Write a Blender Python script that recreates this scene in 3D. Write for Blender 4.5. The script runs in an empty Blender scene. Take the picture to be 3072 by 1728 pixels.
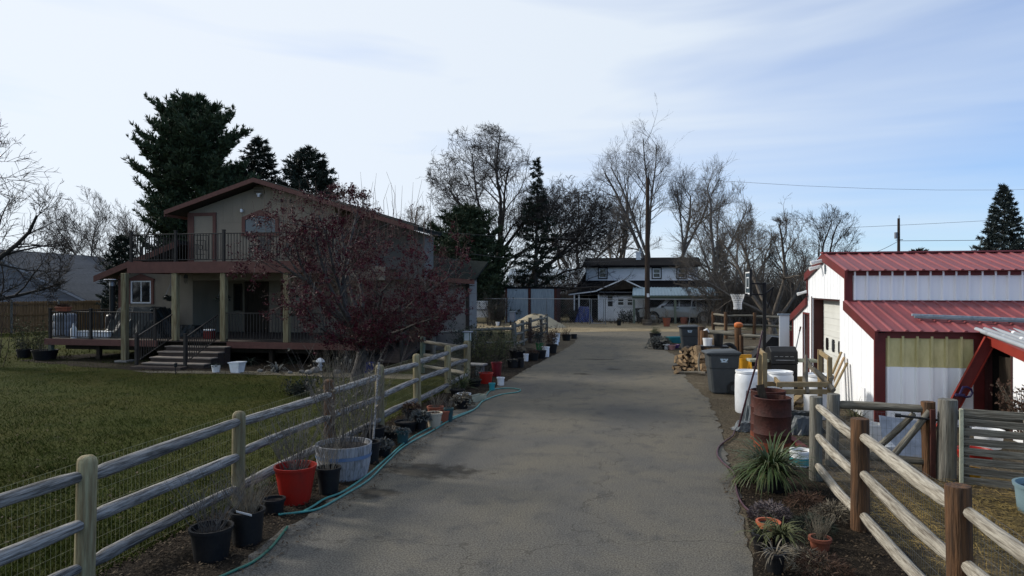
import bpy, bmesh, math, random
import numpy as np
from mathutils import Vector, Matrix, Quaternion

# ------------------------------------------------------------------ camera, sky, sun, exposure
scene = bpy.context.scene
TH = math.radians(10.8)            # the lens looks this far left of the drive's direction (+Y)
CAMH = 2.7
F = 2050.0                         # focal length in photograph pixels (3072 wide)
HY = 860.0                         # horizon row
cam_d = bpy.data.cameras.new('camera'); cam = bpy.data.objects.new('camera', cam_d)
scene.collection.objects.link(cam)
cam.location = (0, 0, CAMH); cam.rotation_euler = (math.radians(90), 0, TH)
cam_d.sensor_width = 36; cam_d.lens = 36 * F / 3072
cam_d.shift_y = (HY - 864.0) / 3072
cam_d.clip_start = 0.05; cam_d.clip_end = 2000
scene.camera = cam

SUN_AZ = math.radians(77)          # to the left of +Y
SUN_EL = math.radians(27)
sdir = Vector((-math.sin(SUN_AZ) * math.cos(SUN_EL), math.cos(SUN_AZ) * math.cos(SUN_EL), math.sin(SUN_EL)))
world = bpy.data.worlds.new('World'); scene.world = world; world.use_nodes = True
def build_world():
    nt = world.node_tree; N = nt.nodes; L = nt.links; N.clear()
    out = N.new('ShaderNodeOutputWorld'); bg = N.new('ShaderNodeBackground')
    sky = N.new('ShaderNodeTexSky'); sky.sky_type = 'NISHITA'; sky.sun_disc = False
    sky.sun_elevation = SUN_EL; sky.sun_rotation = -SUN_AZ
    sky.air_density = 1.0; sky.dust_density = 0.0; sky.ozone_density = 3.0
    tc = N.new('ShaderNodeTexCoord')
    mp = N.new('ShaderNodeMapping'); mp.inputs['Scale'].default_value = (0.7, 0.7, 5.0)
    mp.inputs['Rotation'].default_value = (0.12, -0.10, 0.5); mp.inputs['Location'].default_value = (0.3, 0.2, 0.55)
    L.new(tc.outputs['Generated'], mp.inputs['Vector'])
    n1 = N.new('ShaderNodeTexNoise'); n1.inputs['Scale'].default_value = 1.7; n1.inputs['Detail'].default_value = 4
    n1.inputs['Roughness'].default_value = 0.52; n1.inputs['Distortion'].default_value = 0.5
    L.new(mp.outputs[0], n1.inputs['Vector'])
    dot = N.new('ShaderNodeVectorMath'); dot.operation = 'DOT_PRODUCT'
    L.new(tc.outputs['Generated'], dot.inputs[0]); dot.inputs[1].default_value = sdir
    # thin cirrus veil: brighter and denser towards the sun
    m1 = N.new('ShaderNodeMapRange'); m1.inputs[1].default_value = -0.5; m1.inputs[2].default_value = 0.75
    m1.inputs[3].default_value = -0.20; m1.inputs[4].default_value = 0.72
    L.new(dot.outputs['Value'], m1.inputs[0])
    m2 = N.new('ShaderNodeMapRange'); m2.inputs[1].default_value = 0.30; m2.inputs[2].default_value = 0.70
    m2.inputs[3].default_value = 0.14; m2.inputs[4].default_value = 0.74
    L.new(n1.outputs['Fac'], m2.inputs[0])
    ad = N.new('ShaderNodeMath'); ad.operation = 'ADD'; ad.use_clamp = True
    L.new(m1.outputs[0], ad.inputs[0]); L.new(m2.outputs[0], ad.inputs[1])
    mn = N.new('ShaderNodeMath'); mn.operation = 'MULTIPLY'; mn.inputs[1].default_value = 0.94
    L.new(ad.outputs[0], mn.inputs[0])
    veil = N.new('ShaderNodeMix'); veil.data_type = 'RGBA'; veil.clamp_factor = True
    m3 = N.new('ShaderNodeMapRange'); m3.inputs[1].default_value = -0.3; m3.inputs[2].default_value = 0.9
    L.new(dot.outputs['Value'], m3.inputs[0]); L.new(m3.outputs[0], veil.inputs['Factor'])
    veil.inputs['A'].default_value = (5.5, 6.3, 7.2, 1); veil.inputs['B'].default_value = (6.9, 7.3, 7.7, 1)
    mix = N.new('ShaderNodeMix'); mix.data_type = 'RGBA'; mix.clamp_factor = True
    tint = N.new('ShaderNodeMix'); tint.data_type = 'RGBA'; tint.blend_type = 'MULTIPLY'; tint.inputs['Factor'].default_value = 1.0; tint.inputs['B'].default_value = (.64, .95, 1.38, 1)
    L.new(sky.outputs[0], tint.inputs['A']); L.new(mn.outputs[0], mix.inputs['Factor']); L.new(tint.outputs['Result'], mix.inputs['A']); L.new(veil.outputs['Result'], mix.inputs['B'])
    L.new(mix.outputs['Result'], bg.inputs['Color']); bg.inputs['Strength'].default_value = 0.13
    L.new(bg.outputs[0], out.inputs['Surface'])
build_world()
sun_d = bpy.data.lights.new('sun', 'SUN'); sun_d.energy = 3.5; sun_d.angle = math.radians(6.0); sun_d.color = (1.0, 0.95, 0.86)
sun = bpy.data.objects.new('sun', sun_d); scene.collection.objects.link(sun)
sun.rotation_euler = (-sdir).to_track_quat('-Z', 'Y').to_euler()
vs = scene.view_settings; vs.view_transform = 'Standard'; vs.look = 'None'; vs.exposure = 0.0; vs.gamma = 1.0; vs.use_curve_mapping = False

# ------------------------------------------------------------------ helpers
rnd = random.Random(7)
CT, ST = math.cos(TH), math.sin(TH)
def W(xc, d, z=0.0): return Vector((xc * CT - d * ST, xc * ST + d * CT, z))
def G(px, py, z=0.0):
    d = F * (CAMH - z) / (py - HY); return W((px - 1536) * d / F, d, z)
def Dp(px, py, d): return W((px - 1536) * d / F, d, CAMH - (py - HY) * d / F)
def PX(px, d): return (px - 1536) * d / F
def PZ(py, d): return CAMH - (py - HY) * d / F

COL = scene.collection
def np_mesh(name, verts, faces_by_n):
    """verts (n,3) float; faces_by_n list of int arrays (m,k)"""
    me = bpy.data.meshes.new(name)
    verts = np.asarray(verts, dtype=np.float32)
    me.vertices.add(len(verts)); me.vertices.foreach_set('co', verts.ravel())
    idx = np.concatenate([np.asarray(f, dtype=np.int32).ravel() for f in faces_by_n])
    tot = np.concatenate([np.full(len(f), np.asarray(f).shape[1], dtype=np.int32) for f in faces_by_n])
    st = np.concatenate([[0], np.cumsum(tot)[:-1]]).astype(np.int32)
    me.loops.add(len(idx)); me.loops.foreach_set('vertex_index', idx)
    me.polygons.add(len(tot)); me.polygons.foreach_set('loop_start', st); me.polygons.foreach_set('loop_total', tot)
    me.update(calc_edges=True)
    return me

class MB:
    def __init__(s): s.V = []; s.Fc = []
    def add(s, vs, fs):
        b = len(s.V); s.V += [tuple(v) for v in vs]; s.Fc += [tuple(i + b for i in f) for f in fs]; return s
    def box(s, c, sz, rot=None):
        x, y, z = sz[0] / 2, sz[1] / 2, sz[2] / 2; c = Vector(c)
        vs = [Vector((a * x, b * y, e * z)) for e in (-1, 1) for b in (-1, 1) for a in (-1, 1)]
        if rot is not None: vs = [rot @ v for v in vs]
        return s.add([v + c for v in vs], [(0, 2, 3, 1), (4, 5, 7, 6), (0, 1, 5, 4), (2, 6, 7, 3), (0, 4, 6, 2), (1, 3, 7, 5)])
    def span(s, a, b):
        return s.box([(a[i] + b[i]) / 2 for i in range(3)], [abs(b[i] - a[i]) for i in range(3)])
    def beam(s, p0, p1, w, h, up=(0, 0, 1)):
        p0, p1 = Vector(p0), Vector(p1); t = (p1 - p0); L = t.length; t.normalize()
        u = Vector(up); side = t.cross(u)
        if side.length < 1e-4: side = t.cross(Vector((0, 1, 0)))
        side.normalize(); u = side.cross(t)
        R = Matrix((t, side, u)).transposed()
        return s.box((p0 + p1) / 2, (L, w, h), R)
    def tube(s, pts, r, n=8, cap=True):
        pts = [Vector(p) for p in pts]; m = len(pts)
        rs = r if isinstance(r, (list, tuple)) else [r] * m
        vs = []; prev = None
        for i, p in enumerate(pts):
            t = pts[min(i + 1, m - 1)] - pts[max(i - 1, 0)]; t.normalize()
            if prev is None:
                ref = Vector((0, 0, 1)) if abs(t.z) < 0.9 else Vector((1, 0, 0)); u = t.cross(ref).normalized()
            else:
                u = (prev - t * prev.dot(t)).normalized()
            prev = u; v = t.cross(u)
            for k in range(n):
                a = 2 * math.pi * k / n; vs.append(p + (u * math.cos(a) + v * math.sin(a)) * rs[i])
        fs = [(i * n + k, i * n + (k + 1) % n, (i + 1) * n + (k + 1) % n, (i + 1) * n + k) for i in range(m - 1) for k in range(n)]
        if cap: fs += [tuple(range(n))[::-1], tuple((m - 1) * n + k for k in range(n))]
        return s.add(vs, fs)
    def lathe(s, prof, n=20, c=(0, 0, 0), capb=True, capt=False, wob=0):
        vs = []; m = len(prof)
        for i, (r, z) in enumerate(prof):
            for k in range(n):
                a = 2 * math.pi * k / n; q = r * (1 + wob * math.sin(3 * a + i))
                vs.append((c[0] + q * math.cos(a), c[1] + q * math.sin(a), c[2] + z))
        fs = [(i * n + k, i * n + (k + 1) % n, (i + 1) * n + (k + 1) % n, (i + 1) * n + k) for i in range(m - 1) for k in range(n)]
        if capb: fs.append(tuple(range(n))[::-1])
        if capt: fs.append(tuple((m - 1) * n + k for k in range(n)))
        return s.add(vs, fs)
    def prism(s, poly, ext):
        poly = [Vector(p) for p in poly]; e = Vector(ext); n = len(poly)
        vs = poly + [p + e for p in poly]
        return s.add(vs, [tuple(range(n))[::-1], tuple(range(n, 2 * n))] + [(i, (i + 1) % n, n + (i + 1) % n, n + i) for i in range(n)])
    def quad(s, a, b, c, d): return s.add([a, b, c, d], [(0, 1, 2, 3)])
    def mesh(s, name, smooth=False, bevel=0, fixn=True):
        me = bpy.data.meshes.new(name); me.from_pydata(s.V, [], s.Fc)
        bm = bmesh.new(); bm.from_mesh(me)
        if fixn: bmesh.ops.recalc_face_normals(bm, faces=bm.faces)
        if bevel: bmesh.ops.bevel(bm, geom=[e for e in bm.edges if len(e.link_faces) == 2 and e.calc_face_angle(0) > 0.6], offset=bevel, segments=1, affect='EDGES')
        if smooth:
            for f in bm.faces: f.smooth = True
            for e in bm.edges:
                if len(e.link_faces) == 2 and e.calc_face_angle(0) > 0.7: e.smooth = False
        bm.to_mesh(me); bm.free(); return me

def ob(name, me, m=None, parent=None, loc=None, rot=None):
    if isinstance(me, MB): me = me.mesh(name)
    o = bpy.data.objects.new(name, me); COL.objects.link(o)
    if m is not None and len(me.materials) == 0: me.materials.append(m)
    if parent is not None: o.parent = parent
    if loc is not None: o.location = loc
    if rot is not None:
        if isinstance(rot, Quaternion): o.rotation_euler = rot.to_euler()
        else: o.rotation_euler = rot
    return o
def tag(o, label=None, cat=None, group=None, kind=None):
    if label: o['label'] = label
    if cat: o['category'] = cat
    if group: o['group'] = group
    if kind: o['kind'] = kind
    return o
def thing(name, label, cat, loc=(0, 0, 0), rz=0.0, group=None):
    o = bpy.data.objects.new(name, None); COL.objects.link(o); o.empty_display_size = 0.2
    o.location = loc; o.rotation_euler = (0, 0, rz)
    return tag(o, label, cat, group)
def copy_tree(o, parent=None):
    c = o.copy(); COL.objects.link(c); c.parent = parent
    for ch in list(o.children): copy_tree(ch, c)
    return c

# ------------------------------------------------------------------ materials
def mat(name, c1, c2=None, scale=6, rough=0.8, bump=0.15, bs=40, st=None, metal=0.0, spec=0.3, var=0.15, lo=0.35, hi=0.65, extra=None, bd=0.02, trans=0.0):
    m = bpy.data.materials.new(name); m.use_nodes = True; nt = m.node_tree; N = nt.nodes; L = nt.links
    b = N['Principled BSDF']; b.inputs['Roughness'].default_value = rough; b.inputs['Metallic'].default_value = metal
    b.inputs['Specular IOR Level'].default_value = spec
    if c2 is None: c2 = tuple(x * 0.72 for x in c1)
    tc = N.new('ShaderNodeTexCoord'); oi = N.new('ShaderNodeObjectInfo')
    ml = N.new('ShaderNodeMath'); ml.operation = 'MULTIPLY'; ml.inputs[1].default_value = 37.0; L.new(oi.outputs['Random'], ml.inputs[0])
    va = N.new('ShaderNodeVectorMath'); va.operation = 'ADD'; L.new(tc.outputs['Object'], va.inputs[0]); L.new(ml.outputs[0], va.inputs[1])
    mp = N.new('ShaderNodeMapping'); L.new(va.outputs[0], mp.inputs['Vector'])
    if st: mp.inputs['Scale'].default_value = st
    n = N.new('ShaderNodeTexNoise'); n.inputs['Scale'].default_value = scale; n.inputs['Detail'].default_value = 6; n.inputs['Roughness'].default_value = 0.6
    L.new(mp.outputs[0], n.inputs['Vector'])
    mr = N.new('ShaderNodeMapRange'); mr.inputs[1].default_value = lo; mr.inputs[2].default_value = hi; L.new(n.outputs['Fac'], mr.inputs[0])
    mx = N.new('ShaderNodeMix'); mx.data_type = 'RGBA'; L.new(mr.outputs[0], mx.inputs['Factor'])
    mx.inputs['A'].default_value = (*c1, 1); mx.inputs['B'].default_value = (*c2, 1)
    hs = N.new('ShaderNodeHueSaturation'); L.new(mx.outputs['Result'], hs.inputs['Color'])
    m2 = N.new('ShaderNodeMapRange'); m2.inputs[3].default_value = 1 - var; m2.inputs[4].default_value = 1 + var; L.new(oi.outputs['Random'], m2.inputs[0])
    L.new(m2.outputs[0], hs.inputs['Value']); L.new(hs.outputs[0], b.inputs['Base Color'])
    if bump:
        n2 = N.new('ShaderNodeTexNoise'); n2.inputs['Scale'].default_value = bs; n2.inputs['Detail'].default_value = 5; L.new(mp.outputs[0], n2.inputs['Vector'])
        bp = N.new('ShaderNodeBump'); bp.inputs['Strength'].default_value = min(1, bump * 2); bp.inputs['Distance'].default_value = bd
        L.new(n2.outputs['Fac'], bp.inputs['Height']); L.new(bp.outputs[0], b.inputs['Normal'])
    if trans: b.inputs['Transmission Weight'].default_value = trans
    if extra: extra(nt, b, hs, tc)
    return m
M = {}
def mk(name, *a, **k): M[name] = mat(name, *a, **k); return M[name]
GX = (1.0, 13, 13); GZ = (13, 13, 1.0)
mk('rail_grey', (.31, .295, .275), (.075, .070, .064), scale=3.2, st=(1.0, 16, 16), bump=.8, bs=6, lo=.40, hi=.62)
mk('rail_tan', (.40, .365, .30), (.14, .115, .085), scale=3.2, st=(1.0, 16, 16), bump=.8, bs=6, lo=.42, hi=.66)
mk('rail_old', (.22, .205, .165), (.075, .065, .05), scale=2.4, st=GX, bump=.5, bs=5)
mk('post_green', (.28, .25, .145), (.14, .10, .05), scale=2.0, st=GZ, bump=.4, bs=5, var=.2)
mk('post_teal', (.10, .16, .13), (.16, .16, .11), scale=2.0, st=GZ, bump=.4, bs=5)
mk('post_brown', (.145, .070, .030), (.040, .022, .012), scale=1.9, st=GZ, bump=.5, bs=5)
mk('post_grey', (.20, .19, .16), (.075, .068, .055), scale=1.9, st=GZ, bump=.5, bs=5)
mk('wire', (.20, .20, .19), (.13, .13, .125), metal=.6, rough=.5, bump=0)
mk('wire_green', (.20, .20, .12), (.12, .13, .08), rough=.6, bump=0)
mk('bark_dark', (.055, .047, .042), (.022, .019, .017), scale=3, st=(6, 6, 1.5), bump=.6, bs=8)
mk('bark_grey', (.13, .118, .108), (.05, .043, .04), scale=3, st=(6, 6, 1.5), bump=.5, bs=8)
mk('bark_tan', (.15, .125, .10), (.065, .053, .043), scale=3, st=(6, 6, 1.5), bump=.4, bs=8)
mk('bark_crab', (.095, .084, .077), (.028, .024, .022), scale=5, st=(3, 3, 1.4), bump=1.0, bs=9, bd=.05)
mk('twig_red', (.105, .062, .05), (.055, .036, .03), bump=0)
mk('twig_tan', (.19, .165, .125), (.10, .085, .065), bump=0)
mk('twig_grey', (.12, .108, .095), (.055, .048, .042), bump=0)
mk('twig_dark', (.05, .04, .035), (.03, .025, .022), bump=0)
mk('needle_pine', (.050, .070, .030), (.020, .034, .016), bump=0, rough=.7, var=.1)
mk('needle_spruce', (.024, .034, .022), (.012, .018, .012), bump=0, rough=.7, var=.1)
mk('needle_blue', (.045, .06, .055), (.02, .03, .028), bump=0, rough=.7, var=.1)
mk('fruit_red', (.095, .010, .020), (.034, .005, .010), scale=9, bump=0, rough=.6, spec=.15)
mk('leaf_green', (.055, .085, .022), (.03, .05, .016), scale=8, bump=0, rough=.5)
mk('leaf_olive', (.10, .105, .04), (.04, .045, .018), scale=8, bump=0)
mk('leaf_dark', (.022, .03, .018), (.012, .016, .011), scale=8, bump=0)
mk('leaf_dead', (.22, .19, .14), (.08, .065, .045), scale=8, bump=0)
mk('leaf_rust', (.085, .045, .026), (.040, .022, .015), scale=8, bump=0)
mk('leaf_purple', (.055, .038, .040), (.15, .125, .12), scale=12, bump=0)
mk('leaf_silver', (.15, .155, .14), (.06, .06, .055), scale=8, bump=0)
mk('soil', (.022, .017, .013), (.010, .008, .007), scale=30, bump=.8, bs=60)
mk('pot_black', (.006, .006, .007), (.020, .017, .014), scale=4, rough=.6, bump=.08, lo=.5, hi=.85)
mk('pot_red', (.33, .016, .009), (.17, .026, .018), scale=3.5, lo=.48, hi=.85, rough=.42, bump=.03)
mk('pot_maroon', (.16, .012, .018), (.11, .010, .014), scale=4, rough=.45, bump=.03)
mk('pot_terra', (.28, .085, .045), (.20, .065, .04), scale=6, rough=.8, bump=.1)
mk('pot_orange', (.46, .10, .035), (.33, .08, .03), scale=6, rough=.5, bump=.05)
mk('pot_beige', (.42, .36, .27), (.33, .28, .21), scale=5, rough=.6, bump=.05)
mk('pot_teal', (.02, .06, .065), (.015, .045, .05), scale=5, rough=.5, bump=.05)
mk('pot_blue', (.012, .022, .14), (.02, .03, .10), scale=5, rough=.25, bump=.02, spec=.5)
mk('pot_green', (.02, .13, .04), (.015, .10, .03), scale=5, rough=.5)
mk('plastic_white', (.74, .75, .76), (.50, .485, .45), scale=3, lo=.5, hi=.9, rough=.42, bump=.02)
mk('plastic_teal', (.03, .25, .28), (.025, .2, .22), scale=4, rough=.5, bump=.02)
mk('plastic_purple', (.12, .04, .16), (.09, .03, .12), scale=4, rough=.5)
mk('plastic_pink', (.42, .22, .22), (.35, .18, .18), scale=4, rough=.6)
mk('plastic_yellow', (.70, .34, .02), (.6, .28, .02), scale=4, rough=.45)
mk('bin_grey', (.052, .058, .062), (.040, .045, .048), scale=5, rough=.5, bump=.08, bs=120)
mk('rubber', (.012, .012, .012), (.02, .02, .02), rough=.75)
mk('metal_black', (.010, .010, .011), (.016, .016, .017), rough=.42, metal=.2, bump=.03)
mk('rail_metal', (.020, .017, .015), (.030, .025, .022), rough=.5, bump=.03)
mk('steel', (.30, .31, .32), (.2, .21, .22), metal=.8, rough=.42, bump=.05)
mk('chrome', (.6, .6, .62), metal=1.0, rough=.15, bump=0)
mk('galv', (.40, .46, .50), (.24, .29, .33), scale=3, st=(6, 6, .6), metal=.35, rough=.55, bump=.05)
mk('rust', (.070, .017, .011), (.032, .010, .007), scale=5, rough=.75, bump=.25, bs=25)
mk('rust_hot', (.22, .05, .018), (.10, .025, .012), scale=7, rough=.8, bump=.25, bs=25)
mk('red_trim', (.125, .018, .017), (.09, .014, .013), scale=3, rough=.55, bump=.05)
mk('red_roof', (.25, .060, .064), (.165, .040, .042), scale=1.1, st=(3, .7, 1), rough=.5, bump=.06, lo=.3, hi=.75, var=.06)
mk('red_trim_shaded', (.045, .010, .010), (.03, .008, .008), scale=3, rough=.7)  # trim red darkened in colour to stand for the shaded jamb
mk('red_beam', (.26, .03, .018), (.20, .022, .015), scale=3, rough=.5, bump=.04)
mk('barn_white', (.86, .87, .89), (.74, .75, .76), scale=1.6, st=(4, 4, .35), lo=.5, hi=.85, rough=.5, bump=.04, var=.03)
mk('door_white', (.66, .66, .62), (.58, .58, .54), scale=1.2, rough=.6, bump=.04, var=.03)
mk('fibreglass', (.60, .53, .27), (.42, .37, .17), scale=2.0, st=(3, 3, 1), rough=.5, bump=.05, var=.05)
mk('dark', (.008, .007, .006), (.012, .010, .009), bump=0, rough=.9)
mk('dark_wood', (.05, .035, .022), (.02, .015, .01), scale=3, st=GZ, bump=.2)
mk('lumber', (.30, .22, .115), (.20, .14, .07), scale=3, st=(2, 2, 2), rough=.8, bump=.15)
mk('lumber_pale', (.36, .37, .28), (.26, .26, .19), scale=3, rough=.8, bump=.15)
mk('firewood', (.42, .29, .165), (.27, .175, .095), scale=6, st=(2, 8, 8), rough=.9, bump=.3, var=.3)
mk('firewood_bark', (.10, .075, .055), (.05, .04, .032), scale=6, st=(2, 8, 8), rough=.95, bump=.6)
mk('tarp_grey', (.10, .115, .125), (.07, .08, .088), scale=4, rough=.5, bump=.3, bs=9)
mk('tarp_dark', (.020, .026, .026), (.012, .014, .015), scale=4, rough=.38, bump=.6, bs=7)
mk('tan_wall', (.25, .21, .16), (.215, .18, .137), scale=2, st=(1, 1, .4), rough=.9, bump=.2, bs=60, var=.02)
mk('grey_wall', (.20, .19, .175), (.175, .165, .155), scale=2, rough=.9, bump=.2, bs=60, var=.02)
mk('grey_wall_shaded', (.135, .128, .118), (.115, .11, .10), scale=2, rough=.9, bump=.2, bs=60, var=.02)  # grey wall copy, darkened in colour for the recessed part in shade
mk('trim_red', (.135, .060, .047), (.105, .048, .038), scale=3, st=(2, 2, 2), rough=.75, bump=.1, var=.05)
mk('deck_wood', (.075, .055, .044), (.045, .034, .028), scale=3, st=(1, 9, 9), rough=.85, bump=.2)
mk('step_edge', (.30, .25, .20), (.22, .18, .15), scale=4, rough=.85)
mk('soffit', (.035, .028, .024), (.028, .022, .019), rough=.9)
mk('shingle_dark', (.020, .025, .022), (.012, .014, .013), scale=9, rough=1, spec=.05, bump=.4, bs=14)
mk('white_house', (.78, .79, .80), (.70, .71, .72), scale=2, rough=.7, bump=.1, var=.03)
mk('white_trim', (.72, .73, .74), (.62, .63, .64), rough=.6, bump=.05, var=.03)
mk('roof_black', (.010, .010, .011), (.006, .006, .007), scale=8, rough=1, spec=.05, bump=.3, bs=10)
mk('roof_blue', (.30, .40, .44), (.24, .33, .37), scale=2, rough=.4, bump=.05, var=.04)
mk('roof_pale', (.42, .50, .56), (.50, .55, .58), scale=.5, rough=.55, bump=.05)
mk('glass_dark', (.010, .012, .014), (.014, .016, .018), rough=.08, spec=.6, bump=0, scale=.5)
mk('glass_blue', (.045, .065, .075), (.06, .08, .09), rough=.15, spec=.6, bump=0, scale=.5)
mk('picket', (.23, .135, .06), (.13, .075, .035), scale=2.2, st=GZ, rough=.85, bump=.2, var=.22)
mk('siding_pale', (.25, .27, .31), (.21, .23, .27), scale=2, rough=.7)
mk('car_silver', (.36, .37, .36), (.32, .33, .32), scale=.6, rough=.28, metal=.3, spec=.5, bump=0)
mk('light_red', (.35, .02, .02), rough=.2, bump=0)
mk('lamp_clear', (.6, .62, .62), rough=.15, bump=0)
mk('concrete', (.30, .28, .25), (.2, .185, .165), scale=5, rough=.9, bump=.3)
mk('stone', (.26, .245, .22), (.14, .13, .115), scale=5, rough=.9, bump=.4)
mk('hose_teal', (.045, .22, .195), (.03, .14, .125), scale=10, rough=.35, bump=.02, spec=.4)
mk('hose_green', (.022, .13, .085), (.016, .10, .065), scale=10, rough=.35, bump=.02, spec=.4)
mk('hose_maroon', (.075, .03, .042), (.05, .022, .03), scale=10, rough=.45)
mk('pipe_grey', (.30, .32, .34), (.25, .265, .285), scale=3, rough=.45, bump=.02)
mk('straw', (.42, .30, .11), (.25, .175, .065), scale=8, bump=0, var=.1)
mk('gravel_pile', (.42, .36, .25), (.30, .25, .165), scale=14, rough=.95, bump=.8, bs=50)
mk('barrel_white', (.36, .36, .37), (.13, .12, .11), scale=3.2, st=GZ, rough=.85, bump=.3, lo=.42, hi=.72)
mk('band_blue', (.10, .17, .30), (.16, .2, .27), scale=8, rough=.6)
mk('barrel_wood', (.22, .18, .14), (.12, .10, .08), scale=3, st=GZ, rough=.9, bump=.3)
mk('pole_wood', (.055, .038, .028), (.028, .02, .016), scale=2, st=GZ, rough=.95, bump=.4)
mk('mark_pale', (.50, .60, .68), (.42, .53, .62), scale=20, bump=0)
mk('orange_bag', (.62, .17, .035), (.45, .11, .03), scale=12, rough=.45, bump=.3, bs=20)
mk('orange_wall', (.30, .09, .04), (.21, .065, .032), scale=3, rough=.85)
mk('blue_tub', (.17, .25, .28), (.13, .2, .23), scale=3, rough=.5, bump=.05)
mk('cooler_red', (.18, .012, .012), rough=.5)
mk('purple_metal', (.03, .022, .09), (.02, .016, .06), rough=.4)
mk('brick_red', (.24, .085, .06), (.17, .06, .045), scale=8, rough=.9, bump=.3)
mk('copper', (.05, .03, .025), rough=.6)
# ------------------------------------------------------------------ ground
def poly_sheet(name, pts, z, m, sub=0, jit=0.0, seed=1):
    """flat polygon; outline subdivided and jittered so that edges are ragged"""
    r = random.Random(seed); P = []
    n = len(pts)
    for i in range(n):
        a = Vector((pts[i][0], pts[i][1])); b = Vector((pts[(i + 1) % n][0], pts[(i + 1) % n][1]))
        k = max(1, int((b - a).length / sub)) if sub else 1
        for j in range(k):
            p = a.lerp(b, j / k)
            if sub: p = p + Vector((r.uniform(-jit, jit), r.uniform(-jit, jit)))
            P.append((p.x, p.y, z))
    me = bpy.data.meshes.new(name); me.from_pydata(P, [], [tuple(range(len(P)))])
    bm = bmesh.new(); bm.from_mesh(me); bmesh.ops.triangulate(bm, faces=bm.faces[:])
    for f in bm.faces:
        if f.normal.z < 0: f.normal_flip()
    bm.to_mesh(me); bm.free()
    o = ob(name, me, m); o['kind'] = 'structure'; return o

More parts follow.
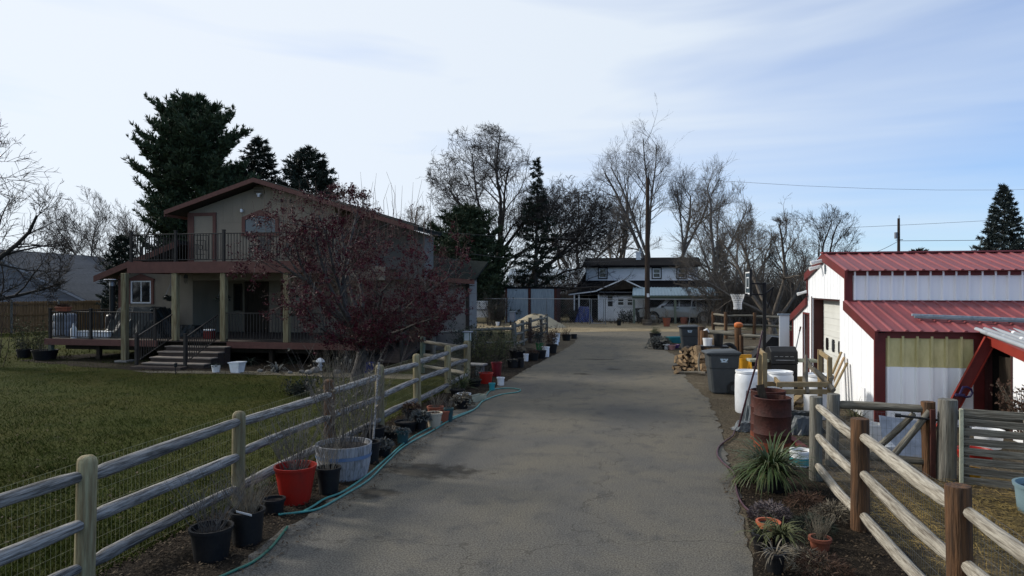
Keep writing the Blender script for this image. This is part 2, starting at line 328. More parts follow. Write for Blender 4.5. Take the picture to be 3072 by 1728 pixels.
def ground_mat(name, cols, scales, rough=.95, bump=.4, bs=60, spots=None, st=None, dust=None, cracks=False):
    """three colours mixed by two noises of different scale, optional dark stains (cx, cy, rx, ry, strength)"""
    m = bpy.data.materials.new(name); m.use_nodes = True; nt = m.node_tree; N = nt.nodes; L = nt.links
    b = N['Principled BSDF']; b.inputs['Roughness'].default_value = rough; b.inputs['Specular IOR Level'].default_value = .05
    tc = N.new('ShaderNodeTexCoord')
    def noise(s, lo, hi, det=7, stretch=None, dist=0.0):
        v = tc.outputs['Object']
        if stretch:
            mp = N.new('ShaderNodeMapping'); mp.inputs['Scale'].default_value = stretch; L.new(v, mp.inputs[0]); v = mp.outputs[0]
        n = N.new('ShaderNodeTexNoise'); n.inputs['Scale'].default_value = s; n.inputs['Detail'].default_value = det; n.inputs['Roughness'].default_value = .62
        n.inputs['Distortion'].default_value = dist
        L.new(v, n.inputs['Vector']); r = N.new('ShaderNodeMapRange'); r.inputs[1].default_value = lo; r.inputs[2].default_value = hi
        L.new(n.outputs['Fac'], r.inputs[0]); return r.outputs[0], n
    def mixc(fac, a, bcol):
        x = N.new('ShaderNodeMix'); x.data_type = 'RGBA'; L.new(fac, x.inputs['Factor'])
        for k, c in (('A', a), ('B', bcol)):
            if isinstance(c, tuple): x.inputs[k].default_value = (*c, 1)
            else: L.new(c, x.inputs[k])
        return x.outputs['Result']
    f1, _ = noise(scales[0], .36, .66, stretch=st, dist=.6)
    if dust:      # blown dust lies thicker towards the gravel yard at the far end
        sy = N.new('ShaderNodeSeparateXYZ'); L.new(tc.outputs['Object'], sy.inputs[0]); dm = N.new('ShaderNodeMapRange'); dm.inputs[1].default_value = dust[0]; dm.inputs[2].default_value = dust[1]; dm.inputs[3].default_value = -.10; dm.inputs[4].default_value = .5; L.new(sy.outputs[1], dm.inputs[0])
        da = N.new('ShaderNodeMath'); da.operation = 'ADD'; da.use_clamp = True; L.new(f1, da.inputs[0]); L.new(dm.outputs[0], da.inputs[1]); f1 = da.outputs[0]
    c = mixc(f1, cols[0], cols[1])
    f2, _ = noise(scales[1], .52, .72, stretch=st)
    c = mixc(f2, c, cols[2])
    f3, _ = noise(scales[2], .40, .60, det=3)     # fine speckle
    sp = N.new('ShaderNodeMapRange'); sp.inputs[3].default_value = .62; sp.inputs[4].default_value = 1.32; L.new(f3, sp.inputs[0])
    vm = N.new('ShaderNodeVectorMath'); vm.operation = 'SCALE'; L.new(c, vm.inputs[0]); L.new(sp.outputs[0], vm.inputs['Scale']); c = vm.outputs[0]
    if cracks:
        # pale aggregate chips and a few hairline cracks
        vo = N.new('ShaderNodeTexVoronoi'); vo.inputs['Scale'].default_value = 28; L.new(tc.outputs['Object'], vo.inputs['Vector'])
        vr = N.new('ShaderNodeMapRange'); vr.inputs[1].default_value = .10; vr.inputs[2].default_value = .17; vr.inputs[3].default_value = 1; vr.inputs[4].default_value = 0; L.new(vo.outputs['Distance'], vr.inputs[0])
        sv = N.new('ShaderNodeSeparateColor'); L.new(vo.outputs['Color'], sv.inputs[0]); th = N.new('ShaderNodeMath'); th.operation = 'GREATER_THAN'; th.inputs[1].default_value = .62; L.new(sv.outputs[0], th.inputs[0])
        mu = N.new('ShaderNodeMath'); mu.operation = 'MULTIPLY'; L.new(vr.outputs[0], mu.inputs[0]); L.new(th.outputs[0], mu.inputs[1]); m8 = N.new('ShaderNodeMath'); m8.operation = 'MULTIPLY'; m8.inputs[1].default_value = .55; L.new(mu.outputs[0], m8.inputs[0])
        c = mixc(m8.outputs[0], c, (.24, .22, .19))
        nd = N.new('ShaderNodeTexNoise'); nd.inputs['Scale'].default_value = 1.6; nd.inputs['Detail'].default_value = 5; L.new(tc.outputs['Object'], nd.inputs['Vector'])
        vd = N.new('ShaderNodeVectorMath'); vd.operation = 'MULTIPLY_ADD'; vd.inputs[1].default_value = (1.4, 1.4, 1.4); L.new(nd.outputs['Color'], vd.inputs[0]); L.new(tc.outputs['Object'], vd.inputs[2])
        ve = N.new('ShaderNodeTexVoronoi'); ve.feature = 'DISTANCE_TO_EDGE'; ve.inputs['Scale'].default_value = .22; L.new(vd.outputs[0], ve.inputs['Vector'])
        vc = N.new('ShaderNodeMapRange'); vc.inputs[1].default_value = .0015; vc.inputs[2].default_value = .0045; vc.inputs[3].default_value = .38; vc.inputs[4].default_value = 0; L.new(ve.outputs['Distance'], vc.inputs[0])
        c = mixc(vc.outputs[0], c, (.03, .028, .025))
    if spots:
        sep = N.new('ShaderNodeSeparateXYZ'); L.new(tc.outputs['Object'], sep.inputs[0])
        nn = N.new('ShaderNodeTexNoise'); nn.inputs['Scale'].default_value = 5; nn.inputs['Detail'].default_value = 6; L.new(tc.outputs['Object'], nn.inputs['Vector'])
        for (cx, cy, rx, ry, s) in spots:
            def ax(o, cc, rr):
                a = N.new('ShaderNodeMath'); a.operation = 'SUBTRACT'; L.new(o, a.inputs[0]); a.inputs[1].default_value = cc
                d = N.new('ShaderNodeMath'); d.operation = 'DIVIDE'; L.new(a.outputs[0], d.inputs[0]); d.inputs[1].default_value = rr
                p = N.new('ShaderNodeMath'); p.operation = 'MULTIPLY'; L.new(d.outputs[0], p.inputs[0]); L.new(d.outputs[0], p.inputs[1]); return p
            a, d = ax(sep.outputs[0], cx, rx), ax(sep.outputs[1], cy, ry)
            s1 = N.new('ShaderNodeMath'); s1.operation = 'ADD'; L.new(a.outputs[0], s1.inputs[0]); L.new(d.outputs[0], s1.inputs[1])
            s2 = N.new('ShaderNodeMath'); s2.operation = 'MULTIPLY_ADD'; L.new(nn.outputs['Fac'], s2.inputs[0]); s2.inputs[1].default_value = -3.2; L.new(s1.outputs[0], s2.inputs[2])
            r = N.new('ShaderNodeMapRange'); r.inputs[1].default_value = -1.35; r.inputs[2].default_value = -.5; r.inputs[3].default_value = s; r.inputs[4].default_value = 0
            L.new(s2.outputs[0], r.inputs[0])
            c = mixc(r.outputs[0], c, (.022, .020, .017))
    L.new(c, b.inputs['Base Color'])
    n2 = N.new('ShaderNodeTexNoise'); n2.inputs['Scale'].default_value = bs; n2.inputs['Detail'].default_value = 6; L.new(tc.outputs['Object'], n2.inputs['Vector'])
    bp = N.new('ShaderNodeBump'); bp.inputs['Strength'].default_value = bump; bp.inputs['Distance'].default_value = .02
    L.new(n2.outputs['Fac'], bp.inputs['Height']); L.new(bp.outputs[0], b.inputs['Normal'])
    return m

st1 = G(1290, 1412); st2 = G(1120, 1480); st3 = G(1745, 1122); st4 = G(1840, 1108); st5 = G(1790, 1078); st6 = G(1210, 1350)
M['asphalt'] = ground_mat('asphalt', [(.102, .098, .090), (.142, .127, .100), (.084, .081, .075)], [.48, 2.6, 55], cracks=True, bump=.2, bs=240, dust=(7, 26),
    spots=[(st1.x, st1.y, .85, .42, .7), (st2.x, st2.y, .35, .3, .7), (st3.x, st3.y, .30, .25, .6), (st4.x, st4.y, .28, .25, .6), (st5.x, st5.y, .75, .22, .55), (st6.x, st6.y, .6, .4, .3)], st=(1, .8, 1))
M['dirt'] = ground_mat('dirt', [(.098, .080, .055), (.070, .056, .040), (.13, .108, .075)], [.5, 1.6, 26], bump=.9, bs=45)
M['mulch'] = ground_mat('mulch', [(.022, .018, .014), (.036, .028, .020), (.014, .012, .010)], [1.2, 3.0, 40], bump=1.0, bs=60)
M['gravel'] = ground_mat('gravel', [(.30, .24, .15), (.22, .175, .11), (.36, .30, .20)], [.4, 1.2, 30], bump=.9, bs=60)
M['turf'] = ground_mat('turf', [(.036, .045, .008), (.058, .054, .013), (.024, .033, .007)], [.35, 1.3, 30], bump=1.0, bs=90)
M['field'] = ground_mat('field', [(.085, .072, .045), (.06, .058, .03), (.11, .09, .055)], [.08, .4, 12], bump=.7, bs=20)
M['path'] = ground_mat('path', [(.17, .15, .11), (.12, .105, .075), (.21, .185, .14)], [.6, 2.0, 30], bump=.7, bs=60)
M['pen_floor'] = ground_mat('pen_floor', [(.075, .058, .038), (.13, .098, .05), (.048, .038, .027)], [.7, 1.8, 26], bump=1.0, bs=45)

g = MB().quad((-260, -60, -.02), (260, -60, -.02), (260, 420, -.02), (-260, 420, -.02))
o = ob('ground', g, M['field']); o['kind'] = 'structure'
def gp(px, py): p = G(px, py); return (p.x, p.y)
# asphalt drive, its far end flaring into the gravel yard
drive_left = [(-3.75, -6), (-3.75, 3.0), gp(700, 1715), gp(790, 1625), gp(880, 1565), gp(1010, 1490), gp(1130, 1400), gp(1235, 1315), gp(1370, 1225), gp(1500, 1155), gp(1585, 1105), gp(1672, 1060), gp(1722, 1030), gp(1735, 1012), gp(1690, 998), gp(1500, 992)]
drive_right = [gp(2260, 990), gp(2080, 1000), gp(1965, 1035), gp(2030, 1068), gp(2060, 1140), gp(2118, 1190), gp(2150, 1250), gp(2168, 1310), gp(2190, 1400), gp(2218, 1500), gp(2245, 1620), gp(2275, 1728), (1.1, 3.0), (1.1, -6)]
poly_sheet('dirt_yard', [(-5.4, -6), (9.5, -6), (9.5, 33), (16, 44), (-8, 44), (-5.4, 30)], -.010, M['dirt'], .8, .08, 3)
poly_sheet('driveway', drive_left + drive_right, 0.0, M['asphalt'], .16, .055, 4)
poly_sheet('gravel_yard', [gp(1380, 982), gp(1420, 968), gp(2140, 966), gp(2240, 985), gp(2080, 996), gp(1900, 994), gp(1700, 997), gp(1560, 996)], .006, M['gravel'], .5, .12, 5)
# planting strip along the left fence
poly_sheet('planting_strip', [(-5.05, -6)] + drive_left[:12] + [(-5.05, 30)], -.004, M['mulch'], .25, .05, 6)
poly_sheet('right_border', [(1.1, -6), (1.1, 3.0)] + [gp(2275, 1728), gp(2245, 1620), gp(2218, 1500), gp(2190, 1400)] + [(2.6, 11.0), (2.6, -6)], -.0035, M['mulch'], .25, .05, 8)
poly_sheet('animal_pen', [(2.45, -4), (12, -4), (12, 12.4), (2.45, 10.2)], -.006, M['pen_floor'], .6, .05, 9)
# lawn on the left with a path and a bed before the house
hf = lambda xc, d: (W(xc, d).x, W(xc, d).y)
poly_sheet('lawn', [(-5.02, -6), (-60, -6), (-75, 40), hf(-20, 41), hf(-7.0, 34), hf(-3, 26), (-5.02, 19.5)], -.002, M['turf'], 0, 0, 10)
poly_sheet('flower_bed', [hf(-18, 25.9), hf(-18, 24.9), hf(-13.5, 22.6), hf(-11.5, 21.8), hf(-9, 21.7), hf(-4.6, 21.1), hf(-3.4, 21.5), hf(-2.4, 27.5), hf(-17, 27.5)], .003, M['mulch'], .4, .12, 11)
poly_sheet('garden_path', [hf(-12.2, 21.9), hf(-11.2, 21.35), hf(-8, 21.0), hf(-4.4, 20.2), hf(-2.7, 19.9), hf(-2.4, 21.0), hf(-4.4, 21.3), hf(-8, 21.75), hf(-10.5, 21.9)], .007, M['path'], .4, .07, 12)
poly_sheet('shrub_bed', [(-5.0, 19.0), (-5.2, 30.0), (-7.4, 29.0), (-7.0, 20.5)], .004, M['mulch'], .4, .12, 13)

# ------------------------------------------------------------------ scattered stuff (grass, litter, straw)
nr = np.random.default_rng(5)
def blades(name, xy, h, w, m, lean=.6, flat=False, label=None, cat=None, z0=0.0):
    n = len(xy); a = nr.uniform(0, 2 * np.pi, n); hh = np.asarray(h) * nr.uniform(.5, 1.25, n); ww = w * nr.uniform(.6, 1.3, n)
    b = nr.uniform(0, 2 * np.pi, n); ln = nr.uniform(.1, lean, n) * hh
    base = np.column_stack([xy, np.full(n, z0)])
    dx = np.column_stack([np.cos(a), np.sin(a), np.zeros(n)]) * ww[:, None]
    tip = base + np.column_stack([np.cos(b) * ln, np.sin(b) * ln, hh])
    V = np.empty((n, 3, 3)); V[:, 0] = base - dx; V[:, 1] = base + dx; V[:, 2] = tip
    o = ob(name, np_mesh(name, V.reshape(-1, 3), [np.arange(n * 3).reshape(-1, 3)]), m)
    return tag(o, label, cat, kind='stuff')
def flakes(name, xy, s, m, label, cat, zmax=.02, asp=.5):
    n = len(xy); a = nr.uniform(0, 2 * np.pi, n); L = s * nr.uniform(.5, 1.4, n)
    z = nr.uniform(.006, zmax, n)
    u = np.column_stack([np.cos(a), np.sin(a), nr.uniform(-.5, .5, n)]) * L[:, None]
    v = np.column_stack([-np.sin(a), np.cos(a), nr.uniform(-.4, .4, n)]) * (L * asp)[:, None]
    c = np.column_stack([xy, z + np.abs(u[:, 2]) + np.abs(v[:, 2])])
    V = np.stack([c - u, c - v, c + u, c + v], 1).reshape(-1, 3)
    o = ob(name, np_mesh(name, V, [np.arange(n * 4).reshape(-1, 4)]), m)
    return tag(o, label, cat, kind='stuff')
def cam_xy(n, px0, px1, d0, d1, pw=1.0):
    """points on the ground inside a wedge of the view, denser near the lens"""
    u = nr.uniform(0, 1, n); d = (d0 ** (1 - pw) + u * (d1 ** (1 - pw) - d0 ** (1 - pw))) ** (1 / (1 - pw)) if pw != 1 else d0 * (d1 / d0) ** u
    xc = (nr.uniform(px0, px1, n) - 1536) * d / F
    return np.column_stack([xc * CT - d * ST, xc * ST + d * CT]), xc, d
def gmat(name, c1, c2, c3, sc):
    m = ground_mat(name, [c1, c2, c3], [sc, sc * 3.5, 25], bump=0, rough=.7); return m
M['grass'] = gmat('grass', (.040, .056, .009), (.070, .072, .015), (.023, .038, .007), .45)
xy, xc, d = cam_xy(270000, -800, 1750, 4.5, 32, 1.35)
keep = (xy[:, 0] < -5.0) & ~((d > 21.2) & (xc > -13)) & ~((d > 19.8) & (xc > -4.5)) & (d < 31)
xy = xy[keep]
hn = .6 + .5 * (np.sin(xy[:, 0] * 2.3 + np.sin(xy[:, 1] * 1.9)) * np.sin(xy[:, 1] * 2.7 + np.cos(xy[:, 0] * 1.3)) > .25) + .4 * nr.random(len(xy))
blades('lawn_grass', xy, .046 * hn, .0065, M['grass'], lean=1.4, label='short olive green lawn grass in front of the tan house', cat='grass')
xy, xc, d = cam_xy(3000, -200, 900, 24, 40, 1.3)
keep = (xc < -17); blades('rough_grass', xy[keep], .12, .02, M['grass'], label='rough grass along the wooden board fence', cat='grass')
# leaf litter
ty = [2.95, 5.25, 7.6, 10.12, 12.2, 14.4, 16.8]; xy = np.vstack([np.column_stack([nr.normal(-4.98, .09, 130), nr.normal(y_, .12, 130)]) for y_ in ty] + [np.column_stack([nr.normal(-5.0, .05, 900), nr.uniform(3, 18, 900)])])
blades('fence_grass', xy, .11, .006, M['grass'], lean=.9, label='longer grass tufts left uncut along the left fence', cat='grass')
def strip_xy(n, x0, x1, y0, y1): return np.column_stack([nr.uniform(x0, x1, n), nr.uniform(y0, y1, n)])
M['litter'] = gmat('litter', (.050, .036, .024), (.10, .074, .048), (.024, .018, .013), 3.0)
xy = np.vstack([strip_xy(9000, -5.1, -4.0, 3.5, 14), strip_xy(1200, -4.1, -3.5, 4, 14), strip_xy(3500, -5.1, -3.6, 14, 30)])
flakes('leaf_litter', xy, .018, M['litter'], 'dry brown leaf litter strewn among the pots along the left fence', 'leaf litter')
xy = np.vstack([strip_xy(5000, 1.05, 2.6, 3, 10), strip_xy(3500, 1.4, 4.3, 9.5, 17), strip_xy(1500, 2.0, 4.4, 17, 24)])
flakes('bark_litter', xy, .016, M['litter'], 'dark bark and leaf litter in the right hand border', 'leaf litter')
x_, xc, d = cam_xy(2600, 400, 1300, 20.8, 25, 1.2); flakes('bed_litter', x_, .03, M['litter'], 'fallen leaves in the shaded bed before the porch', 'leaf litter')
xy, xc, d = cam_xy(420, 900, 2150, 6.5, 30, 1.3)
keep = (xy[:, 0] > -3.6) & (xy[:, 0] < 1.0)
flakes('drive_debris', xy[keep], .012, M['litter'], 'tiny twigs and leaf crumbs scattered on the asphalt drive', 'debris', zmax=.008, asp=.25)
xy, xc, d = cam_xy(1500, -200, 1500, 5, 24, 1.3); xy = xy[xy[:, 0] < -5.15]
flakes('lawn_leaves', xy, .022, M['litter'], 'fallen brown leaves dotted over the lawn', 'leaf litter', zmax=.05)
# straw in the pen
def strands(name, xy, L, w, m, label, cat, zmax=.05):
    n = len(xy); a = nr.uniform(0, 2 * np.pi, n); l = L * nr.uniform(.5, 1.3, n)
    u = np.column_stack([np.cos(a) * l, np.sin(a) * l, nr.uniform(-.12, .12, n) * l]); z = nr.uniform(.01, zmax, n) + np.abs(u[:, 2])
    v = np.column_stack([-np.sin(a), np.cos(a), nr.uniform(-.5, .5, n)]) * w
    c = np.column_stack([xy, z + np.abs(v[:, 2])]); V = np.stack([c - u - v, c - u + v, c + u + v, c + u - v], 1).reshape(-1, 3)
    return tag(ob(name, np_mesh(name, V, [np.arange(n * 4).reshape(-1, 4)]), m), label, cat, kind='stuff')
M['straw_g'] = gmat('straw_g', (.32, .22, .070), (.18, .125, .05), (.44, .31, .11), 1.5)
p = G(2960, 1560); xy = np.column_stack([nr.normal(p.x, .9, 5200), nr.normal(p.y, .8, 5200)]); xy = xy[(xy[:, 0] > 2.55)]
xy2 = strip_xy(2600, 2.55, 6.0, 3.5, 9.0)
strands('straw_bedding', np.vstack([xy, xy2]), .07, .0022, M['straw_g'], 'golden straw strewn on the floor of the animal pen', 'straw')
# ------------------------------------------------------------------ trees
def tubes(polys, sides):
    """polys: list of (pts, radii) -> verts, quads (grouped by point count)"""
    groups = {}
    for p, r in polys: groups.setdefault(len(p), []).append((p, r))
    Vs, Fs, base = [], [], 0
    for n, lst in groups.items():
        P = np.array([a for a, _ in lst], dtype=np.float64); R = np.array([b for _, b in lst], dtype=np.float64)
        m = len(lst); T = np.gradient(P, axis=1) if n > 2 else np.repeat(P[:, 1:] - P[:, :1], 2, axis=1)
        T /= np.linalg.norm(T, axis=2, keepdims=True) + 1e-9
        tot = P[:, -1] - P[:, 0]; ref = np.where((np.abs(tot[:, 2]) > .8 * np.linalg.norm(tot, axis=1))[:, None], [[1., 0, 0]], [[0, 0, 1.]])
        U = np.cross(T, ref[:, None, :]); U /= np.linalg.norm(U, axis=2, keepdims=True) + 1e-9
        Vv = np.cross(T, U); a = np.arange(sides) * 2 * np.pi / sides
        ring = P[:, :, None, :] + R[:, :, None, None] * (U[:, :, None, :] * np.cos(a)[None, None, :, None] + Vv[:, :, None, :] * np.sin(a)[None, None, :, None])
        Vs.append(ring.reshape(-1, 3))
        i = np.arange(m)[:, None, None] * n * sides + np.arange(n - 1)[None, :, None] * sides; k = np.arange(sides)[None, None, :]
        k2 = (k + 1) % sides
        q = np.stack([i + k, i + k2, i + sides + k2, i + sides + k], -1).reshape(-1, 4) + base
        Fs.append(q); base += m * n * sides
    return np.concatenate(Vs), np.concatenate(Fs)
def tubes_mesh(name, polys, sides):
    V, Q = tubes(polys, sides); me = np_mesh(name, V, [Q])
    me.polygons.foreach_set('use_smooth', np.ones(len(Q), dtype=bool)); return me

def rot_about(v, k, a):
    c, s = math.cos(a), math.sin(a); kx, ky, kz = k; x, y, z = v
    dt = kx * x + ky * y + kz * z
    return (x * c + (ky * z - kz * y) * s + kx * dt * (1 - c), y * c + (kz * x - kx * z) * s + ky * dt * (1 - c), z * c + (kx * y - ky * x) * s + kz * dt * (1 - c))
def norm(v):
    l = math.sqrt(v[0] ** 2 + v[1] ** 2 + v[2] ** 2) + 1e-9; return (v[0] / l, v[1] / l, v[2] / l)
def branch_tree(seed, start, env, levels, up=0.25, wob=.22, rmin=.006, limbs=None):
    """start: list of (p, dir, length, radius). env: (center, radii) ellipsoid that clips growth.
    levels: list of (children, angle, length ratio). returns polylines by level"""
    r = random.Random(seed); out = [[] for _ in range(len(levels) + 1)]
    (ecx, ecy, ecz), (erx, ery, erz) = env
    def inside(p): return ((p[0] - ecx) / erx) ** 2 + ((p[1] - ecy) / ery) ** 2 + ((p[2] - ecz) / erz) ** 2 < 1.0
    stack = [(p, norm(d), L, R, 0) for p, d, L, R in start]
    while stack:
        p, d, L, R, lv = stack.pop()
        last = lv == len(levels)
        nseg = 7 if lv == 0 else (5 if lv < 3 else 3)
        pts = [p]; rs = [R]; dirs = [d]; sl = L / nseg
        wb = wob * (.55 if lv == 0 else 1.0)
        was_in = inside(p)
        for i in range(nseg):
            d = norm((d[0] + r.gauss(0, wb), d[1] + r.gauss(0, wb), d[2] + r.gauss(0, wb) * .8 + up * (.25 if lv else .1)))
            q = (p[0] + d[0] * sl, p[1] + d[1] * sl, p[2] + d[2] * sl)
            ins = inside(q)
            if was_in and not ins and i >= 1 and r.random() < .75: break
            was_in = was_in or ins
            p = q; pts.append(p); dirs.append(d)
        if len(pts) < 2: continue
        m_ = len(pts) - 1; rs = [max(rmin * .5, R * (1 - (.80 if lv else .72) * (k_ / m_) ** .9)) for k_ in range(m_ + 1)]
        out[lv].append((pts, rs))
        if last: continue
        n, ang, ratio = levels[lv]; k = max(1, int(round(n * r.uniform(.75, 1.25))))
        for j in range(k):
            t = (j + r.random()) / k; t = (.35 if lv == 0 else .18) + t * (.65 if lv == 0 else .82); f = t * (len(pts) - 1); i = min(int(f), len(pts) - 2); u = f - i
            a, b = pts[i], pts[i + 1]; q = (a[0] + (b[0] - a[0]) * u, a[1] + (b[1] - a[1]) * u, a[2] + (b[2] - a[2]) * u)
            dd = dirs[min(i + 1, len(dirs) - 1)]
            ref = (0, 0, 1) if abs(dd[2]) < .9 else (1, 0, 0)
            ax = norm((dd[1] * ref[2] - dd[2] * ref[1], dd[2] * ref[0] - dd[0] * ref[2], dd[0] * ref[1] - dd[1] * ref[0]))
            nd = rot_about(dd, ax, ang * r.uniform(.6, 1.3)); nd = rot_about(nd, dd, r.uniform(0, 2 * math.pi))
            LL = L * ratio * r.uniform(.65, 1.25) * (1.2 - .5 * t)
            RR = max(rmin, rs[i] * r.uniform(.34, .56))
            if not inside(q) and r.random() < .6: continue
            stack.append((q, nd, LL, RR, lv + 1))
    return out

def bare_tree(name, label, loc, seed, start, env, levels, bark, twig, up=.25, wob=.22, rmin=.008, group='bare winter trees', cat='tree'):
    lv = branch_tree(seed, start, env, levels, up, wob, rmin)
    t = thing(name, label, cat, loc, 0, group)
    nb = 2
    ob('trunk', tubes_mesh('trunk', [x for l in lv[:nb] for x in l], 7), M[bark], t)
    ob('crown', tubes_mesh('crown', [x for l in lv[nb:] for x in l], 3), M[twig], t)
    return t, lv

def tufts(C, Dv, s, k, w, spread, seed):
    """k needle-like triangles round each tuft centre; Dv main direction"""
    g_ = np.random.default_rng(seed); n = len(C)
    C = np.repeat(C, k, 0); Dd = np.repeat(Dv, k, 0); S = np.repeat(s, k) * g_.uniform(.6, 1.25, n * k)
    d = Dd + g_.normal(0, spread, (n * k, 3)); d /= np.linalg.norm(d, axis=1, keepdims=True) + 1e-9
    sd = np.cross(d, g_.normal(0, 1, (n * k, 3))); sd /= np.linalg.norm(sd, axis=1, keepdims=True) + 1e-9
    b = C - d * (S * .15)[:, None]; tip = C + d * S[:, None]; mid = C + d * (S * .45)[:, None]
    wv = sd * (w * g_.uniform(.6, 1.3, n * k))[:, None]
    V = np.stack([b, mid - wv, tip, mid + wv], 1).reshape(-1, 3)
    return V, np.arange(n * k * 4).reshape(-1, 4)
def conifer(name, label, loc, H, prof, seed, nb=90, droop=.1, upturn=.3, tuft=.28, tw=.028, k=7, step=.22, bark='bark_dark', needle='needle_spruce', z0=.8, rt=.22, spread=.55, sub=6, group='evergreen trees', gap=0.0, asc=0.0, rise=0.0):
    """prof(t): crown radius at relative height t. branches with side shoots carry needle tufts"""
    r = random.Random(seed); t = thing(name, label, 'tree', loc, 0, group)
    tr = [(( .12 * math.sin(q * 3 + seed), .12 * math.cos(q * 2.3 + seed), q * H) if q else (0, 0, 0)) for q in [i / 8 for i in range(9)]]
    br = [(tr, [rt * (1 - .93 * i / 8) for i in range(9)])]; sub_br = []
    C, Dv, S = [], [], []
    for i in range(nb):
        h = (i + r.random()) / nb; z = z0 + (H - z0) * h
        R = prof(h) * r.uniform(.72, 1.12); a = i * 2.39996 + r.uniform(-.4, .4)
        if gap and r.random() < gap: R *= .6
        if R < .12: R = .12
        z = max(z0 * .6, z - asc * R * .75)
        ca, sa = math.cos(a), math.sin(a); n = 6; pts = []
        for j in range(n):
            q = j / (n - 1); pts.append((ca * R * q, sa * R * q, z - droop * R * math.sin(q * math.pi * .7) + upturn * R * q * q + asc * R * q))
        br.append((pts, [max(.012, .045 * R / 2.5 * (1 - .85 * j / (n - 1))) for j in range(n)]))
        ns = max(2, int(sub * R))
        shoots = [(pts[2], pts[-1], 1.0)]
        for s_ in range(ns):
            q = r.uniform(.28, 1.0); f = q * (n - 1); jj = min(int(f), n - 2); u = f - jj
            p = [pts[jj][c] + (pts[jj + 1][c] - pts[jj][c]) * u for c in range(3)]
            sa2 = a + r.choice((-1, 1)) * r.uniform(.5, 1.2); sl = R * r.uniform(.16, .42) * (1.15 - .5 * q)
            e = (p[0] + math.cos(sa2) * sl, p[1] + math.sin(sa2) * sl, p[2] + sl * (r.uniform(-.25, .35) + upturn * .6 + rise))
            sub_br.append(([tuple(p), e], [.012, .006])); shoots.append((tuple(p), e, .9))
        for (p, e, sc) in shoots:
            L = math.dist(p, e); m_ = max(2, int(L / step))
            dx, dy, dz = (e[0] - p[0]) / (L + 1e-6), (e[1] - p[1]) / (L + 1e-6), (e[2] - p[2]) / (L + 1e-6)
            for q in range(m_ + 1):
                u = q / m_
                C.append((p[0] + (e[0] - p[0]) * u + r.gauss(0, .03), p[1] + (e[1] - p[1]) * u + r.gauss(0, .03), p[2] + (e[2] - p[2]) * u + r.gauss(0, .03)))
                Dv.append((dx, dy, dz + upturn + rise)); S.append(tuft * r.uniform(.7, 1.2) * sc)
    for q in range(6):
        C.append((tr[-1][0], tr[-1][1], H - q * .15)); Dv.append((0, 0, 1)); S.append(tuft)
    ob('trunk', tubes_mesh('trunk', br[:1] , 8), M[bark], t)
    V, Q = tubes(br[1:] + sub_br, 3); ob('branches', np_mesh('branches', V, [Q]), M[bark], t)
    Dn = np.array(Dv); Dn /= np.linalg.norm(Dn, axis=1, keepdims=True)
    V, Q = tufts(np.array(C), Dn, np.array(S), k, tw, spread, seed)
    ob('crown', np_mesh('crown', V, [Q]), M[needle], t)
    return t

# ---- conifers behind the house
p = Dp(585, 0, 41); p.z = 0
conifer('pine_tree', 'tall broad dark pine towering behind the tan house roof', p, 14.0,
        lambda h: 3.0 * max(.01, 1 - h ** 6.5) ** .6 * (.72 + .28 * min(1, h / .4)), 11, nb=230, droop=.10, upturn=.15, tuft=.36, tw=.034, k=11, step=.24, needle='needle_pine', rt=.28, z0=3.0, spread=.42, sub=7, gap=.3, asc=.35, rise=.55)
p = Dp(775, 0, 44); p.z = 0
conifer('spruce_tree', 'dark pointed spruce behind the house ridge, right of the tall pine', p, 12.2, lambda h: 3.0 * (1 - h) ** .5 + .05, 12, nb=210, tuft=.32, k=8, tw=.03, step=.26, upturn=.1, droop=.25)
p = Dp(925, 0, 43); p.z = 0
conifer('spruce_tree', 'dark spruce with ragged top behind the right roof slope', p, 11.3, lambda h: 3.1 * (1 - h) ** .42 + .08, 13, nb=210, tuft=.36, k=8, tw=.03, step=.26, upturn=.25, droop=.15)
p = Dp(690, 0, 47); p.z = 0
conifer('spruce_tree', 'low dark evergreen wedged between the tall pine and the spruces', p, 10.8, lambda h: 2.9 * (1 - h) ** .45 + .08, 14, nb=160, tuft=.36, k=8, tw=.03, step=.28)
p = Dp(365, 0, 40); p.z = 0
conifer('juniper_bush', 'small dark juniper left of the balcony behind the porch roof', p, 5.6, lambda h: 1.25 * (1 - h) ** .5 + .05, 15, nb=70, tuft=.26, k=8, tw=.03, step=.22, upturn=.5)
p = Dp(1398, 0, 52); p.z = 0
conifer('juniper_tree', 'round topped dark juniper below the big bare tree', p, 8.6, lambda h: 2.9 * (1 - h ** 2.5) ** .6 + .05, 16, nb=170, tuft=.36, k=9, tw=.035, step=.26, upturn=.6, needle='needle_pine')
p = Dp(1610, 0, 53); p.z = 0
conifer('spruce_tree', 'tall narrow spruce between two dark bare trees', p, 12.6, lambda h: 2.6 * (1 - h) ** .8 + .05, 17, nb=130, gap=.5, tuft=.32, k=6, tw=.032, step=.26, upturn=.05, droop=.3)
p = Dp(3010, 0, 62); p.z = 0
conifer('spruce_tree', 'blue grey spruce standing beyond the red barn roof', p, 11.8, lambda h: 3.4 * (1 - h) ** .78 + .05, 18, nb=170, tuft=.36, k=9, tw=.035, step=.28, upturn=.15, droop=.15, needle='needle_blue', bark='bark_grey')
p = Dp(2160, 0, 95); p.z = 0
conifer('spruce_tree', 'small far evergreen above the white farmhouse roof', p, 9.0, lambda h: 1.5 * (1 - h) ** .6 + .05, 19, nb=50, tuft=.5, k=7, tw=.06, step=.4)

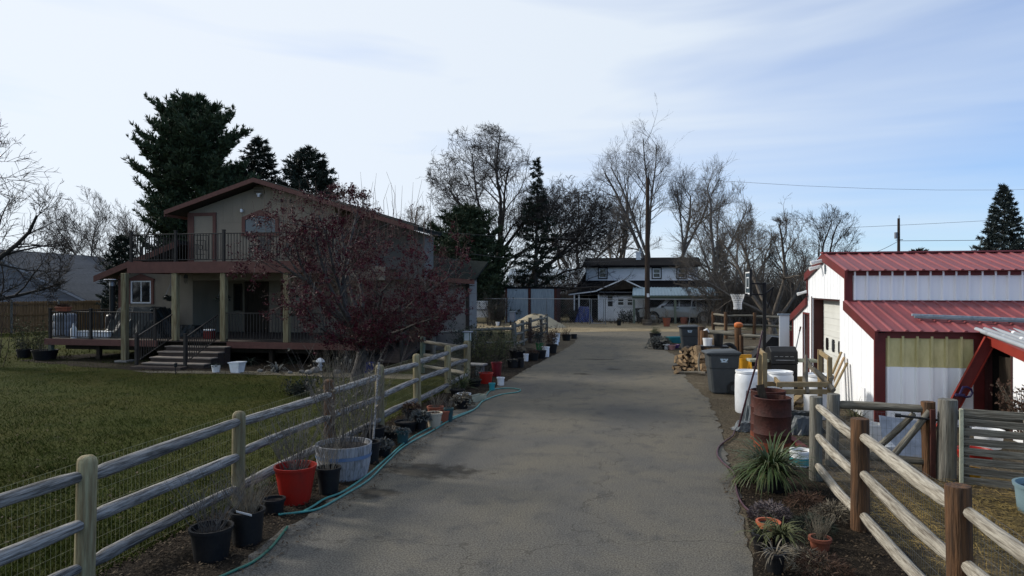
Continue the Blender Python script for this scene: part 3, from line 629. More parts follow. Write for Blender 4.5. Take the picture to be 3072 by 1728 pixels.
# ---- bare trees
def at(px, d): v = Dp(px, 0, d); v.z = 0; return v
bare_tree('bare_tree', 'large bare tree reaching into the left edge of the picture', at(-190, 24), 21,
    [((0, 0, 0), (.05, 0, 1), 3.6, .26), ((0, 0, 2.2), (.75, .1, .45), 5.2, .15), ((0, 0, 2.6), (-.6, .3, .8), 4.5, .15), ((0, 0, 3.2), (.30, -.2, .9), 5.6, .15), ((0, 0, 1.9), (.9, .3, .12), 4.6, .11)],
    ((.6, 0, 4.9), (3.9, 3.6, 4.7)), [(9, .7, .55), (6, .7, .55), (5, .65, .55), (4, .6, .6)], 'bark_dark', 'bark_dark', up=.20, rmin=.009)
bare_tree('bare_tree', 'slim bare tree against the pale sky behind the grey neighbour house', at(255, 62), 22,
    [((0, 0, 0), (-.05, 0, 1), 6, .16), ((0, 0, 1), (.25, .1, 1), 8, .13), ((0, 0, .8), (-.45, .1, 1), 8, .13)], ((-.6, 0, 6.6), (3.4, 3, 5.4)), [(9, .5, .5), (6, .55, .5), (5, .6, .55), (4, .6, .6)], 'bark_dark', 'bark_dark', up=.5, rmin=.013)
bare_tree('bare_tree', 'wide bare grey tree left of the tall pine', at(405, 48), 23,
    [((0, 0, 0), (-.1, 0, 1), 5, .22), ((0, 0, 1.5), (-.5, .1, 1), 7, .15), ((0, 0, 2), (.1, .2, 1), 8, .15), ((0, 0, 1), (-.9, 0, .8), 5, .1)], ((-1.4, 0, 7.0), (3.6, 3.2, 5.4)), [(9, .55, .5), (6, .6, .52), (5, .6, .55), (4, .6, .6)], 'bark_dark', 'bark_grey', up=.45, rmin=.012)
bare_tree('bare_tree', 'big dark bare tree with arching limbs in the middle of the view', at(1500, 56), 24,
    [((0, 0, 0), (-.05, 0, 1), 7.0, .40)] + [((0, 0, z), d_, L_, R_) for z, d_, L_, R_ in ((5.0, (-.85, .2, .75), 8.2, .19), (6.0, (-.25, -.2, 1), 9.2, .19), (5.4, (.62, .1, .85), 7.5, .17), (4.2, (-1, -.2, .30), 7.0, .15), (6.5, (.12, .3, 1), 9.6, .17), (5.2, (-.5, .6, .8), 7.5, .15), (5.6, (-.6, -.5, 1), 8.5, .15), (4.6, (.8, .4, .5), 6, .13), (5.0, (.3, -.6, .9), 7.5, .14))],
    ((-1.6, 0, 10.2), (4.8, 4.4, 5.9)), [(10, .7, .52), (7, .7, .52), (5, .75, .55), (4, .7, .6)], 'bark_dark', 'bark_dark', up=.10, wob=.22, rmin=.014)
bare_tree('bare_tree', 'dense dark bare tree leaning right in front of the narrow spruce', at(1556, 56), 25,
    [((0, 0, 0), (.3, 0, 1), 4.0, .34)] + [((.3 * z, 0, z), d_, L_, R_) for z, d_, L_, R_ in ((3.0, (.95, .1, .75), 8, .18), (2.6, (.5, .3, 1), 8.2, .17), (2.2, (1, -.2, .28), 7.4, .14), (3.2, (.75, -.3, 1), 7.4, .15), (3.0, (.2, .3, 1), 7, .14), (2.4, (1, .3, .5), 8, .14), (2.8, (.4, -.5, .9), 7, .13), (2.0, (.9, -.4, .1), 6.5, .12))],
    ((3.5, 0, 7.6), (4.5, 3.8, 4.2)), [(11, .75, .55), (7, .75, .52), (6, .75, .55), (5, .7, .6)], 'bark_dark', 'bark_dark', up=.03, wob=.25, rmin=.015)
bare_tree('bare_tree', 'dark bare limbs low behind the corrugated panels', at(1478, 56), 35,
    [((0, 0, 0), (-.1, 0, 1), 3.6, .3), ((0, 0, 2), (-.8, .2, .6), 4.6, .15), ((0, 0, 2.4), (.8, .1, .6), 4.6, .15), ((0, 0, 3), (.1, 0, 1), 4, .15)],
    ((-.6, 0, 5.4), (3.8, 3.0, 2.9)), [(9, .8, .5), (6, .8, .5), (5, .75, .52), (4, .7, .6)], 'bark_dark', 'bark_dark', up=-.05, wob=.3, rmin=.009)
cot = [(14, .78, .42), (7, .62, .52), (5, .6, .55), (3, .55, .6)]
bare_tree('bare_tree', 'tallest bare cottonwood with two leaning stems behind the white farmhouse', at(1990, 85), 26,
    [((0, 0, 0), (-.28, 0, 1), 22, .36), ((-.3, 0, 3), (-.50, .1, 1), 19, .26), ((-2.0, 0, 7.0), (.16, .1, 1), 14, .20), ((-1.6, 0, 5), (-.1, -.3, 1), 16, .2)], ((-3.6, 0, 14), (5.4, 5, 9.6)), cot, 'bark_grey', 'bark_grey', up=.14, wob=.11, rmin=.011)
bare_tree('bare_tree', 'slender bare cottonwood leaning right behind the white farmhouse', at(2020, 84), 27,
    [((0, 0, 0), (.22, 0, 1), 20.5, .32), ((.9, 0, 6), (.42, .1, 1), 13, .18), ((1.2, 0, 7), (.0, .3, 1), 12, .15)], ((2.8, 0, 13.4), (3.4, 3.4, 8.8)), cot, 'bark_grey', 'bark_grey', up=.14, wob=.11, rmin=.011)
bare_tree('bare_tree', 'bare tan tree right of the two cottonwoods', at(2150, 74), 28,
    [((0, 0, 0), (.02, 0, 1), 16, .28), ((0, 0, 3), (.28, .1, 1), 12, .17), ((0, 0, 2), (-.28, 0, 1), 11, .16), ((0, 0, 4), (.05, .3, 1), 10, .13)], ((.3, 0, 8.6), (3.6, 3.4, 7.8)), cot, 'bark_grey', 'bark_tan', up=.16, wob=.12, rmin=.011)
bare_tree('bare_tree', 'spreading bare fruit tree behind the basketball hoop', at(2318, 37), 29,
    [((0, 0, 0), (-.05, 0, 1), 1.5, .26), ((0, 0, .7), (-.75, 0, .9), 5.4, .14), ((0, 0, .8), (-.25, .3, 1), 5.6, .14), ((0, 0, .9), (.25, -.1, 1), 5.6, .14), ((0, 0, .7), (.8, .2, .8), 4.4, .12), ((0, 0, 1.0), (-.95, -.2, .5), 5.2, .1)],
    ((-.9, 0, 3.9), (4.3, 3.4, 3.1)), [(9, .6, .5), (6, .65, .5), (5, .65, .55), (4, .6, .6)], 'bark_tan', 'bark_tan', up=.22, rmin=.007)
bare_tree('bare_tree', 'bushy bare tree against the blue sky left of the red barn ridge', at(2440, 46), 30,
    [((0, 0, 0), (0, 0, 1), 2, .2), ((0, 0, 1), (-.5, 0, 1), 6, .12), ((0, 0, 1), (.5, .1, 1), 6.4, .12), ((0, 0, 1.4), (.1, .2, 1), 6, .12), ((0, 0, 1.2), (.9, 0, .8), 4.8, .1)],
    ((.4, 0, 4.4), (3.3, 3, 3.9)), [(9, .5, .5), (6, .55, .5), (5, .6, .55), (4, .6, .6)], 'bark_dark', 'bark_dark', up=.4, rmin=.008)
bare_tree('bare_tree', 'tangled bare tree with drooping tan twigs beside the carport', at(2190, 47), 31,
    [((0, 0, 0), (0, 0, 1), 2.4, .2), ((0, 0, 1.4), (-.8, 0, .8), 5, .12), ((0, 0, 1.6), (.6, .1, .9), 5, .12), ((0, 0, 1.4), (-.2, .2, 1), 5.4, .12), ((0, 0, 1.6), (-1, .1, .45), 4.4, .1)],
    ((-.2, 0, 4.4), (3.9, 3, 3.0)), [(9, .7, .5), (6, .75, .5), (6, .7, .55), (4, .65, .6)], 'bark_tan', 'bark_tan', up=-.02, wob=.27, rmin=.007)
far = [(1085, 74, 11.0, 'pale bare tree showing above the crabapple crown'), (1275, 82, 12.0, 'pale bare tree left of the big dark bare tree'), (1735, 92, 15.0, 'hazy far bare tree left of the cottonwoods'), (1850, 96, 15.0, 'hazy far bare tree behind the farmhouse chimney'), (2250, 90, 11, 'hazy far bare tree behind the basketball hoop')]
src = None
for i, (px, d, h, lab) in enumerate(far):
    if src is None:
        src, _ = bare_tree('bare_tree', lab, at(px, d), 41, [((0, 0, 0), (0, 0, 1), 8, .26), ((0, 0, 1), (.4, .1, 1), 9, .17), ((0, 0, 1), (-.4, 0, 1), 9, .17), ((0, 0, 2), (0, .3, 1), 9, .17)], ((0, 0, 6), (4.4, 4, 5.4)), [(9, .5, .48), (6, .55, .5), (5, .6, .55), (3, .6, .6)], 'bark_tan', 'bark_tan', up=.4, rmin=.013)
        src.scale = (h / 11,) * 3; continue
    c = copy_tree(src); c.location = at(px, d); c.scale = (h / 11 * 1.1, h / 11 * 1.1, h / 11); c.rotation_euler = (0, 0, i * 1.7); c['label'] = lab
p = at(2755, 150)
conifer('far_tree', 'tiny round tree on the horizon above the barn ridge', p, 10.5, lambda h: 4.5 * math.sin(math.pi * min(1, .12 + h * .86)) ** .7 * (h > .35) + .2, 33, nb=50, tuft=.9, k=7, tw=.1, step=.7)

# brush masses that close the horizon
def brush(name, px0, px1, d, h, n, m, label, seed, zb=0.0):
    r = random.Random(seed); polys = []
    for i in range(n):
        px = r.uniform(px0, px1); dd = d * r.uniform(.92, 1.12); b = Dp(px, 0, dd); hh = h * r.uniform(.35, 1.0)
        x, y, z = b.x, b.y, zb; pts = [(x, y, z)]; dx, dy = r.gauss(0, .35), r.gauss(0, .35)
        for j in range(4):
            x += dx * hh / 4 + r.gauss(0, .06) * hh; y += dy * hh / 4 + r.gauss(0, .06) * hh; z += hh / 4
            pts.append((x, y, z))
        polys.append((pts, [.03, .024, .018, .012, .006]))
        for q in range(5):
            a = pts[r.randint(1, 3)]; l = hh * .35; polys.append(([a, (a[0] + r.gauss(0, l * .5), a[1] + r.gauss(0, l * .5), a[2] + r.uniform(-.1, 1) * l)], [.014, .006]))
    V, Q = tubes(polys, 3); return tag(ob(name, np_mesh(name, V, [Q]), M[m]), label, 'brush', kind='stuff')
brush('brush', -100, 420, 70, 4, 500, 'bark_dark', 'dark winter brush on the horizon behind the grey neighbour house', 51)
brush('brush', 1380, 1780, 66, 5.0, 1100, 'bark_dark', 'dark winter brush behind the corrugated panels', 52)
brush('brush', 1680, 2420, 78, 5.5, 1300, 'bark_tan', 'brown winter brush behind the white farmhouse and carport', 53)
brush('brush', 2120, 2500, 50, 4.6, 1100, 'bark_tan', 'brown thicket behind the far end of the red barn', 54)
# ------------------------------------------------------------------ tan house on the left (aligned with the drive)
def PY(px, py, Y):
    a = (px - 1536) / F; d = Y / (a * ST + CT); return Vector((d * (a * CT - ST), Y, CAMH - (py - HY) * d / F))
def xat(px, Y): return PY(px, 800, Y).x
HO = Vector((-14.6, 24.5, 0))
house = thing('house', 'tan two storey house with red brown trim, balcony and wrap around porch', 'house', HO)
def hl(v): return Vector(v) - HO
def hpart(name, mb, m, parent=None, bevel=0, smooth=False):
    """mesh given in world coordinates, stored relative to the house"""
    mb.V = [tuple(Vector(v) - HO) for v in mb.V]
    return ob(name, mb.mesh(name, smooth=smooth, bevel=bevel), M[m], parent or house)
YF, YW, YR = 21.7, 24.5, 23.9
XL, XR = -21.05, -9.6
DZ = .77                                             # porch floor
RZ = lambda x: 6.9 - .305 * abs(x + 14.65)           # main roof top
# walls
lw = MB()
XC = xat(578, YW); YN = YW + 2.1
lw.span((XL, YW, .25), (XC, 35, 3.45)); lw.span((XC, YN, .25), (XR, 34.9, 3.44)); lw.span((XC - .01, YW + .015, 2.95), (XR, YW + .12, 3.48))
hpart('wall', lw, 'tan_wall')
uw = MB(); x0, x1 = -17.88, -11.6
uw.prism([(x0, YW + .02, 3.5), (x1, YW + .02, 3.5), (x1, YW + .02, RZ(x1) - .22), (-14.65, YW + .02, RZ(-14.65) - .22), (x0, YW + .02, RZ(x0) - .22)], (0, 9, 0))
hpart('wall', uw, 'tan_wall')
rw = MB(); rw.prism([(-11.62, 26.0, 3.0), (-8.5, 26.0, 3.0), (-8.5, 26.0, RZ(-8.5) - .25), (-11.62, 26.0, RZ(-11.62) - .22)], (0, 1.2, 0)); hpart('wall', rw, 'grey_wall_shaded')
ww = MB(); ww.span((-9.58, 27.0, .1), (-6.95, 28.4, 2.92)); hpart('wall', ww, 'grey_wall')
# T1-11 siding battens: shallow vertical grooves read as thin darker lines
for i in range(15):
    x = x0 + .25 + i * .42
    if x > x1 - .1: break
    b = MB(); b.span((x, YW + .012, 5.28), (x + .012, YW + .03, RZ(x) - .26)); hpart('siding_batten', b, 'tan_wall')
b = MB(); b.span((x0, YW + .008, 5.24), (x1, YW + .03, 5.26)); hpart('siding_joint', b, 'tan_wall')
for x in (x0, XL): 
    b = MB(); z0_, z1_ = (3.6, RZ(x0) - .25) if x == x0 else (.3, 3.15); b.span((x - .03, YW - .03, z0_), (x + .12, YW + .1, z1_)); hpart('corner_board', b, 'trim_red')
b = MB(); b.span((-9.62, 26.95, DZ), (-9.40, 27.08, 2.9)); hpart('corner_board', b, 'trim_red')
b = MB(); b.span((-7.06, 26.96, .1), (-6.93, 27.08, 2.9)); hpart('corner_board', b, 'soffit')
# roofs
def roof_slab(name, a, b, y0, y1, th, m):
    (xa, za), (xb, zb) = a, b; s = MB(); s.prism([(xa, y0, za), (xb, y0, zb), (xb, y0, zb - th), (xa, y0, za - th)], (0, y1 - y0, 0)); return hpart(name, s, m)
ridge = (-14.65, 6.9); le = (-18.5, RZ(-18.5)); re = (-8.2, RZ(-8.2)); rm = (-11.55, RZ(-11.55))
rf = roof_slab('roof', le, ridge, YR, 34.5, .10, 'shingle_dark'); roof_slab('roof', ridge, rm, YR + .01, 34.5, .10, 'shingle_dark'); roof_slab('roof', rm, re, YR + .012, 27.4, .10, 'shingle_dark')
for a, b in ((le, ridge), (ridge, re)):
    s = MB(); s.prism([(a[0], YR - .05, a[1] - .02), (b[0], YR - .05, b[1] - .02), (b[0], YR - .05, b[1] - .19), (a[0], YR - .05, a[1] - .19)], (0, .045, 0)); hpart('fascia', s, 'trim_red')
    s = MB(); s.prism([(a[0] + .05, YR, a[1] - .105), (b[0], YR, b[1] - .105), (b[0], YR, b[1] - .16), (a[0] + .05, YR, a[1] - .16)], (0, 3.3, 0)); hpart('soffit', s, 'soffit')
s = MB(); s.span((-18.53, YR, le[1] - .26), (-18.48, 34.4, le[1] - .03)); hpart('fascia', s, 'trim_red')
l0 = (-21.7, 3.13); l1 = (-17.9, 4.52)
roof_slab('roof', l0, l1, YR, 34.5, .09, 'shingle_dark')
s = MB(); s.prism([(l0[0], YR - .05, l0[1]), (l1[0], YR - .05, l1[1]), (l1[0], YR - .05, l1[1] - .24), (l0[0], YR - .05, l0[1] - .24)], (0, .045, 0)); hpart('fascia', s, 'trim_red')
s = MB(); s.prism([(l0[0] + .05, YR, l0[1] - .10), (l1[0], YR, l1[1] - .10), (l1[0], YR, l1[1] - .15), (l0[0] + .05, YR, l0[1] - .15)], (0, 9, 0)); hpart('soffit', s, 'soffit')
# right wing roof, pitched towards the front with a flared eave
ee = [(-11.3, 3.85), (-9.2, 3.35), (-8.0, 3.1), (-6.55, 2.98)]
for i in range(3):
    (xa, za), (xb, zb) = ee[i], ee[i + 1]; s = MB()
    s.add([(xa, 26.4, za), (xb, 26.4, zb), (xb, 28.8, zb + .8), (xa, 28.8, za + .8), (xa, 26.4, za - .08), (xb, 26.4, zb - .08), (xb, 28.8, zb + .7), (xa, 28.8, za + .7)],
          [(0, 1, 2, 3), (7, 6, 5, 4), (0, 4, 5, 1), (1, 5, 6, 2), (2, 6, 7, 3), (3, 7, 4, 0)]); hpart('roof', s, 'shingle_dark')
    s = MB(); s.prism([(xa, 26.35, za - .01), (xb, 26.35, zb - .01), (xb, 26.35, zb - .19), (xa, 26.35, za - .19)], (0, .045, 0)); hpart('fascia', s, 'trim_red')
b = MB(); b.prism([(-7.02, 27.0, 2.92), (-7.02, 28.4, 2.92), (-7.02, 28.4, 3.52), (-7.02, 27.0, 3.05)], (.06, 0, 0)); hpart('gable_infill', b, 'grey_wall_shaded')
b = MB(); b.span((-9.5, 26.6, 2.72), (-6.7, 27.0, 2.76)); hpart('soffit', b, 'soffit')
# gable vent, lamps, little security cameras
c = PY(777, 566, YW); v = MB(); v.span((c.x - .22, YW - .03, c.z - .2), (c.x + .22, YW + .03, c.z + .18)); vent = hpart('gable_vent', v, 'tan_wall')
for i in range(6):
    s = MB(); s.box((c.x, YW - .045, c.z - .17 + i * .06), (.38, .03, .02)); hpart('slat', s, 'soffit', vent)
for (px, py) in ((724, 632), (845, 602), (872, 604)):
    c = PY(px, py, YW - .1); s = MB(); s.lathe([(.03, -.07), (.05, -.05), (.05, .05), (.03, .07)], 10, c, True, True); s.span((c.x - .02, c.y, c.z - .02), (c.x + .02, YW + .03, c.z + .02)); hpart('wall_lamp', s, 'metal_black' if px != 724 else 'white_trim', smooth=True)
c = PY(776, 583, YW - .12); s = MB(); s.span((c.x - .09, c.y - .02, c.z), (c.x + .09, c.y + .05, c.z + .04)); s.lathe([(.05, -.1), (.05, .0)], 8, c, True, True); s.span((c.x - .02, c.y, c.z), (c.x + .02, YW + .02, c.z + .03)); hpart('flood_lamp', s, 'white_trim')
# balcony door and arched window
def framed(name, x0, x1, z0, z1, Y, fm, pm, w=.12, mull=(), proud=.05, top=None):
    """opening on a wall facing -Y: frame boards round a recessed pane"""
    f = MB(); f.span((x0 - w, Y - proud, z0 - .02), (x0, Y + .03, z1 + w)); f.span((x1, Y - proud, z0 - .02), (x1 + w, Y + .03, z1 + w)); f.span((x0 - .001, Y - proud + .003, z1), (x1 + .001, Y + .03, z1 + w - .002))
    fo = hpart(name, f, fm)
    p = MB(); p.span((x0, Y - .012, z0), (x1, Y + .02, z1)); hpart('pane' if 'window' in name else 'door_leaf', p, pm, fo)
    for (a, b_, c_, d_) in mull:
        q = MB(); q.span((a, Y - .035, b_), (c_, Y - .008, d_)); hpart('mullion', q, fm if 'window' not in name else 'white_trim', fo)
    return fo
d0, d1 = xat(583, YW), xat(640, YW); zt = PY(610, 648, YW).z
framed('door', d0, d1, 3.6, zt, YW, 'trim_red', 'tan_wall', w=.13)
a0, a1 = xat(737, YW), xat(827, YW); zs = PY(780, 700, YW).z; ze = PY(780, 660, YW).z; zp = PY(780, 648, YW).z; xm = (a0 + a1) / 2
arc = [(a0 + (a1 - a0) * t, ze + (zp - ze) * math.sin(math.pi * t) ** .8) for t in [i / 10 for i in range(11)]]
p = MB(); p.prism([(a0, YW - .02, zs)] + [(a1, YW - .02, zs)] + [(x, YW - .02, z) for x, z in arc[::-1]], (0, .03, 0))
f = MB(); f.prism([(a0 - .14, YW - .05, zs - .0), (a0, YW - .05, zs)] + [(x, YW - .05, z) for x, z in arc] + [(a1, YW - .05, zs), (a1 + .14, YW - .05, zs), (a1 + .14, YW - .05, ze + .12), (xm, YW - .05, zp + .24), (a0 - .14, YW - .05, ze + .12)], (0, .08, 0))
f.span((a0 - .16, YW - .07, zs - .1), (a1 + .16, YW + .03, zs - .001))
wfr = hpart('window', f, 'trim_red'); hpart('pane', p, 'glass_blue', wfr)
# lower window left of the porch post
b0, b1 = xat(398, YW), xat(452, YW); zb, zt = PY(425, 905, YW).z, PY(425, 846, YW).z
wn = framed('window', b0, b1, zb, zt, YW, 'white_trim', 'glass_dark', w=.05, mull=[((b0 + b1) / 2 - .02, zb, (b0 + b1) / 2 + .02, zt)])
f = MB(); f.span((b0 - .05, YW - .05, zb - .07), (b1 + .05, YW + .02, zb - .021)); hpart('window_sill', f, 'white_trim', wn)
f = MB(); f.prism([(b0 - .2, YW - .08, zt + .06), (b1 + .2, YW - .08, zt + .06), (b1 + .2, YW - .08, zt + .12), ((b0 + b1) / 2, YW - .08, zt + .33), (b0 - .2, YW - .08, zt + .12)], (0, .12, 0)); hpart('window_pediment', f, 'trim_red', wn)
for a_, b_ in ((b1 + .055, b1 + .17), (b0 - .17, b0 - .055)):
    f = MB(); f.span((a_, YW - .06, zb - .1), (b_, YW + .03, zt + .055)); hpart('shutter_trim', f, 'trim_red', wn)
# front doors deep in the porch
e0, e1 = xat(742, YN), xat(800, YN)
framed('door', e0, e1, DZ, DZ + 2.05, YN, 'dark_wood', 'dark_wood', w=.1)
s0 = xat(706, YN); framed('sidelight_window', s0, s0 + .28, DZ + .9, DZ + 2.0, YN, 'dark_wood', 'glass_dark', w=.06)
f0 = xat(850, YN); framed('porch_window', f0, f0 + 1.2, DZ + .7, DZ + 1.9, YN, 'trim_red', 'glass_dark', w=.1)
# porch deck
dk = MB(); dk.span((-21.75, YF, DZ - .04), (-8.95, YW, DZ)); dk.span((XC, YW, DZ - .041), (-9.6, YN, DZ - .001)); dk.span((-21.75, YW, DZ - .04), (XL - .02, 29, DZ)); dk.span((-8.97 - .6, YW + .01, DZ - .04), (-8.25, 27, DZ - .002))
deck = hpart('porch_deck', dk, 'deck_wood')
xs0, xs1 = xat(462, YF), xat(690, YF)
for (a, b_) in ((-21.78, xs0 + .15), (xs1 - .1, -8.93)):
    r = MB(); r.span((a, YF - .05, DZ - .22), (b_, YF - .004, DZ + .004)); hpart('rim_board', r, 'trim_red', deck)
r = MB(); r.span((-21.8, YF - .05, DZ - .22), (-21.755, 29, DZ + .004)); hpart('rim_board', r, 'trim_red', deck)
bm_ = MB(); bm_.span((-21.4, YF + .5, .35), (-9.2, YF + .65, DZ - .05)); hpart('joist_beam', bm_, 'dark_wood', deck)
for i in range(8):
    x = -21.6 + i * 1.75
    q = MB(); q.box((x, YF + .06 if i == 0 else YF + .4, .28), (.14, .14, .55)); hpart('deck_pier', q, 'post_teal' if i == 0 else 'dark_wood', deck)
# balcony
xb0, xb1 = -18.27, xat(905, YF); BZ = 3.58
q = MB(); q.span((xb0, YF + .02, BZ - .12), (xb1, YW, BZ)); bal = hpart('balcony_floor', q, 'deck_wood')
q = MB(); q.span((xb0 - .03, YF - .05, BZ - .39), (xb1 + .03, YF + .019, BZ + .01)); hpart('rim_board', q, 'trim_red', bal)
for x in (xb0, xb1):
    q = MB(); q.span((x - .03, YF + .021, BZ - .39), (x + .03, YW - .01, BZ + .008)); hpart('rim_board', q, 'trim_red', bal)
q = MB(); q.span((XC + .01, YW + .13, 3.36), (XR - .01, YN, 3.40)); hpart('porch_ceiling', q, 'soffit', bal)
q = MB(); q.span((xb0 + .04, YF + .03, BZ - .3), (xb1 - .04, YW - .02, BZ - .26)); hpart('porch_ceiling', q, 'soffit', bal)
for i, px in enumerate((390, 527, 672, 861)):
    x = xat(px, YF + .1); z0 = .06 if i == 0 else DZ
    q = MB(); q.span((x - .1, YF + (.0 if i else -.24), z0), (x + .1, YF + (.2 if i else -.051), BZ - .39 if i else BZ - .395)); hpart('porch_post', q, 'post_green', bevel=.012)
    if i == 0:
        q = MB(); q.span((x - .24, YF - .38, 0), (x + .24, YF + .1, .06)); hpart('footing', q, 'concrete')
# railings
bal_me = {}
def railing(parent, p0, p1, h=1.0, step=.115, ends=(1, 1), m='rail_metal', off=.08, origin=HO, ph=.12):
    p0, p1 = Vector(p0) - origin, Vector(p1) - origin; t = p1 - p0; L = math.hypot(t.x, t.y); n = max(2, int(L / step))
    r = MB(); up = Vector((0, 0, 1))
    r.beam(p0 + up * h, p1 + up * h, .055, .035); r.beam(p0 + up * off, p1 + up * off, .035, .03)
    ro = ob('railing', r.mesh('railing', bevel=.006), M[m], parent)
    for e, p in zip(ends, (p0, p1)):
        if e:
            q = MB(); q.box((p.x, p.y, p.z + (h + ph) / 2 - .01), (.085, .085, h + ph + .0)); q.box((p.x, p.y, p.z + h + ph), (.105, .105, .03)); ob('rail_post', q.mesh('rail_post'), M[m], ro)
    key = round(h - off, 2)
    if key not in bal_me:
        q = MB(); q.box((0, 0, key / 2), (.02, .02, key)); bal_me[key] = q.mesh('baluster')
    for i in range(1, n):
        p = p0 + t * (i / n) + up * off; ob('baluster', bal_me[key], M[m], ro, p)
    return ro
yr = YF + .07
xm1 = xat(268, YF)
railing(house, (-21.65, yr, DZ), (xm1, yr, DZ)); railing(house, (xm1 + .05, yr, DZ), (xs0 - .02, yr, DZ), ends=(0, 1))
railing(house, (-21.65, yr + .1, DZ), (-21.65, 28.5, DZ), ends=(0, 1))
railing(house, (xs1 - .2, yr, DZ), (xat(861, YF) - .12, yr, DZ), ends=(0, 0)); railing(house, (xat(861, YF) + .12, yr, DZ), (-9.05, yr, DZ), ends=(0, 1))
x1_, x2_, x3_ = xb0 + .05, xat(523, YF), xat(668, YF)
railing(house, (x1_, yr, BZ), (x2_, yr, BZ)); railing(house, (x2_ + .05, yr, BZ), (x3_, yr, BZ), ends=(0, 1)); railing(house, (x3_ + .05, yr, BZ), (xb1 - .05, yr, BZ), ends=(0, 1))
railing(house, (x1_, yr + .1, BZ), (x1_, YW - .1, BZ), ends=(0, 0)); railing(house, (xb1 - .05, yr + .1, BZ), (xb1 - .05, YW - .1, BZ), ends=(0, 0))
# maze-like panel in the balcony railing
c = PY(600, 742, yr); q = MB(); k = .3
for (x0_, z0_, x1__, z1_) in ((-k, -.42, k, -.42), (-k, .42, k, .42), (-k, -.42, -k, .42), (k, -.42, k, .42), (-.07, -.07, .07, -.07), (-.07, .07, .07, .07), (-.07, -.07, -.07, .07), (.07, -.07, .07, .07),
      (-.18, .25, .18, .25), (-.18, -.25, .18, -.25), (-.18, -.25, -.18, .1), (.18, -.1, .18, .25), (0, .07, 0, .42), (0, -.07, 0, -.42), (-k, .1, -.07, .1), (k, -.1, .07, -.1)):
    q.beam((c.x + x0_, yr + .03, c.z + z0_), (c.x + x1__, yr + .03, c.z + z1_), .016, .02)
hpart('railing_panel', q, 'rail_metal')
# front steps
sx0, sx1 = xat(492, 21.2), xat(668, 21.2); st = MB
rise = DZ / 5
stairs = None
for i in range(5):
    z = DZ - rise * (i + 1) if i < 4 else 0
    y0 = YF - .38 * i - .40; zt_ = DZ - rise * (i + 1)
    if zt_ < .01: break
    q = MB(); q.span((sx0, y0, 0), (sx1, YF - .38 * i - .052, zt_ - .035)); s_ = hpart('step', q, 'deck_wood')
    q = MB(); q.span((sx0 - .03, y0 - .03, zt_ - .034), (sx1 + .03, YF - .38 * i - .053, zt_)); hpart('tread', q, 'step_edge', s_)
q = MB(); q.span((sx0 - .12, YF - .38 * 4 - .45, 0), (sx1 - .55, YF - .38 * 4 - .05, .07)); hpart('step', q, 'deck_wood')
for x in (sx0 + .02, sx1 - .45):
    railing(house, (x, YF - 1.85, .12), (x, YF - .12, DZ + .02), h=.92, ends=(1, 0), off=.1)
# ramp on the right with boards
ra, rb = Vector((-9.5, 22.7, .03)), Vector((-9.5, 26.0, DZ - .045))
nb_ = 24; wv = Vector((1.25, 0, 0)); bme = None
for i in range(nb_):
    c = ra.lerp(rb, (i + .5) / nb_) + wv / 2 - HO
    if bme is None:
        q = MB(); q.box((0, 0, 0), (1.25, .127, .035)); bme = q.mesh('ramp_board', bevel=.006)
    ob('ramp_board', bme, M['deck_wood'], house, c, (math.atan2(rb.z - ra.z, rb.y - ra.y), 0, 0))
for dx in (.05, .62, 1.2):
    q = MB(); q.beam(ra + Vector((dx, .05, -.08)), rb + Vector((dx, -.05, -.08)), .06, .1); hpart('ramp_joist', q, 'dark_wood')
for x in (-9.46, -8.29):
    railing(house, (x, 22.75, .06), (x, 24.4, .40), h=.95); railing(house, (x, 24.45, .41), (x, 25.95, DZ), h=.98, ends=(0, 1))
railing(house, (-9.3, 26.7, DZ), (-8.2, 26.7, DZ), h=1.0, ends=(0, 1)); railing(house, (-8.25, 26.05, DZ), (-8.25, 26.65, DZ), h=1.0, ends=(0, 0))

# ---- things on and around the porch
def lathe_thing(name, label, cat, loc, prof, m, group=None, n=18, smooth=True, capt=True):
    q = MB(); q.lathe(prof, n, (0, 0, 0), True, capt); o = ob(name, q.mesh(name, smooth=smooth), M[m]); o.location = loc; return tag(o, label, cat, group)
p = PY(337, 0, 23.4); hx = p.x
t = thing('patio_heater', 'black patio heater with round reflector on the left porch', 'patio heater', (hx, 23.4, DZ))
for nm, pr, mm in (('base', [(.24, 0), (.24, .75), (.2, .82), (.12, .86)], 'metal_black'), ('post', [(.1, .86), (.1, 1.95)], 'metal_black'), ('burner', [(.11, 1.95), (.11, 2.12), (.05, 2.2)], 'steel'), ('reflector', [(.30, 2.20), (.29, 2.22), (.03, 2.27)], 'chrome')):
    q = MB(); q.lathe(pr, 20, (0, 0, 0), True, True); ob(nm, q.mesh(nm, smooth=True), M[mm], t)
p = PY(188, 0, 22.6)
t = thing('water_tank', 'pale grey ribbed tank standing behind the left porch railing', 'tank', (p.x, 22.7, DZ))
q = MB(); q.lathe([(.38, 0), (.40, .06), (.40, .28), (.385, .30), (.40, .33), (.40, .58), (.385, .6), (.40, .63), (.40, .84), (.34, .9)], 22, (0, 0, 0), True, True); ob('body', q.mesh('body', smooth=True), M['siding_pale'], t)
q = MB(); q.lathe([(.09, .9), (.09, .95)], 12, (0, 0, 0), True, True); ob('cap', q.mesh('cap'), M['metal_black'], t)
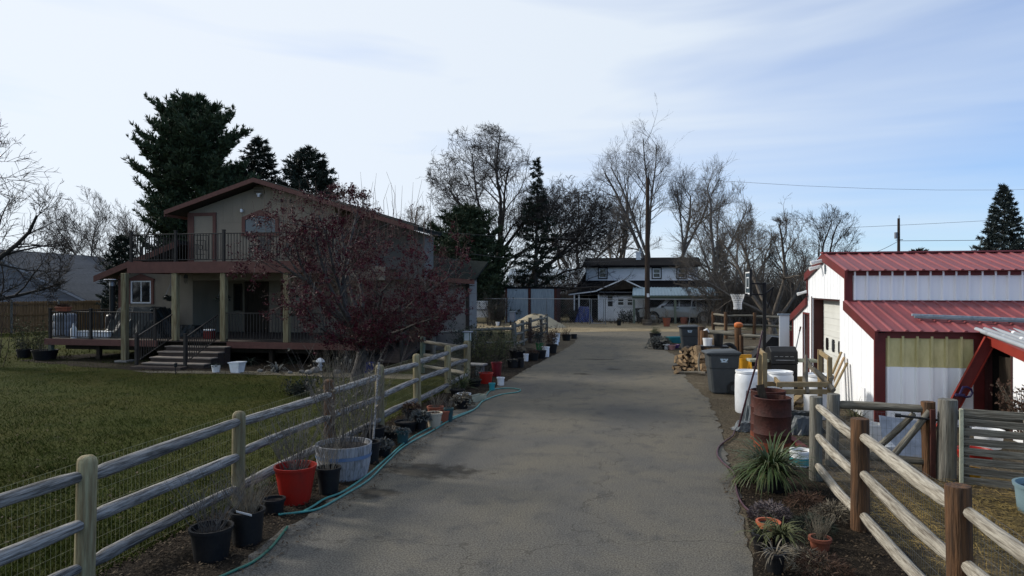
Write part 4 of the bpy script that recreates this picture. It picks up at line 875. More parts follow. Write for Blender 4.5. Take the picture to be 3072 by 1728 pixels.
def planter(name, label, loc, L, Wd, h, m, kind='leaf_rust', rz=0):
    t = thing(name, label, 'planter', loc, rz); q = MB()
    q.span((-L / 2, -Wd / 2, 0), (L / 2, Wd / 2, h * .75)); q.span((-L / 2 - .03, -Wd / 2 - .03, h * .751), (L / 2 + .03, Wd / 2 + .03, h)); ob('box', q.mesh('box', bevel=.01), M[m], t)
    n = 90; C = np.column_stack([nr.uniform(-L / 2, L / 2, n), nr.uniform(-Wd / 2, Wd / 2, n), np.full(n, h + .005)])
    V, Q = tufts(C, np.tile([[0, 0, 1.]], (n, 1)), np.full(n, .14), 2, .012, .5, 3); ob('plant', np_mesh('plant', V, [Q]), M[kind], t)
    return t
p = PY(190, 0, yr); planter('railing_planter', 'terracotta planter box sitting on the left porch railing', (p.x, yr, DZ + 1.02), .5, .2, .16, 'pot_terra')
p = PY(268, 0, 22.3)
t = thing('storage_bench', 'low white storage box behind the left porch railing', 'storage box', (p.x + .1, 22.5, DZ)); q = MB(); q.span((-.75, -.25, 0), (.75, .25, .2)); ob('box', q.mesh('box', bevel=.02), M['plastic_white'], t); q = MB(); q.span((-.77, -.27, .201), (.77, .27, .25)); ob('lid', q.mesh('lid', bevel=.01), M['plastic_white'], t)
p = PY(228, 0, 22.2); t = thing('plastic_jug', 'tall white jug beside the storage box on the porch', 'jug', (p.x, 22.1, DZ)); q = MB(); q.lathe([(.1, 0), (.11, .05), (.11, .35), (.05, .45), (.04, .5)], 14, (0, 0, 0), True, True); ob('body', q.mesh('body', smooth=True), M['plastic_white'], t); q = MB(); q.lathe([(.045, .5), (.045, .54)], 10, (0, 0, 0), True, True); ob('cap', q.mesh('cap'), M['plastic_white'], t)
# tarp covered grill / hot tub
def tarp(name, label, loc, sx, sy, h, m, seed, rz=0, cat='tarp', sharp=.25):
    r = random.Random(seed); n = 14; V = []; Fs = []
    for j in range(n + 1):
        for i in range(n + 1):
            u, v = i / n * 2 - 1, j / n * 2 - 1; e = max(abs(u), abs(v))
            z = h * (1 - max(0, (e - .62) / .38) ** .7) * (1 - .10 * abs(u * v)) + r.uniform(-.05, .05) * h * sharp * 4 * (e < .95)
            w = 1 + (.12 * math.sin(9 * math.atan2(v, u)) if e > .8 else 0)
            V.append((u * sx / 2 * w + r.uniform(-.02, .02), v * sy / 2 * w + r.uniform(-.02, .02), max(.0, z)))
    for j in range(n):
        for i in range(n): a = j * (n + 1) + i; Fs.append((a, a + 1, a + n + 2, a + n + 1))
    q = MB(); q.add(V, Fs); o = ob(name, q.mesh(name, smooth=False), M[m]); o.location = loc; o.rotation_euler = (0, 0, rz); return tag(o, label, cat)
p = PY(430, 0, 23.3); tarp('tarp_cover', 'crumpled dark tarp draped over a bulky heap on the porch', (p.x, 23.35, DZ), 2.5, 1.9, 1.12, 'tarp_dark', 3)
p = PY(565, 0, 23.9); tarp('cushion_heap', 'low dark heap against the porch wall beside the steps', (p.x + .1, 23.9, DZ), 1.2, .8, .42, 'tarp_dark', 4, cat='heap')
p = PY(628, 0, 22.7); t = thing('cooler', 'small dark red cooler on the porch beside the steps', 'cooler', (p.x, 22.7, DZ)); q = MB(); q.span((-.17, -.14, 0), (.17, .14, .3)); ob('body', q.mesh('body', bevel=.02), M['cooler_red'], t); q = MB(); q.span((-.18, -.15, .301), (.18, .15, .36)); ob('lid', q.mesh('lid', bevel=.02), M['plastic_white'], t)
def hanging_basket(px, py, Y, label, seed):
    c = PY(px, py, Y); t = thing('hanging_basket', label, 'hanging basket', c, 0, 'baskets hanging under the balcony')
    q = MB(); q.lathe([(.10, -.16), (.17, -.10), (.2, 0), (.19, .02)], 16, (0, 0, 0), True, False); ob('basket', q.mesh('basket', smooth=True), M['tarp_dark'], t)
    q = MB(); H = BZ - .3 - c.z
    for k in range(3): a = k * 2.1; q.tube([(.19 * math.cos(a), .19 * math.sin(a), 0), (0, 0, .45)], .006, 4)
    q.tube([(0, 0, .44), (0, 0, H)], .006, 4); ob('chain', q.mesh('chain'), M['steel'], t)
    g_ = np.random.default_rng(seed); n = 120; a = g_.uniform(0, 6.28, n); rr = g_.uniform(.05, .2, n); C = np.column_stack([rr * np.cos(a), rr * np.sin(a), g_.uniform(-.08, .06, n)])
    Dn = np.column_stack([np.cos(a), np.sin(a), g_.uniform(-1.2, .6, n)]); Dn /= np.linalg.norm(Dn, axis=1, keepdims=True)
    V, Q = tufts(C, Dn, np.full(n, .14), 2, .012, .4, seed); ob('plant', np_mesh('plant', V, [Q]), M['leaf_dark'], t)
hanging_basket(511, 890, 22.0, 'dark hanging basket by the second porch post', 1); hanging_basket(668, 892, 22.0, 'dark hanging basket in front of the third porch post', 2)
c = PY(557, 835, 23.0); t = thing('wind_chime', 'small dark wind chime hanging under the balcony', 'wind chime', c)
q = MB(); q.prism([(-.09, -.01, 0), (.09, -.01, 0), (.07, -.01, .1), (0, -.01, .17), (-.07, -.01, .1)], (0, .03, 0)); q.tube([(0, 0, .16), (0, 0, BZ - .3 - c.z)], .004, 4); ob('roof', q.mesh('roof'), M['metal_black'], t)
for i in range(4):
    q = MB(); q.tube([(-.06 + .04 * i, 0, 0), (-.06 + .04 * i, 0, -.16 - .05 * (i % 2))], .008, 6); ob('tube', q.mesh('tube'), M['metal_black'], t)
# balcony chairs
def porch_chair(px, label):
    p = PY(px, 0, 23.0); t = thing('sling_chair', label, 'chair', (p.x, 23.1, BZ), 0, 'chairs on the balcony')
    for nm, a, b_ in (('seat', (-.26, -.25, .40), (.26, .25, .43)),): q = MB(); q.span(a, b_); ob(nm, q.mesh(nm), M['tarp_dark'], t)
    q = MB(); q.beam((0, .24, .44), (0, .36, .95), .5, .03, up=(0, 1, 0)); ob('backrest', q.mesh('backrest'), M['tarp_dark'], t)
    for x in (-.27, .27):
        for y in (-.24, .24): q = MB(); q.tube([(x, y, 0), (x, y * .9, .62 if y < 0 else .66)], .014, 6); ob('leg', q.mesh('leg'), M['metal_black'], t)
        q = MB(); q.beam((x, -.26, .64), (x, .26, .66), .05, .025); ob('armrest', q.mesh('armrest'), M['metal_black'], t)
porch_chair(776, 'dark sling chair under the arched window on the balcony'); porch_chair(858, 'dark sling chair on the balcony, half hidden by the crabapple')
# yard bits before the porch
p = G(712, 1118); t = thing('washtub', 'white plastic tub standing right of the porch steps', 'tub', p)
q = MB(); q.lathe([(.17, 0), (.22, .30), (.25, .31), (.25, .34), (.21, .33), (.17, .06)], 4, (0, 0, 0), True, False); me = q.mesh('body'); o = ob('body', me, M['plastic_white'], t); o.rotation_euler = (0, 0, .75); o.scale = (1.15, .9, 1)
q = MB(); q.lathe([(.195, .2), (.01, .22)], 4, (0, 0, 0), False, False); o = ob('soil', q.mesh('soil'), M['soil'], t); o.rotation_euler = (0, 0, .75)
p = G(960, 1112); t = thing('garden_lantern', 'small white mushroom shaped garden lantern in the bed', 'lantern', p)
q = MB(); q.lathe([(.09, 0), (.06, .05), (.05, .12), (.09, .15), (.05, .2), (.05, .28)], 14, (0, 0, 0), True, True); ob('stand', q.mesh('stand', smooth=True), M['plastic_white'], t)
q = MB(); q.lathe([(.15, .28), (.13, .33), (.08, .38), (.02, .41)], 16, (0, 0, 0), True, True); ob('cap', q.mesh('cap', smooth=True), M['plastic_white'], t)
p = G(527, 1124); t = thing('solar_stake', 'thin black solar light stake before the steps', 'garden light', p)
q = MB(); q.tube([(0, 0, 0), (0, 0, .22)], .012, 6); ob('stake', q.mesh('stake'), M['metal_black'], t); q = MB(); q.lathe([(.02, .22), (.05, .24), (.05, .33), (.06, .34), (.02, .37)], 10, (0, 0, 0), True, True); ob('lamp', q.mesh('lamp'), M['metal_black'], t)
# bed plants and stones
def tuft_plant(name, label, loc, n, L, w, m, spread=.45, rad=.08, k=1, droop=.5, group='plants in the shaded bed', cat='plant', parent=None, z=0.0, nm='leaves'):
    """strap leaves: arched strips of 4 segments"""
    r = random.Random(sum((i + 1) * ord(c_) for i, c_ in enumerate(label))); V = []; Q = []
    for i in range(n):
        a = r.uniform(0, 6.283); l = L * r.uniform(.55, 1.15); ca, sa = math.cos(a), math.sin(a); el = r.uniform(.25, 1.45); x = r.uniform(0, rad); ww = w * r.uniform(.7, 1.2)
        px_, pz = x, z; b = len(V); ang = el
        for s_ in range(5):
            f = s_ / 4; h_ = ww * (1 - f ** 2) * .5 + .0008
            V.append((px_ * ca - h_ * sa, px_ * sa + h_ * ca, max(pz, .004 + z * .0))); V.append((px_ * ca + h_ * sa, px_ * sa - h_ * ca, max(pz, .004)))
            px_ += math.cos(ang) * l / 4; pz += math.sin(ang) * l / 4; ang -= droop * r.uniform(.5, 1.5)
        Q += [(b + 2 * s_, b + 2 * s_ + 1, b + 2 * s_ + 3, b + 2 * s_ + 2) for s_ in range(4)]
    me = np_mesh(nm, np.array(V), [np.array(Q)])
    if parent is not None: return ob(nm, me, M[m], parent)
    t = thing(name, label, cat, loc, 0, group); ob(nm, me, M[m], t); return t
tuft_plant('iris_clump', 'clump of pale drooping iris leaves in the bed', G(830, 1118), 26, .65, .05, 'leaf_silver', droop=.7)
tuft_plant('iris_clump', 'grey green iris leaves beside the white garden lantern', G(985, 1115), 22, .55, .045, 'leaf_olive', droop=.6)
tuft_plant('fern_clump', 'dark leafy clump under the porch rim right of the steps', G(750, 1095), 70, .5, .06, 'leaf_dark')
tuft_plant('fern_clump', 'dark leafy clump under the porch rim near the middle', G(880, 1090), 80, .55, .06, 'leaf_dark')
tuft_plant('fern_clump', 'dark leafy clump beside the crabapple trunk', G(1015, 1095), 60, .5, .06, 'leaf_dark')
for i, (px, py, s_) in enumerate(((925, 1122, .12), (945, 1118, .16), (905, 1120, .10), (780, 1116, .09), (1010, 1120, .11), (870, 1121, .08))):
    q = MB(); r = random.Random(i); bmx = bmesh.new(); bmesh.ops.create_icosphere(bmx, subdivisions=2, radius=s_)
    for v in bmx.verts: v.co *= r.uniform(.85, 1.12); v.co.z *= .7
    me = bpy.data.meshes.new('stone'); bmx.to_mesh(me); bmx.free(); o = ob('garden_stone', me, M['stone'])
    o.location = G(px, py) + Vector((0, 0, s_ * .45)); tag(o, 'rounded tan stone edging the bed before the porch', 'stone', 'stones edging the bed')

# ------------------------------------------------------------------ red crabapple in front of the house
cp = G(1072, 1150)
crab_start = [((0, 0, 0), (-.05, 0, 1), 1.7, .22)] + [((0, 0, 1.15 + .04 * (k % 5)), (math.cos(k * 2.4), math.sin(k * 2.4), (.18, .7, 1.3, .4, 2.4)[k % 5]), (3.4, 3.5, 3.6, 3.5, 3.8)[k % 5], .075) for k in range(20)]
crab, lv = bare_tree('crabapple_tree', 'broad crabapple tree covered in dark red fruit on the lawn', cp, 61, crab_start, ((-.1, 0, 3.15), (3.45, 3.1, 2.4)), [(8, .75, .5), (6, .85, .5), (4, .85, .5), (3, .8, .55)], 'bark_crab', 'twig_red', up=.05, wob=.27, rmin=.004, group='red crabapple')
# a few upright water shoots
r = random.Random(62); sh = []
for i in range(46):
    x, y = r.uniform(-2.4, 2.4), r.uniform(-1.8, 1.8); z = 3.0 + 1.7 * math.sqrt(max(0, 1 - (x / 3.2) ** 2 - (y / 2.9) ** 2)); h = r.uniform(.5, 1.3)
    sh.append(([(x, y, z - .5), (x + r.uniform(-.1, .1), y, z + h * .5), (x + r.uniform(-.2, .2), y, z + h)], [.008, .006, .003]))
tag(ob('water_shoots', tubes_mesh('water_shoots', sh, 3), M['twig_red'], crab), kind='stuff')
pts = []
for L_ in (lv[2], lv[3], lv[4]):
    for P_, R_ in L_:
        for q in P_[1:]: pts.append(q)
for P_, R_ in sh: pts += [P_[0], P_[1]]
pts = np.array(pts); pts = pts[pts[:, 2] > .95]
gg = np.random.default_rng(4); cen = pts[gg.integers(0, len(pts), 4300)]; sel = np.repeat(cen, 7, 0) + gg.normal(0, .038, (4300 * 7, 3))
patch = np.sin(sel[:, 0] * 2.1 + 1) + np.sin(sel[:, 1] * 2.7) + np.sin(sel[:, 2] * 3.1 + 2) + np.repeat(gg.normal(0, .6, 4300), 7)
sel = sel[patch > -1.1]
V, Q = tufts(sel, np.tile([[0, 0, -.3]], (len(sel), 1)), np.full(len(sel), .042), 2, .018, 1.2, 9)
ob('fruit', np_mesh('fruit', V, [Q]), M['fruit_red'], crab)
# ------------------------------------------------------------------ white barn with red roofs
BO = Vector((4.5, 14.5, 0))
barn = thing('barn', 'white metal barn with red roofs, raised centre and lean-to sides', 'barn', BO)
def bpart(name, mb, m, parent=None, bevel=0):
    mb.V = [tuple(Vector(v) - BO) for v in mb.V]; return ob(name, mb.mesh(name, bevel=bevel), M[m], parent or barn)
BX = 4.5; XE = 14.5
Y1, Y2, Y3, Y4 = 14.5, 16.5, 20.1, 21.95
def ztop(y):
    if y < Y2: return 1.84 + (y - Y1) * .245
    if y <= Y3: return 3.05 + (min(y - Y2, Y3 - y)) * .23
    return 1.84 + (Y4 - y) * .26
# gable cladding, strip by strip
w = .296; n = int(round((Y4 - Y1) / w)); strip = (Y4 - Y1) / n
openings = [(17.0, 19.6, 2.4), (19.95, 20.6, 1.93)]
cuts = sorted(set([Y1 + i * strip for i in range(n + 1)] + [Y2, Y3, 17.0, 19.6, 19.95, 20.6, 18.3]))
for a, b in zip(cuts[:-1], cuts[1:]):
    if b - a < .01: continue
    mid = (a + b) / 2; z0 = 0.0
    for (o0, o1, oz) in openings:
        if o0 - .001 < mid < o1 + .001: z0 = oz
    za, zb = ztop(a + .001), ztop(b - .001); q = MB()
    q.prism([(BX, a, z0), (BX, b, z0), (BX, b, zb), (BX, a, za)], (.03, 0, 0))
    for yy in (a + .004,): q.prism([(BX - .005, yy, z0), (BX - .005, yy + .03, z0), (BX - .005, yy + .03, ztop(yy + .01) - .02), (BX - .005, yy, ztop(yy + .01) - .02)], (.0045, 0, 0))
    bpart('wall_panel', q, 'barn_white')
# inner dark body so that nothing shows through
q = MB(); q.span((BX + .35, Y1 + .1, .0), (XE - .1, Y4 - .1, 1.7)); q.span((BX + .35, Y2 + .06, 1.701), (XE - .1, Y3 - .06, 3.0)); bpart('inner_core', q, 'dark')
# long walls: ribbed panels, one object each
def rib_panel(h, wd=.257, th=.008, rh=.042):
    q = MB(); q.prism([(0, 0, 0), (wd, 0, 0), (wd, -th, 0), (.078, -th, 0), (.060, -th - rh, 0), (.024, -th - rh, 0), (.004, -th, 0), (0, -th, 0)], (0, 0, h)); return q.mesh('wall_panel')
me_c = rib_panel(.64); me_w = rib_panel(1.12); me_f = rib_panel(.60); me_w2 = rib_panel(1.75)
x = BX + .13; i = 0
while x < XE - .3:
    ob('wall_panel', me_c, M['barn_white'], barn, Vector((x, Y2 - .002, 2.40)) - BO); x += .257
x = BX + .17
while x < 6.12:
    ob('wall_panel', me_w, M['barn_white'], barn, Vector((x, Y1 - .002, .04)) - BO)
    ob('skylight_panel', me_f, M['fibreglass'], barn, Vector((x + .002, Y1 - .008, 1.14)) - BO); x += .257
q = MB(); q.span((BX + .02, Y1, .0), (6.35, Y1 + .03, 1.8)); q.span((BX + .03, Y2, 1.8), (XE, Y2 + .03, 3.02)); bpart('wall_backing', q, 'barn_white')
# trim
q = MB(); q.span((BX - .035, Y1 - .045, 0), (BX + .16, Y1 - .012, 1.80)); q.span((BX - .034, Y1 - .012, 0), (BX - .013, Y1 + .03, 1.8)); bpart('corner_trim', q, 'red_trim')
q = MB(); q.span((BX - .034, Y2 - .045, 2.36), (BX + .125, Y2 - .012, 3.03)); q.span((BX - .033, Y2 - .012, 2.36), (BX - .013, Y2 + .04, 3.03)); bpart('corner_trim', q, 'red_trim')
q = MB(); q.span((BX - .034, Y3 - .03, 2.44), (BX - .013, Y3 + .03, 3.03)); q.span((BX - .034, Y4 - .03, 0), (BX - .013, Y4 + .02, 1.84)); bpart('corner_trim', q, 'red_trim')
q = MB(); q.span((BX + .161, Y1 - .044, 1.70), (6.42, Y1 - .013, 1.82)); bpart('eave_trim', q, 'red_trim')
q = MB(); q.span((BX + .126, Y2 - .046, 2.95), (XE, Y2 - .013, 3.04)); q.span((BX + .127, Y2 - .05, 2.355), (XE, Y2 - .004, 2.40)); bpart('eave_trim', q, 'red_trim')
q = MB(); q.span((6.22, Y1 - .046, .0), (6.42, Y1 - .0125, 1.699)); bpart('corner_trim', q, 'red_trim')
def rake(ya, za, yb, zb, x0=BX - .07, t=.17):
    q = MB(); q.prism([(x0, ya, za + .03), (x0, yb, zb + .03), (x0, yb, zb - t), (x0, ya, za - t)], (.055, 0, 0)); bpart('rake_trim', q, 'red_trim')
rake(Y1 - .16, ztop(Y1) - .03, Y2 + .0, ztop(Y2 - .001) + .02); rake(Y2 - .16, 3.03, 18.3, 3.50); rake(18.3, 3.50, Y3 + .16, 3.03); rake(Y3, 2.36, Y4 + .16, 1.82)
# roofs: ribbed sheets, one object each
def roof_run(x0, x1, ya, za, yb, zb, name='roof_panel'):
    v = Vector((0, yb - ya, zb - za)); L = v.length; q = MB(); wd = .257
    q.prism([(0, 0, 0), (wd, 0, 0), (wd, 0, .008), (.085, 0, .008), (.062, 0, .034), (.028, 0, .034), (.004, 0, .008), (0, 0, .008)], (0, L, 0)); me = q.mesh(name)
    x = x0
    while x < x1: ob(name, me, M['red_roof'], barn, Vector((x, ya, za)) - BO, (math.atan2(zb - za, yb - ya), 0, 0)); x += wd
roof_run(BX - .06, XE, Y1 - .17, 1.83, Y2 - .015, 2.37)
roof_run(BX - .06, XE, Y2 - .17, 3.05, 18.3, 3.52)
q = MB(); q.prism([(BX - .06, 18.3, 3.515), (BX - .06, Y3 + .17, 3.05), (BX - .06, Y3 + .17, 3.03), (BX - .06, 18.3, 3.49)], (XE - BX, 0, 0)); q.prism([(BX - .06, Y3 + .01, 2.40), (BX - .06, Y4 + .17, 1.86), (BX - .06, Y4 + .17, 1.84), (BX - .06, Y3 + .01, 2.38)], (XE - BX, 0, 0)); bpart('far_roof', q, 'red_roof')
q = MB(); q.beam((BX - .08, 18.3, 3.55), (XE, 18.3, 3.55), .26, .035); bpart('ridge_cap', q, 'red_roof')
# garage door set back in a red reveal, its shade put into the colour
q = MB(); q.span((BX + .031, 19.56, 0), (BX + .36, 19.6, 2.4)); q.span((BX + .031, 17.0, 2.36), (BX + .36, 19.559, 2.4)); q.span((BX + .031, 17.0, 0), (BX + .36, 17.04, 2.359)); q.span((BX - .02, 19.6, 0), (BX - .013, 19.66, 2.44)); bpart('door_reveal', q, 'red_trim_shaded')
gd = None
for k in range(5):
    q = MB(); q.span((BX + .27, 17.05, .02 + k * .468), (BX + .33, 19.55, .02 + k * .468 + .462)); o = bpart('garage_door', q, 'door_white', gd) if gd is None else bpart('door_panel', q, 'door_white', gd)
    if gd is None: gd = o
    for e in (.15, .30):
        q = MB(); q.span((BX + .262, 17.06, .02 + k * .468 + e), (BX + .271, 19.54, .02 + k * .468 + e + .012)); bpart('groove_bead', q, 'door_white', gd)
for k in range(4):
    y = 17.42 + k * .58; z = 1.2; q = MB(); q.prism([(BX + .258, y - .13, z - .1), (BX + .258, y - .09, z - .16), (BX + .258, y + .09, z - .16), (BX + .258, y + .13, z - .1), (BX + .258, y + .13, z + .1), (BX + .258, y + .09, z + .16), (BX + .258, y - .09, z + .16), (BX + .258, y - .13, z + .1)], (.012, 0, 0)); bpart('door_window', q, 'glass_dark', gd)
q = MB(); q.span((BX + .06, 19.96, 0), (BX + .10, 20.59, 1.92)); sd = bpart('side_door', q, 'red_trim_shaded')
q = MB(); q.span((BX - .02, 19.90, 0), (BX + .05, 19.949, 1.98)); q.span((BX - .02, 20.601, 0), (BX + .05, 20.65, 1.98)); q.span((BX - .02, 19.95, 1.931), (BX + .05, 20.6, 1.98)); bpart('door_frame', q, 'red_trim', sd)
q = MB(); q.span((BX - .02, 15.15, .02), (BX - .0125, 15.42, .62)); bpart('access_hatch', q, 'barn_white')
# security cameras and gable vent
def cam_unit(c, s, name='security_camera'):
    c = Vector(c); q = MB(); q.tube([c + Vector((-.02, 0, 0)), c + Vector((-.24 * s, -.05, -.05))], .045 * s, 10); q.tube([c + Vector((-.24 * s, -.05, -.05)), c + Vector((-.32 * s, -.06, -.07))], .055 * s, 10); q.box(c + Vector((-.01, 0, .0)), (.06, .08, .08)); bpart(name, q, 'plastic_white')
cam_unit((BX - .02, 18.35, 3.36), 1.0); cam_unit((BX - .02, 18.62, 3.22), .9); cam_unit((BX - .03, 20.12, 2.56), .8)
q = MB(); q.span((BX - .02, 18.2, 3.02), (BX - .0125, 18.3, 3.25)); bpart('gable_vent', q, 'galv')
# lean-to shed that comes towards the lens on the right
zs = lambda y: 1.80 - (Y1 - y) * .15
SX = 6.4
q = MB(); q.prism([(SX, 13.46, 0), (SX, 13.46, zs(13.46) - .14), (SX, 10.9, zs(10.9) - .14), (SX, 10.9, 0)], (.03, 0, 0)); q.prism([(SX, 14.42, zs(14.42) - .1), (SX, 13.46, zs(13.46) - .1), (SX, 13.46, 1.50), (SX, 14.42, 1.66)], (.03, 0, 0)); q.span((SX + .031, 10.9, 0), (SX + 5.9, 10.93, zs(10.9) - .02)); bpart('shed_wall', q, 'barn_white')
q = MB(); q.prism([(SX - .03, 14.46, zs(14.46) + .02), (SX - .03, 10.8, zs(10.8) + .02), (SX - .03, 10.8, zs(10.8) - .16), (SX - .03, 14.46, zs(14.46) - .16)], (.029, 0, 0)); bpart('rake_trim', q, 'red_beam')
q = MB(); q.prism([(SX - .05, 14.5, zs(14.5) + .05), (SX - .05, 10.8, zs(10.8) + .05), (SX - .05, 10.8, zs(10.8) + .02), (SX - .05, 14.5, zs(14.5) + .02)], (6, 0, 0)); bpart('shed_roof', q, 'red_roof')
q = MB(); q.span((SX + .6, 11.2, 0), (SX + .65, 14.4, 1.5)); q.span((SX + .1, 14.38, 0), (SX + .6, 14.42, 1.6)); bpart('shed_dark_backing', q, 'dark')  # near-black sheets stand in for the unlit inside of the shed
q = MB(); q.span((SX - .02, 14.30, 0), (SX + .06, 14.42, 1.66)); q.span((SX - .01, 13.45, 0), (SX + .05, 13.50, 1.5)); bpart('opening_frame', q, 'red_trim_shaded')
q = MB(); q.span((SX + .12, 13.72, 0), (SX + .16, 13.80, 1.5)); q.span((SX + .17, 13.9, 0), (SX + .2, 14.3, 1.4)); bpart('inner_post', q, 'dark_wood')
# leaning red channel beam
pt = Vector((6.38, 14.22, 1.72)); pb = Vector((xat(2822, 14.15), 14.15, 0)); dv = (pb - pt).normalized()
beam = thing('steel_channel', 'long red steel channel leaning diagonally against the barn corner', 'beam', pb)
q = MB(); a, b = pt - pb, Vector((0, 0, 0.02)); sidev = Vector((0, 0, 1)).cross(dv).normalized()
nrm = Vector((0, -1, 0)); wv_ = dv.cross(nrm).normalized(); q.beam(a, b, .19, .012, up=nrm); ob('web', q.mesh('web'), M['red_trim'], beam)
for s in (-1, 1):
    q = MB(); q.beam(a + wv_ * .10 * s + nrm * .022, b + wv_ * .10 * s + nrm * .022, .012, .06, up=nrm); ob('flange', q.mesh('flange'), M['red_beam'], beam)
c = Vector((0, 0, 0)) + (pt - pb) * .42 + nrm * .09; t = thing('tool_clamp', 'dark purple D shaped tool hooked on the red leaning beam', 'clamp', c + pb)
q = MB(); ring = [(-.02, 0, .10), (.06, 0, .11), (.13, 0, .07), (.15, 0, 0), (.11, 0, -.07), (.02, 0, -.08), (-.02, 0, -.05)]; q.tube(ring, .02, 8); ob('handle', q.mesh('handle', smooth=True), M['purple_metal'], t)
q = MB(); q.beam((-.14, 0, -.045), (.02, 0, -.045), .05, .05); q.beam((-.06, 0, -.03), (0, 0, .12), .035, .035); ob('body', q.mesh('body', bevel=.006), M['purple_metal'], t)
# things lying on the barn roof
zr = lambda y: 1.85 + (y - (Y1 - .17)) * ((2.37 - 1.83) / (Y2 - .015 - Y1 + .17)) + .045
def roof_pt(px, py):
    # intersection of the pixel's ray with the lean-to roof plane
    o_ = Vector((0, 0, CAMH)); v = W((px - 1536) / F, 1.0, -(py - HY) / F); k = (2.37 - 1.83) / (Y2 - .015 - Y1 + .17)
    # z = zr(y)
    c0 = 1.85 - (Y1 - .17) * k + .05; tt = (c0 - CAMH) / (v.z - k * v.y); return o_ + v * tt
p0, p1 = roof_pt(2735, 948), roof_pt(3072, 962); dirv = (p1 - p0).normalized(); p1 = p0 + dirv * 4.5; p1.z = zr(p1.y); p0.z = zr(p0.y)
for i, (dy, m_, lb) in enumerate(((0, 'galv', 'grey metal rail lying along the red lean-to roof, upper of two'), (-.13, 'steel', 'grey metal rail lying along the red lean-to roof, lower of two'))):
    q = MB(); q.beam((0, 0, .0), p1 - p0, .07, .05); o = ob('metal_rail', q.mesh('metal_rail', bevel=.006), M[m_]); o.location = p0 + Vector((0, dy, .027 + dy * .27)); tag(o, lb, 'rail', 'rails on the barn roof')
labs = ['lowest grey plastic pipe in the bundle on the shed roof edge', 'second lowest grey plastic pipe in the bundle on the shed roof', 'middle grey plastic pipe with a white sticker on the shed roof', 'upper grey plastic pipe with a white collar on the shed roof', 'topmost grey plastic pipe in the bundle on the shed roof']
for i in range(5):
    yy = 14.40 - i * 0.0; xs = 6.28 + .17 * i
    a = Vector((xs, 14.52 + .05 * i, zs(14.5) + .085)); b = Vector((xs + .30, 11.2, zs(11.2) + .085)); d_ = b - a
    t = thing('plastic_pipe', labs[i], 'pipe', a, 0, 'pipes bundled on the shed roof'); q = MB(); q.tube([(0, 0, 0), d_], .042, 12, cap=False); q.tube([(0, 0, 0), d_], .036, 12, cap=False); ob('tube', q.mesh('tube', smooth=True), M['pipe_grey'], t)
    q = MB(); u = d_.normalized(); q.tube([u * (.35 + .25 * (i % 3)), u * (.42 + .25 * (i % 3))], .0435, 12); ob('sticker', q.mesh('sticker'), M['plastic_white'] if i in (2, 3) else M['pipe_grey'], t)
# gate wall and pale panels at the barn's far end
p0, p1 = PY(2338, 0, 23.2), PY(2368, 0, 23.2)
t = thing('plywood_panel', 'white sheet panel standing at the far end of the barn', 'panel', (p0.x, 23.2, 0)); q = MB(); q.span((0, 0, 0), (p1.x - p0.x, .04, 1.78)); ob('sheet', q.mesh('sheet'), M['barn_white'], t); q = MB(); q.span((-.05, -.03, 1.78), (p1.x - p0.x + .3, .08, 1.83)); ob('cap', q.mesh('cap'), M['galv'], t)
t = thing('red_board_screen', 'dark red boards leaning between the white panel and the barn', 'board screen', (p1.x + .02, 22.9, 0))
for i in range(3):
    q = MB(); q.beam((.02 + i * .13, .05 * i, 0), (.02 + i * .13, .16 + .05 * i, 1.3 + .2 * (i % 2) + (.45 if i == 2 else 0)), .12, .03, up=(0, 1, 0)); ob('board', q.mesh('board'), M['red_trim'] if i != 1 else M['dark_wood'], t)
# stacked junk in the shed bush
r = random.Random(5); polys = []
sc = G(3075, 1330); sb = thing('dry_shrub', 'rust brown leafy shrub at the right edge beside the shed opening', 'shrub', Vector((sc.x, sc.y, 0)), 0, 'dry shrubs'); C = []
for i in range(40):
    a = r.uniform(0, 6.28); l = r.uniform(.6, 1.05); e = (math.cos(a) * l * .4, math.sin(a) * l * .4, l); polys.append(([(0, 0, 0), (e[0] * .4, e[1] * .4, l * .5), e], [.012, .008, .004]))
    for q_ in range(24): u = r.uniform(.3, 1.05); C.append((e[0] * u + r.gauss(0, .07), e[1] * u + r.gauss(0, .07), e[2] * u + r.gauss(0, .06)))
ob('stems', tubes_mesh('stems', polys, 4), M['twig_tan'], sb); C = np.array(C); V, Q = tufts(C, np.tile([[0, 0, .3]], (len(C), 1)), np.full(len(C), .05), 2, .018, 1.0, 3); ob('leaves', np_mesh('leaves', V, [Q]), M['leaf_rust'], sb)
# ------------------------------------------------------------------ round rail fences
def log_mesh(L, r0, seed, n=10, seg=10, ends=(1, 1), bow=.022):
    """log along +X with tapered tenon ends, slightly bowed and uneven"""
    rr = random.Random(seed); pts, rad = [], []; ph = rr.uniform(0, 6)
    for i in range(seg + 1):
        t = i / seg; pts.append((L * t, bow * math.sin(math.pi * t + ph * .2), bow * math.sin(2.2 * t + ph))); rad.append(r0 * (1.06 - .12 * t + .05 * math.sin(7 * t + ph) + rr.uniform(-.045, .045)))
    P = []; R = []
    for e in (0, 1):
        pass
    tl = .10
    xs = [p[0] for p in pts]
    if ends[0]: pts = [(0, pts[0][1], pts[0][2]), (tl * .45, pts[0][1], pts[0][2])] + [p for p in pts if p[0] > tl * 1.2]; rad = [r0 * .50, r0 * .80] + rad[len(rad) - (len(pts) - 2):]
    if ends[1]:
        keep = [i for i, p in enumerate(pts) if p[0] < L - tl * 1.2]; pts = [pts[i] for i in keep] + [(L - tl * .45, pts[-1][1], pts[-1][2]), (L, pts[-1][1], pts[-1][2])]; rad = [rad[i] for i in keep] + [r0 * .80, r0 * .50]
    q = MB(); q.tube(pts, rad, n); return q.mesh('rail', smooth=True)
